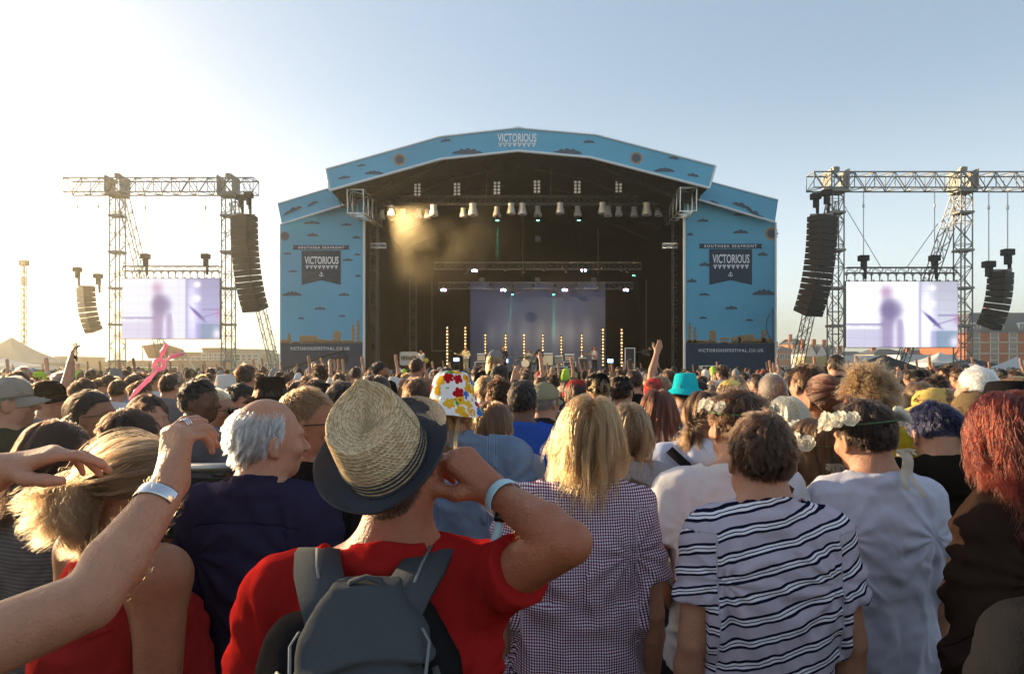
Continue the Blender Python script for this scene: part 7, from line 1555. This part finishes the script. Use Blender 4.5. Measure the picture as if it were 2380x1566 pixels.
G.warp(lambda x, y, z: np.sin(np.arctan2(x, y + .03) * 13) * .005 * np.clip((z - .1) * 5, 0, 1) + wav(x, y, z, 4, 30, 4) * .003, (-1, -1, -1), (1, 1, 1)); Vd, Qd = G.mesh(); mkmesh('bag_body', Vd, Qd, cloth('raw_cotton', (.44, .37, .29), weave=500), db)
mb = MB()
for s in (-1, 1): mb.path([(s * .01, -.03, .35), (s * .07, .0, .42), (s * .12, .08, .48), (s * .14, .18, .46)], .004, 5); mb.path([(s * .14, -.03, .03), (s * .17, .04, .2), (s * .16, .12, .42)], .004, 5)
mb.build('cord', pmat('cotton_cord', (.55, .5, .42), .8), db, True)

arm_hair(hatman, 1, 700, 'blond', 3); arm_hair(clap, 1, 500, 'blond', 4)
# ------------------------------------------------------------------ the crowd behind them
rc = np.random.RandomState(12)
PROT = []
def proto(desc, **kw):
    i = person('x', 0, 0, H=1.72, h=.0135, root_name='person', **kw); i['desc'] = desc; i['used'] = False; PROT.append(i); return i
gm_ = cloth('crowd_grey', (.16, .16, .17))
sh = lambda c, L=.045, n=900, **k: dict(style='short', n=n, color=c, L=L, r=.0020, **k); lh = lambda c, L=.26, n=1100, **k: dict(style='long', n=n, color=c, L=L, r=.0021, **k)
TP = lambda **k: dict(mat=gm_, h=.014, **k)
proto('short dark hair', hair=sh('dark'), top=TP(), head=(8, 0, 0))
proto('short brown hair', hair=sh('brown', .06), top=TP(sleeve='long'), head=(-18, 4, 0))
proto('cropped black hair', hair=sh('black', .03), top=TP(), skin='brown', head=(0, 0, 0), w=1.05)
proto('long dark hair', hair=lh('dark'), top=TP(), fem=True, head=(-10, 0, 0))
proto('long fair hair', hair=lh('dirty'), top=TP(sleeve='none'), fem=True, skin='tan', head=(12, 0, 0))
proto('long blond hair', hair=lh('blond', .2), top=TP(), fem=True, head=(-30, 0, 0))
proto('tied brown hair', hair=dict(style='pony', n=1100, color='brown', L=.2, r=.0019, ties=((0, -.115, .03),)), top=TP(), fem=True, head=(-60, 0, 0))
proto('curly dark hair', hair=dict(style='curly', n=1100, color='dark', L=.07, r=.0018), top=TP(), skin='tan', head=(20, 0, 0))
proto('thin grey hair', hair=dict(style='thin', n=900, color='grey', L=.04, r=.0019), top=TP(), skin='red', fat=1.15, head=(-5, 5, 0))
p_ = proto('flat cap', hair=sh('brown', .03, under=.3), top=TP(), head=(-50, 0, 0)); baseball_cap(p_, cloth('crowd_cap', (.12, .11, .10)))
p_ = proto('bucket hat', hair=sh('dark', .03, under=.3), top=TP(sleeve='long')); bucket_hat(p_, cloth('crowd_cap', (.12, .11, .10)))
proto('short brown hair, one hand up', hair=sh('brown', .05), top=TP(), arms=('down', 'up'), head=(0, 0, 0))
proto('long brown hair, arm raised', hair=lh('midbrown'), top=TP(), arms=('upbent', 'down'), fem=True, head=(10, 0, 0))
COLS = [('black', (.016, .015, .016)), ('charcoal', (.04, .04, .042)), ('navy', (.022, .026, .06)), ('white', (.58, .57, .58)), ('grey', (.20, .20, .21)), ('olive', (.07, .07, .04)), ('burgundy', (.12, .018, .022)), ('pale blue', (.22, .32, .45)), ('rust', (.26, .09, .04)), ('cream', (.50, .44, .34)), ('dark green', (.025, .06, .035)), ('pink', (.42, .18, .19)), ('teal', (.03, .16, .18)), ('mustard', (.36, .22, .04))]
CM = {k: cloth('crowd_' + k.replace(' ', '_'), c) for k, c in COLS}
W_C = np.array([5, 4, 4, 3.2, 3, 1.6, 1.2, 1.4, .8, 1.2, .9, .9, .6, .6]); W_C /= W_C.sum()
HATC = [('black', (.015, .015, .016)), ('white', (.6, .58, .55)), ('red', (.35, .03, .03)), ('blue', (.05, .15, .45)), ('tan', (.3, .22, .13)), ('lime', (.35, .55, .04)), ('grey', (.2, .2, .2))]
HM = {k: cloth('crowd_hat_' + k, c) for k, c in HATC}
def region(u, v=0):
    for lim, nm in ((110, 'the white peaked marquee'), (255, 'the short sunlit array'), (400, 'the hazy video screen'), (560, 'the west gantry leg'), (660, 'the stepped seafront blocks'), (760, 'the west skyline print'), (860, 'the camera crane head'), (925, 'the west corner pole'), (985, 'the cream banner'), (1060, 'the cream suited guitarist'), (1130, 'the first stacked amplifiers'), (1200, 'the singer in black'), (1262, 'the drum kit'), (1330, 'the cream bass cabinet'), (1400, 'the white vested bassist'), (1480, 'the last bulb strip'), (1560, 'the camera operator'),
                    (1640, 'the east corner pole'), (1720, 'the clasped flight case'), (1810, 'the east web address'), (1900, 'the white gabled houses'), (1990, 'the near tower leg'), (2090, 'the black gazebo'), (2180, 'the pale lorry trailers'), (2280, 'the far tower leg'), (9999, 'the brick hotel')):
        if u < lim: return nm
LABS = {}
spots = []
Yc = 4.75
while Yc < 16.5:
    xr_ = .76 * Yc + .15; x = -xr_ + rc.uniform(0, .5)
    while x < xr_:
        px, py = x + rc.uniform(-.12, .12), Yc + rc.uniform(-.26, .26)
        if all((px - a) ** 2 + (py - b) ** 2 > .42 ** 2 for a, b in PEOPLE): spots.append((px, py))
        x += rc.uniform(.56, .84) * (1 if Yc < 10 else 1.06)
    Yc += .80
spots.sort(key=lambda q: q[1]); spots = spots[:238]
YMAX = spots[-1][1]
order = []
for k, (x, y) in enumerate(spots):
    w8 = np.array([6, 5, 4, 4, 3, 3, 2.4, 2, 1.8, 1.6, 1.2, 1.2, 1.0]); w8 /= w8.sum()
    pi = rc.choice(len(PROT), p=w8); pr = PROT[pi]; ci = COLS[rc.choice(len(COLS), p=W_C)][0]; hc_ = HATC[rc.randint(len(HATC))][0]
    Ht = np.clip(rc.normal(1.69 if pi not in (3, 4, 5, 6, 12) else 1.64, .08), 1.46, 1.84); yaw = rc.normal(0, .18) + .75 * x / max(y, 1); 
    if not pr['used']: r = pr['root']; pr['used'] = True
    else:
        r = dup(pr['root'], (0, 0, 0))
    r.location = (x, y, 0); r.rotation_euler = (0, 0, yaw); s = Ht / 1.72; r.scale = (s * rc.uniform(.95, 1.07), s, s)
    hat = ''
    for ch in r.children:
        b = ch.name.split('.')[0]
        if b == 'shirt': ch.material_slots[0].link = 'OBJECT'; ch.material_slots[0].material = CM[ci]
        if b in ('cap', 'bucket_hat'): ch.material_slots[0].link = 'OBJECT'; ch.material_slots[0].material = HM[hc_]; hat = hc_ + ' '
    u = CU + x / y * FOC; dist = 'nearer' if y < 6.2 else ('midway' if y < 9.5 else 'farther')
    d = pr['desc']; d = (hat + d) if hat else d
    lb = 'person with %s, %s top, %s ' % (d, ci, {'nearer': 'close before', 'midway': 'midway before', 'farther': 'far before'}[dist]) + region(u)
    if lb in LABS: 
        LABS[lb].append(r)
    else: LABS[lb] = [r]
    r['label'] = lb; r['category'] = 'person'
for lb, L_ in LABS.items():
    for r in L_: r['group'] = ('festival goers: ' + lb.replace('person with ', ''))[:90] if len(L_) > 1 else 'festival goers facing the stage'
k = 0
for r in list(C.objects):
    if r.type == 'EMPTY' and r.get('category') == 'person' and 'one hand up' in r.get('label', '') and k < 7:
        A_ = PROT[11]['A'][1]; q = Vector(A_[2]) + Vector((-.02, .045, .10)); c_, s_ = math.cos(r.rotation_euler[2]), math.sin(r.rotation_euler[2]); sc3 = r.scale; q = Vector((q.x * sc3[0], q.y * sc3[1], q.z * sc3[2]))
        o = MB().box(-.037, .037, -.004, .004, -.075, .075).build('phone', pmat('phone_black', (.01, .01, .012), .2)); o.location = (r.location.x + c_ * q.x - s_ * q.y, r.location.y + s_ * q.x + c_ * q.y, q.z); o.rotation_euler = (0, 0, r.rotation_euler[2]); k += 1
        tag(o, 'black phone held up ' + r['label'].split(' top, ')[1].replace('close before', 'close before').replace('midway before', 'midway before'), 'phone', 'phones held up over the crowd')
for pr in PROT:
    if not pr['used']:
        for ch in list(pr['root'].children): bpy.data.objects.remove(ch)
        bpy.data.objects.remove(pr['root'])
# figures lifted above the heads
def rider(u, v, D, label, H=1.7, **kw):
    top = CZ - (v - HV) / FOC * D; i = person(label, (u - CU) / FOC * D, D, H=H, h=.013, **kw); i['root'].location.z = top - H; return i
rider(968, 832, 9, 'bare shouldered person with dark hair and full beard raised above the crowd', skin='tan', head=(-28, 0, 0), hair=dict(style='short', n=1500, color='dark', L=.05, r=.0016, beard=500), top=None)
rider(880, 840, 9.2, 'person with dark bun and beard in black coat raised above the crowd', skin='tan', head=(-70, 0, 0), hair=dict(style='short', n=1500, color='black', L=.05, r=.0016, beard=500), top=dict(mat=CL['black_tee'], sleeve='long', h=.013))
i_ = rider(1150, 812, 8, 'person in grey cap with long sunlit blond hair and black top sitting on shoulders', fem=True, head=(-35, 0, 0), hair=dict(style='long', n=1800, color='blond', L=.30, r=.0015, under=.5), top=dict(mat=CL['black_tee'], sleeve='long', h=.013)); baseball_cap(i_, cloth('hat_grey', (.22, .21, .21)))
rider(1474, 858, 7.0, 'person with cropped dark hair stretching one pale bare arm high towards the stage', H=1.76, hair=dict(style='short', n=900, color='dark', L=.03, r=.002), top=dict(mat=CL['black_tee'], h=.014), arms=('down', ((.18, 0, 1.42), (.20, .12, 1.70), (.27, .18, 1.93), (.35, .1, .9), (0, 1, 0))))
rider(1945, 822, 7.5, 'person with short dark hair in black, carried in front of the pale trailer', hair=dict(style='short', n=900, color='dark', L=.04, r=.002), top=dict(mat=CL['black_tee'], h=.013))
rider(728, 842, 26, 'person in red shirt lifted over the crowd before the west wing', arms=('down', 'upbent'), hair=dict(style='short', n=500, color='grey', L=.03, r=.004), top=dict(mat=CL['red_tee'], h=.018))
# far rows: one mass nobody could count
def template(kind, armup, fem):
    G = Field((-.34, -.26, .55), (.34, .34, 2.25 if armup else 1.78), .033)
    G.loft([.55, .95, 1.1, 1.25, 1.38, 1.46], [0] * 6, [0] * 6, [.17, .18, .16, .19, .18, .06], [.12, .13, .12, .13, .11, .06], .0)
    for s in (-1, 1):
        if armup and s == 1: G.chain([(s * .18, 0, 1.40), (s * .26, .10, 1.64), (s * .22, .16, 1.88), (s * .20, .16, 2.02)], [.06, .048, .036, .045], .03)
        else: G.chain([(s * .18, 0, 1.40), (s * .23, 0, 1.1), (s * .22, .12, .9)], [.06, .05, .04], .03)
    G.cone((0, 0, 1.42), (0, .02, 1.60), .06, .06, .02); G.ell((0, .02, 1.625), (.082, .10, .125), .02)
    if fem: G.ell((0, -.04, 1.53), (.10, .07, .16), .03)
    V, Q = G.mesh(); reg = np.zeros(len(V), int)
    reg[(V[:, 2] > 1.49)] = 1; hairm = (V[:, 2] > 1.49) & ((V[:, 2] > 1.665 + .25 * np.maximum(0, V[:, 1])) | (V[:, 1] < -.01 if not fem else V[:, 1] < .03)) & ((V[:, 2] > 1.53) | fem); reg[hairm] = 2
    if armup: reg[(V[:, 0] > .13) & (V[:, 2] > 1.62)] = 1
    return V, Q, reg
TM = [template(0, False, False), template(1, False, True), template(2, True, False), template(3, True, True)]
Vs, Qs, Cs = [], [], []; n0 = 0; y = YMAX + .3
hcs = [(.02, .013, .009), (.045, .024, .013), (.10, .055, .03), (.015, .012, .01), (.26, .17, .08), (.25, .24, .22), (.02, .013, .009)]; sks = [(.42, .22, .14), (.34, .17, .10), (.15, .07, .04), (.45, .20, .13)]
YB = [-1.1, -2.0, -2.9, -3.8, -4.8, -5.9, -7.1, -8.4, -9.8]
while y < 37.2:
    xr_ = .77 * y + .5 if y > 0 else 9.0; x = -xr_
    while x < xr_:
        T = TM[rc.choice(4, p=[.52, .38, .06, .04])]; V, Q, reg = T; s = np.clip(rc.normal(.985, .035), .88, 1.06); a = rc.normal(0, .3); c_, s_ = math.cos(a), math.sin(a)
        W = V * s; W = np.stack([W[:, 0] * c_ - W[:, 1] * s_ + x + rc.uniform(-.15, .15), W[:, 0] * s_ + W[:, 1] * c_ + y + rc.uniform(-.35, .35), W[:, 2]], 1)
        col = np.array([COLS[rc.choice(len(COLS), p=W_C)][1], sks[rc.choice(4, p=[.45, .3, .1, .15])], hcs[rc.randint(len(hcs))] if rc.rand() > .12 else HATC[rc.randint(len(HATC))][1]])[reg]
        Vs.append(W); Qs.append(Q + n0); n0 += len(V); Cs.append(np.concatenate([col, np.ones((len(V), 1))], 1))
        x += rc.uniform(.55, .95) * (1 if y < 24 else 1.1)
    y += .85 if y < 24 else 1.05
    if y >= 37.2 and YB: y = YB.pop()
    elif y < 0: y = YB.pop() if YB else 99
tag(mkmesh('crowd', np.concatenate(Vs), np.concatenate(Qs), attr_mat('crowd_cloth', rough=.85), None, True, {'picture': np.concatenate(Cs)}), kind='stuff')
print('crowd', len(Vs), 'individuals', len(spots), YMAX)
# front barrier before the stage
r = empty('stage_barrier', (0, 38.6, 0)); tag(r, 'low metal crowd barrier standing right in front of the stage', 'barrier'); mb = MB(); mb.box(-15, 15, 0, .05, 0, 1.15); mb.build('panel', darksteel, r); mb = MB(); mb.bar((-15, 0, 1.2), (15, 0, 1.2), .04, 6); mb.build('rail', steel, r)
# ------------------------------------------------------------------ performers
cream = cloth('cream_suit', (.48, .42, .27)); blkj = cloth('stage_black', (.018, .018, .02)); dark_jeans = cloth('dark_jeans', (.03, .035, .05))
def performer(u, v, Y, label, yaw=180, dz=1.5, **kw):
    top = CZ - (v - HV) / FOC * Y; i = person(label, (u - CU) / FOC * Y, Y, rad(yaw), H=top - dz, h=.018, **kw); i['root'].location.z = dz; return i
gp = ((( -.17, 0, 1.40), (-.27, .02, 1.13), (-.12, .22, 1.08), (.6, .3, -.3), (.3, -.9, 0)), ((.17, 0, 1.40), (.26, .04, 1.14), (.38, .22, 1.22), (0, .3, .6), (-.8, -.2, 0)))
def guitar(info, col, label, bass=False):
    r = empty('bass_guitar' if bass else 'electric_guitar', info['root'].location); r.rotation_euler = info['root'].rotation_euler; r.location.z += 1.06; tag(r, label, 'guitar'); a = rad(16)
    def T(x, y, z): return (x * math.cos(a) - z * math.sin(a), y, x * math.sin(a) + z * math.cos(a))
    m = pmat('guitar_' + label[:6].strip().replace(' ', '_'), col, .25, coat=.6); n = 28; out = []
    for i in range(n):
        t = 2 * math.pi * i / n; R0 = .135 * (1 + .22 * math.cos(2 * t) + .10 * math.cos(t)); out.append((R0 * math.cos(t) * 1.25 - .05, R0 * math.sin(t)))
    V = [T(x, .20, z) for x, z in out] + [T(x, .245, z) for x, z in out]; Fs = [tuple(range(n)), tuple(range(n, 2 * n))[::-1]] + [(i, (i + 1) % n, n + (i + 1) % n, n + i)[::-1] for i in range(n)]
    mkmesh('guitar_body', V, Fs, m, r, False); L_ = .66 if not bass else .80; mb = MB(); mb.bar(T(.05, .25, 0), T(L_, .25, 0), .03, 4); mb.build('neck', pmat('maple', (.35, .22, .10), .4), r); mb = MB(); mb.bar(T(L_, .25, 0), T(L_ + .16, .25, .01), .045, 4, .06); mb.build('headstock', m, r)
    mb = MB(); mb.bar(T(-.1, .26, .0), T(.02, .26, 0), .035, 4); mb.build('bridge', steel, r)
g1 = performer(1083, 806, 46, 'guitarist in a cream suit standing by the warm bulb strip on stage', hair=sh('brown', .06, 500), top=dict(mat=cream, sleeve='long', h=.018), legmat=cream, arms=gp); guitar(g1, (.75, .72, .62), 'white electric guitar held by the cream suited guitarist')
g2 = performer(1170, 805, 47.5, 'singer dressed in black standing behind the stage microphone', hair=lh('dark', .15, 500), top=dict(mat=blkj, sleeve='long', h=.018), legmat=blkj, arms=('hip', 'front'))
g3 = performer(1253, 812, 46.5, 'guitarist in black jacket and white shirt beside the drum kit', hair=sh('dark', .05, 500), top=dict(mat=blkj, sleeve='long', h=.018), legmat=dark_jeans, arms=gp); guitar(g3, (.70, .70, .68), 'pale electric guitar held beside the drum kit')
g4 = performer(1382, 804, 46, 'bass player in a white vest with bare arms', hair=sh('black', .06, 500), top=dict(mat=CL['white_tee'], sleeve='none', h=.018), legmat=dark_jeans, arms=gp); guitar(g4, (.30, .05, .02), 'dark red bass guitar slung on the player in the white vest', True)
g5 = performer(1229, 812, 50.3, 'drummer in a pale shirt seated behind the drum kit', hair=sh('brown', .05, 500), top=dict(mat=CL['grey_knit'], h=.018), arms=('front', 'front'), dz=1.35)
g6 = performer(1512, 804, 45, 'camera operator in black shorts working at the east side of the stage', yaw=60, hair=sh('dark', .03, 500), top=dict(mat=blkj, h=.018), legs='shorts', legmat=blkj, arms=('front', 'front'))
g7 = performer(978, 813, 44, 'stage hand in white t-shirt waiting beside the cream banner', hair=sh('dark', .03, 400), top=dict(mat=CL['white_tee'], h=.018), legmat=blkj)
o = MB().box(-.16, .16, -.3, .3, -.15, .17).bar((0, -.3, 0), (0, -.52, 0), .09, 8).build('video_camera', lampblack); o.location = P(1500, 818, 44.6); tag(o, 'black video camera on the shoulder of the camera operator on stage', 'camera')
# ------------------------------------------------------------------ pink balloon, barrier at the west side
pinkb = pmat('pink_balloon', (.92, .42, .55), .3, trans=.6, coat=.3)
def bal():
    r = empty('balloon_flower', P(340, 900, 3.9)); o_ = np.array(P(340, 900, 3.9)); tag(r, 'pink modelling balloon twisted into a round head with two long ears', 'balloon')
    def tube(pts, rs, name):
        pts = [np.array(P(u, v, Y)) - o_ for u, v, Y in pts]; G = Field(np.min(pts, 0) - .06, np.max(pts, 0) + .06, .0065); G.chain(pts, rs, .01); V, Q = G.mesh(); mkmesh(name, V, Q, pinkb, r)
    tube([(300, 930, 3.75), (318, 908, 3.8), (345, 882, 3.85), (364, 862, 3.9)], [.006, .012, .013, .008], 'stem')
    tube([(374, 833, 3.9), (378, 818, 3.9), (386, 803, 3.88), (385, 794, 3.88)], [.005, .013, .010, .002], 'ear'); tube([(386, 838, 3.9), (400, 828, 3.9), (418, 823, 3.88), (437, 823, 3.86)], [.005, .012, .009, .002], 'ear')
    c = np.array(P(370, 847, 3.9)) - o_; V = []; n, k = 28, 10
    for i in range(n):
        t = 2 * math.pi * i / n
        for j in range(k): q = 2 * math.pi * j / k; rr = .027 + .012 * math.cos(q); V.append(c + [rr * math.cos(t) * 1.02, .012 * math.sin(q), rr * math.sin(t)])
    mkmesh('round_head', V, [(i * k + j, ((i + 1) % n) * k + j, ((i + 1) % n) * k + (j + 1) % k, i * k + (j + 1) % k) for i in range(n) for j in range(k)], pinkb, r)
bal()
r = empty('crowd_barrier', (P(520, 0, 2.9)[0], 2.9, 0), rad(-8)); tag(r, 'waist high black mesh barrier left of the bald head', 'barrier')
mb = MB(); mb.bar((-.55, 0, 1.36), (.75, 0, 1.40), .022, 8); mb.bar((-.55, 0, .0), (-.55, 0, 1.36), .02, 8); mb.bar((.75, 0, 0), (.75, 0, 1.40), .02, 8); mb.bar((-.1, -.25, 0), (-.1, .0, 1.3), .015, 6); mb.build('frame', pmat('barrier_steel', (.3, .3, .3), .35, .8), r, True); mb = MB(); mb.box(-.55, .75, .01, .02, .08, 1.33); mb.build('panel', pmat('barrier_black', (.015, .015, .015), .7), r)
haze_box()
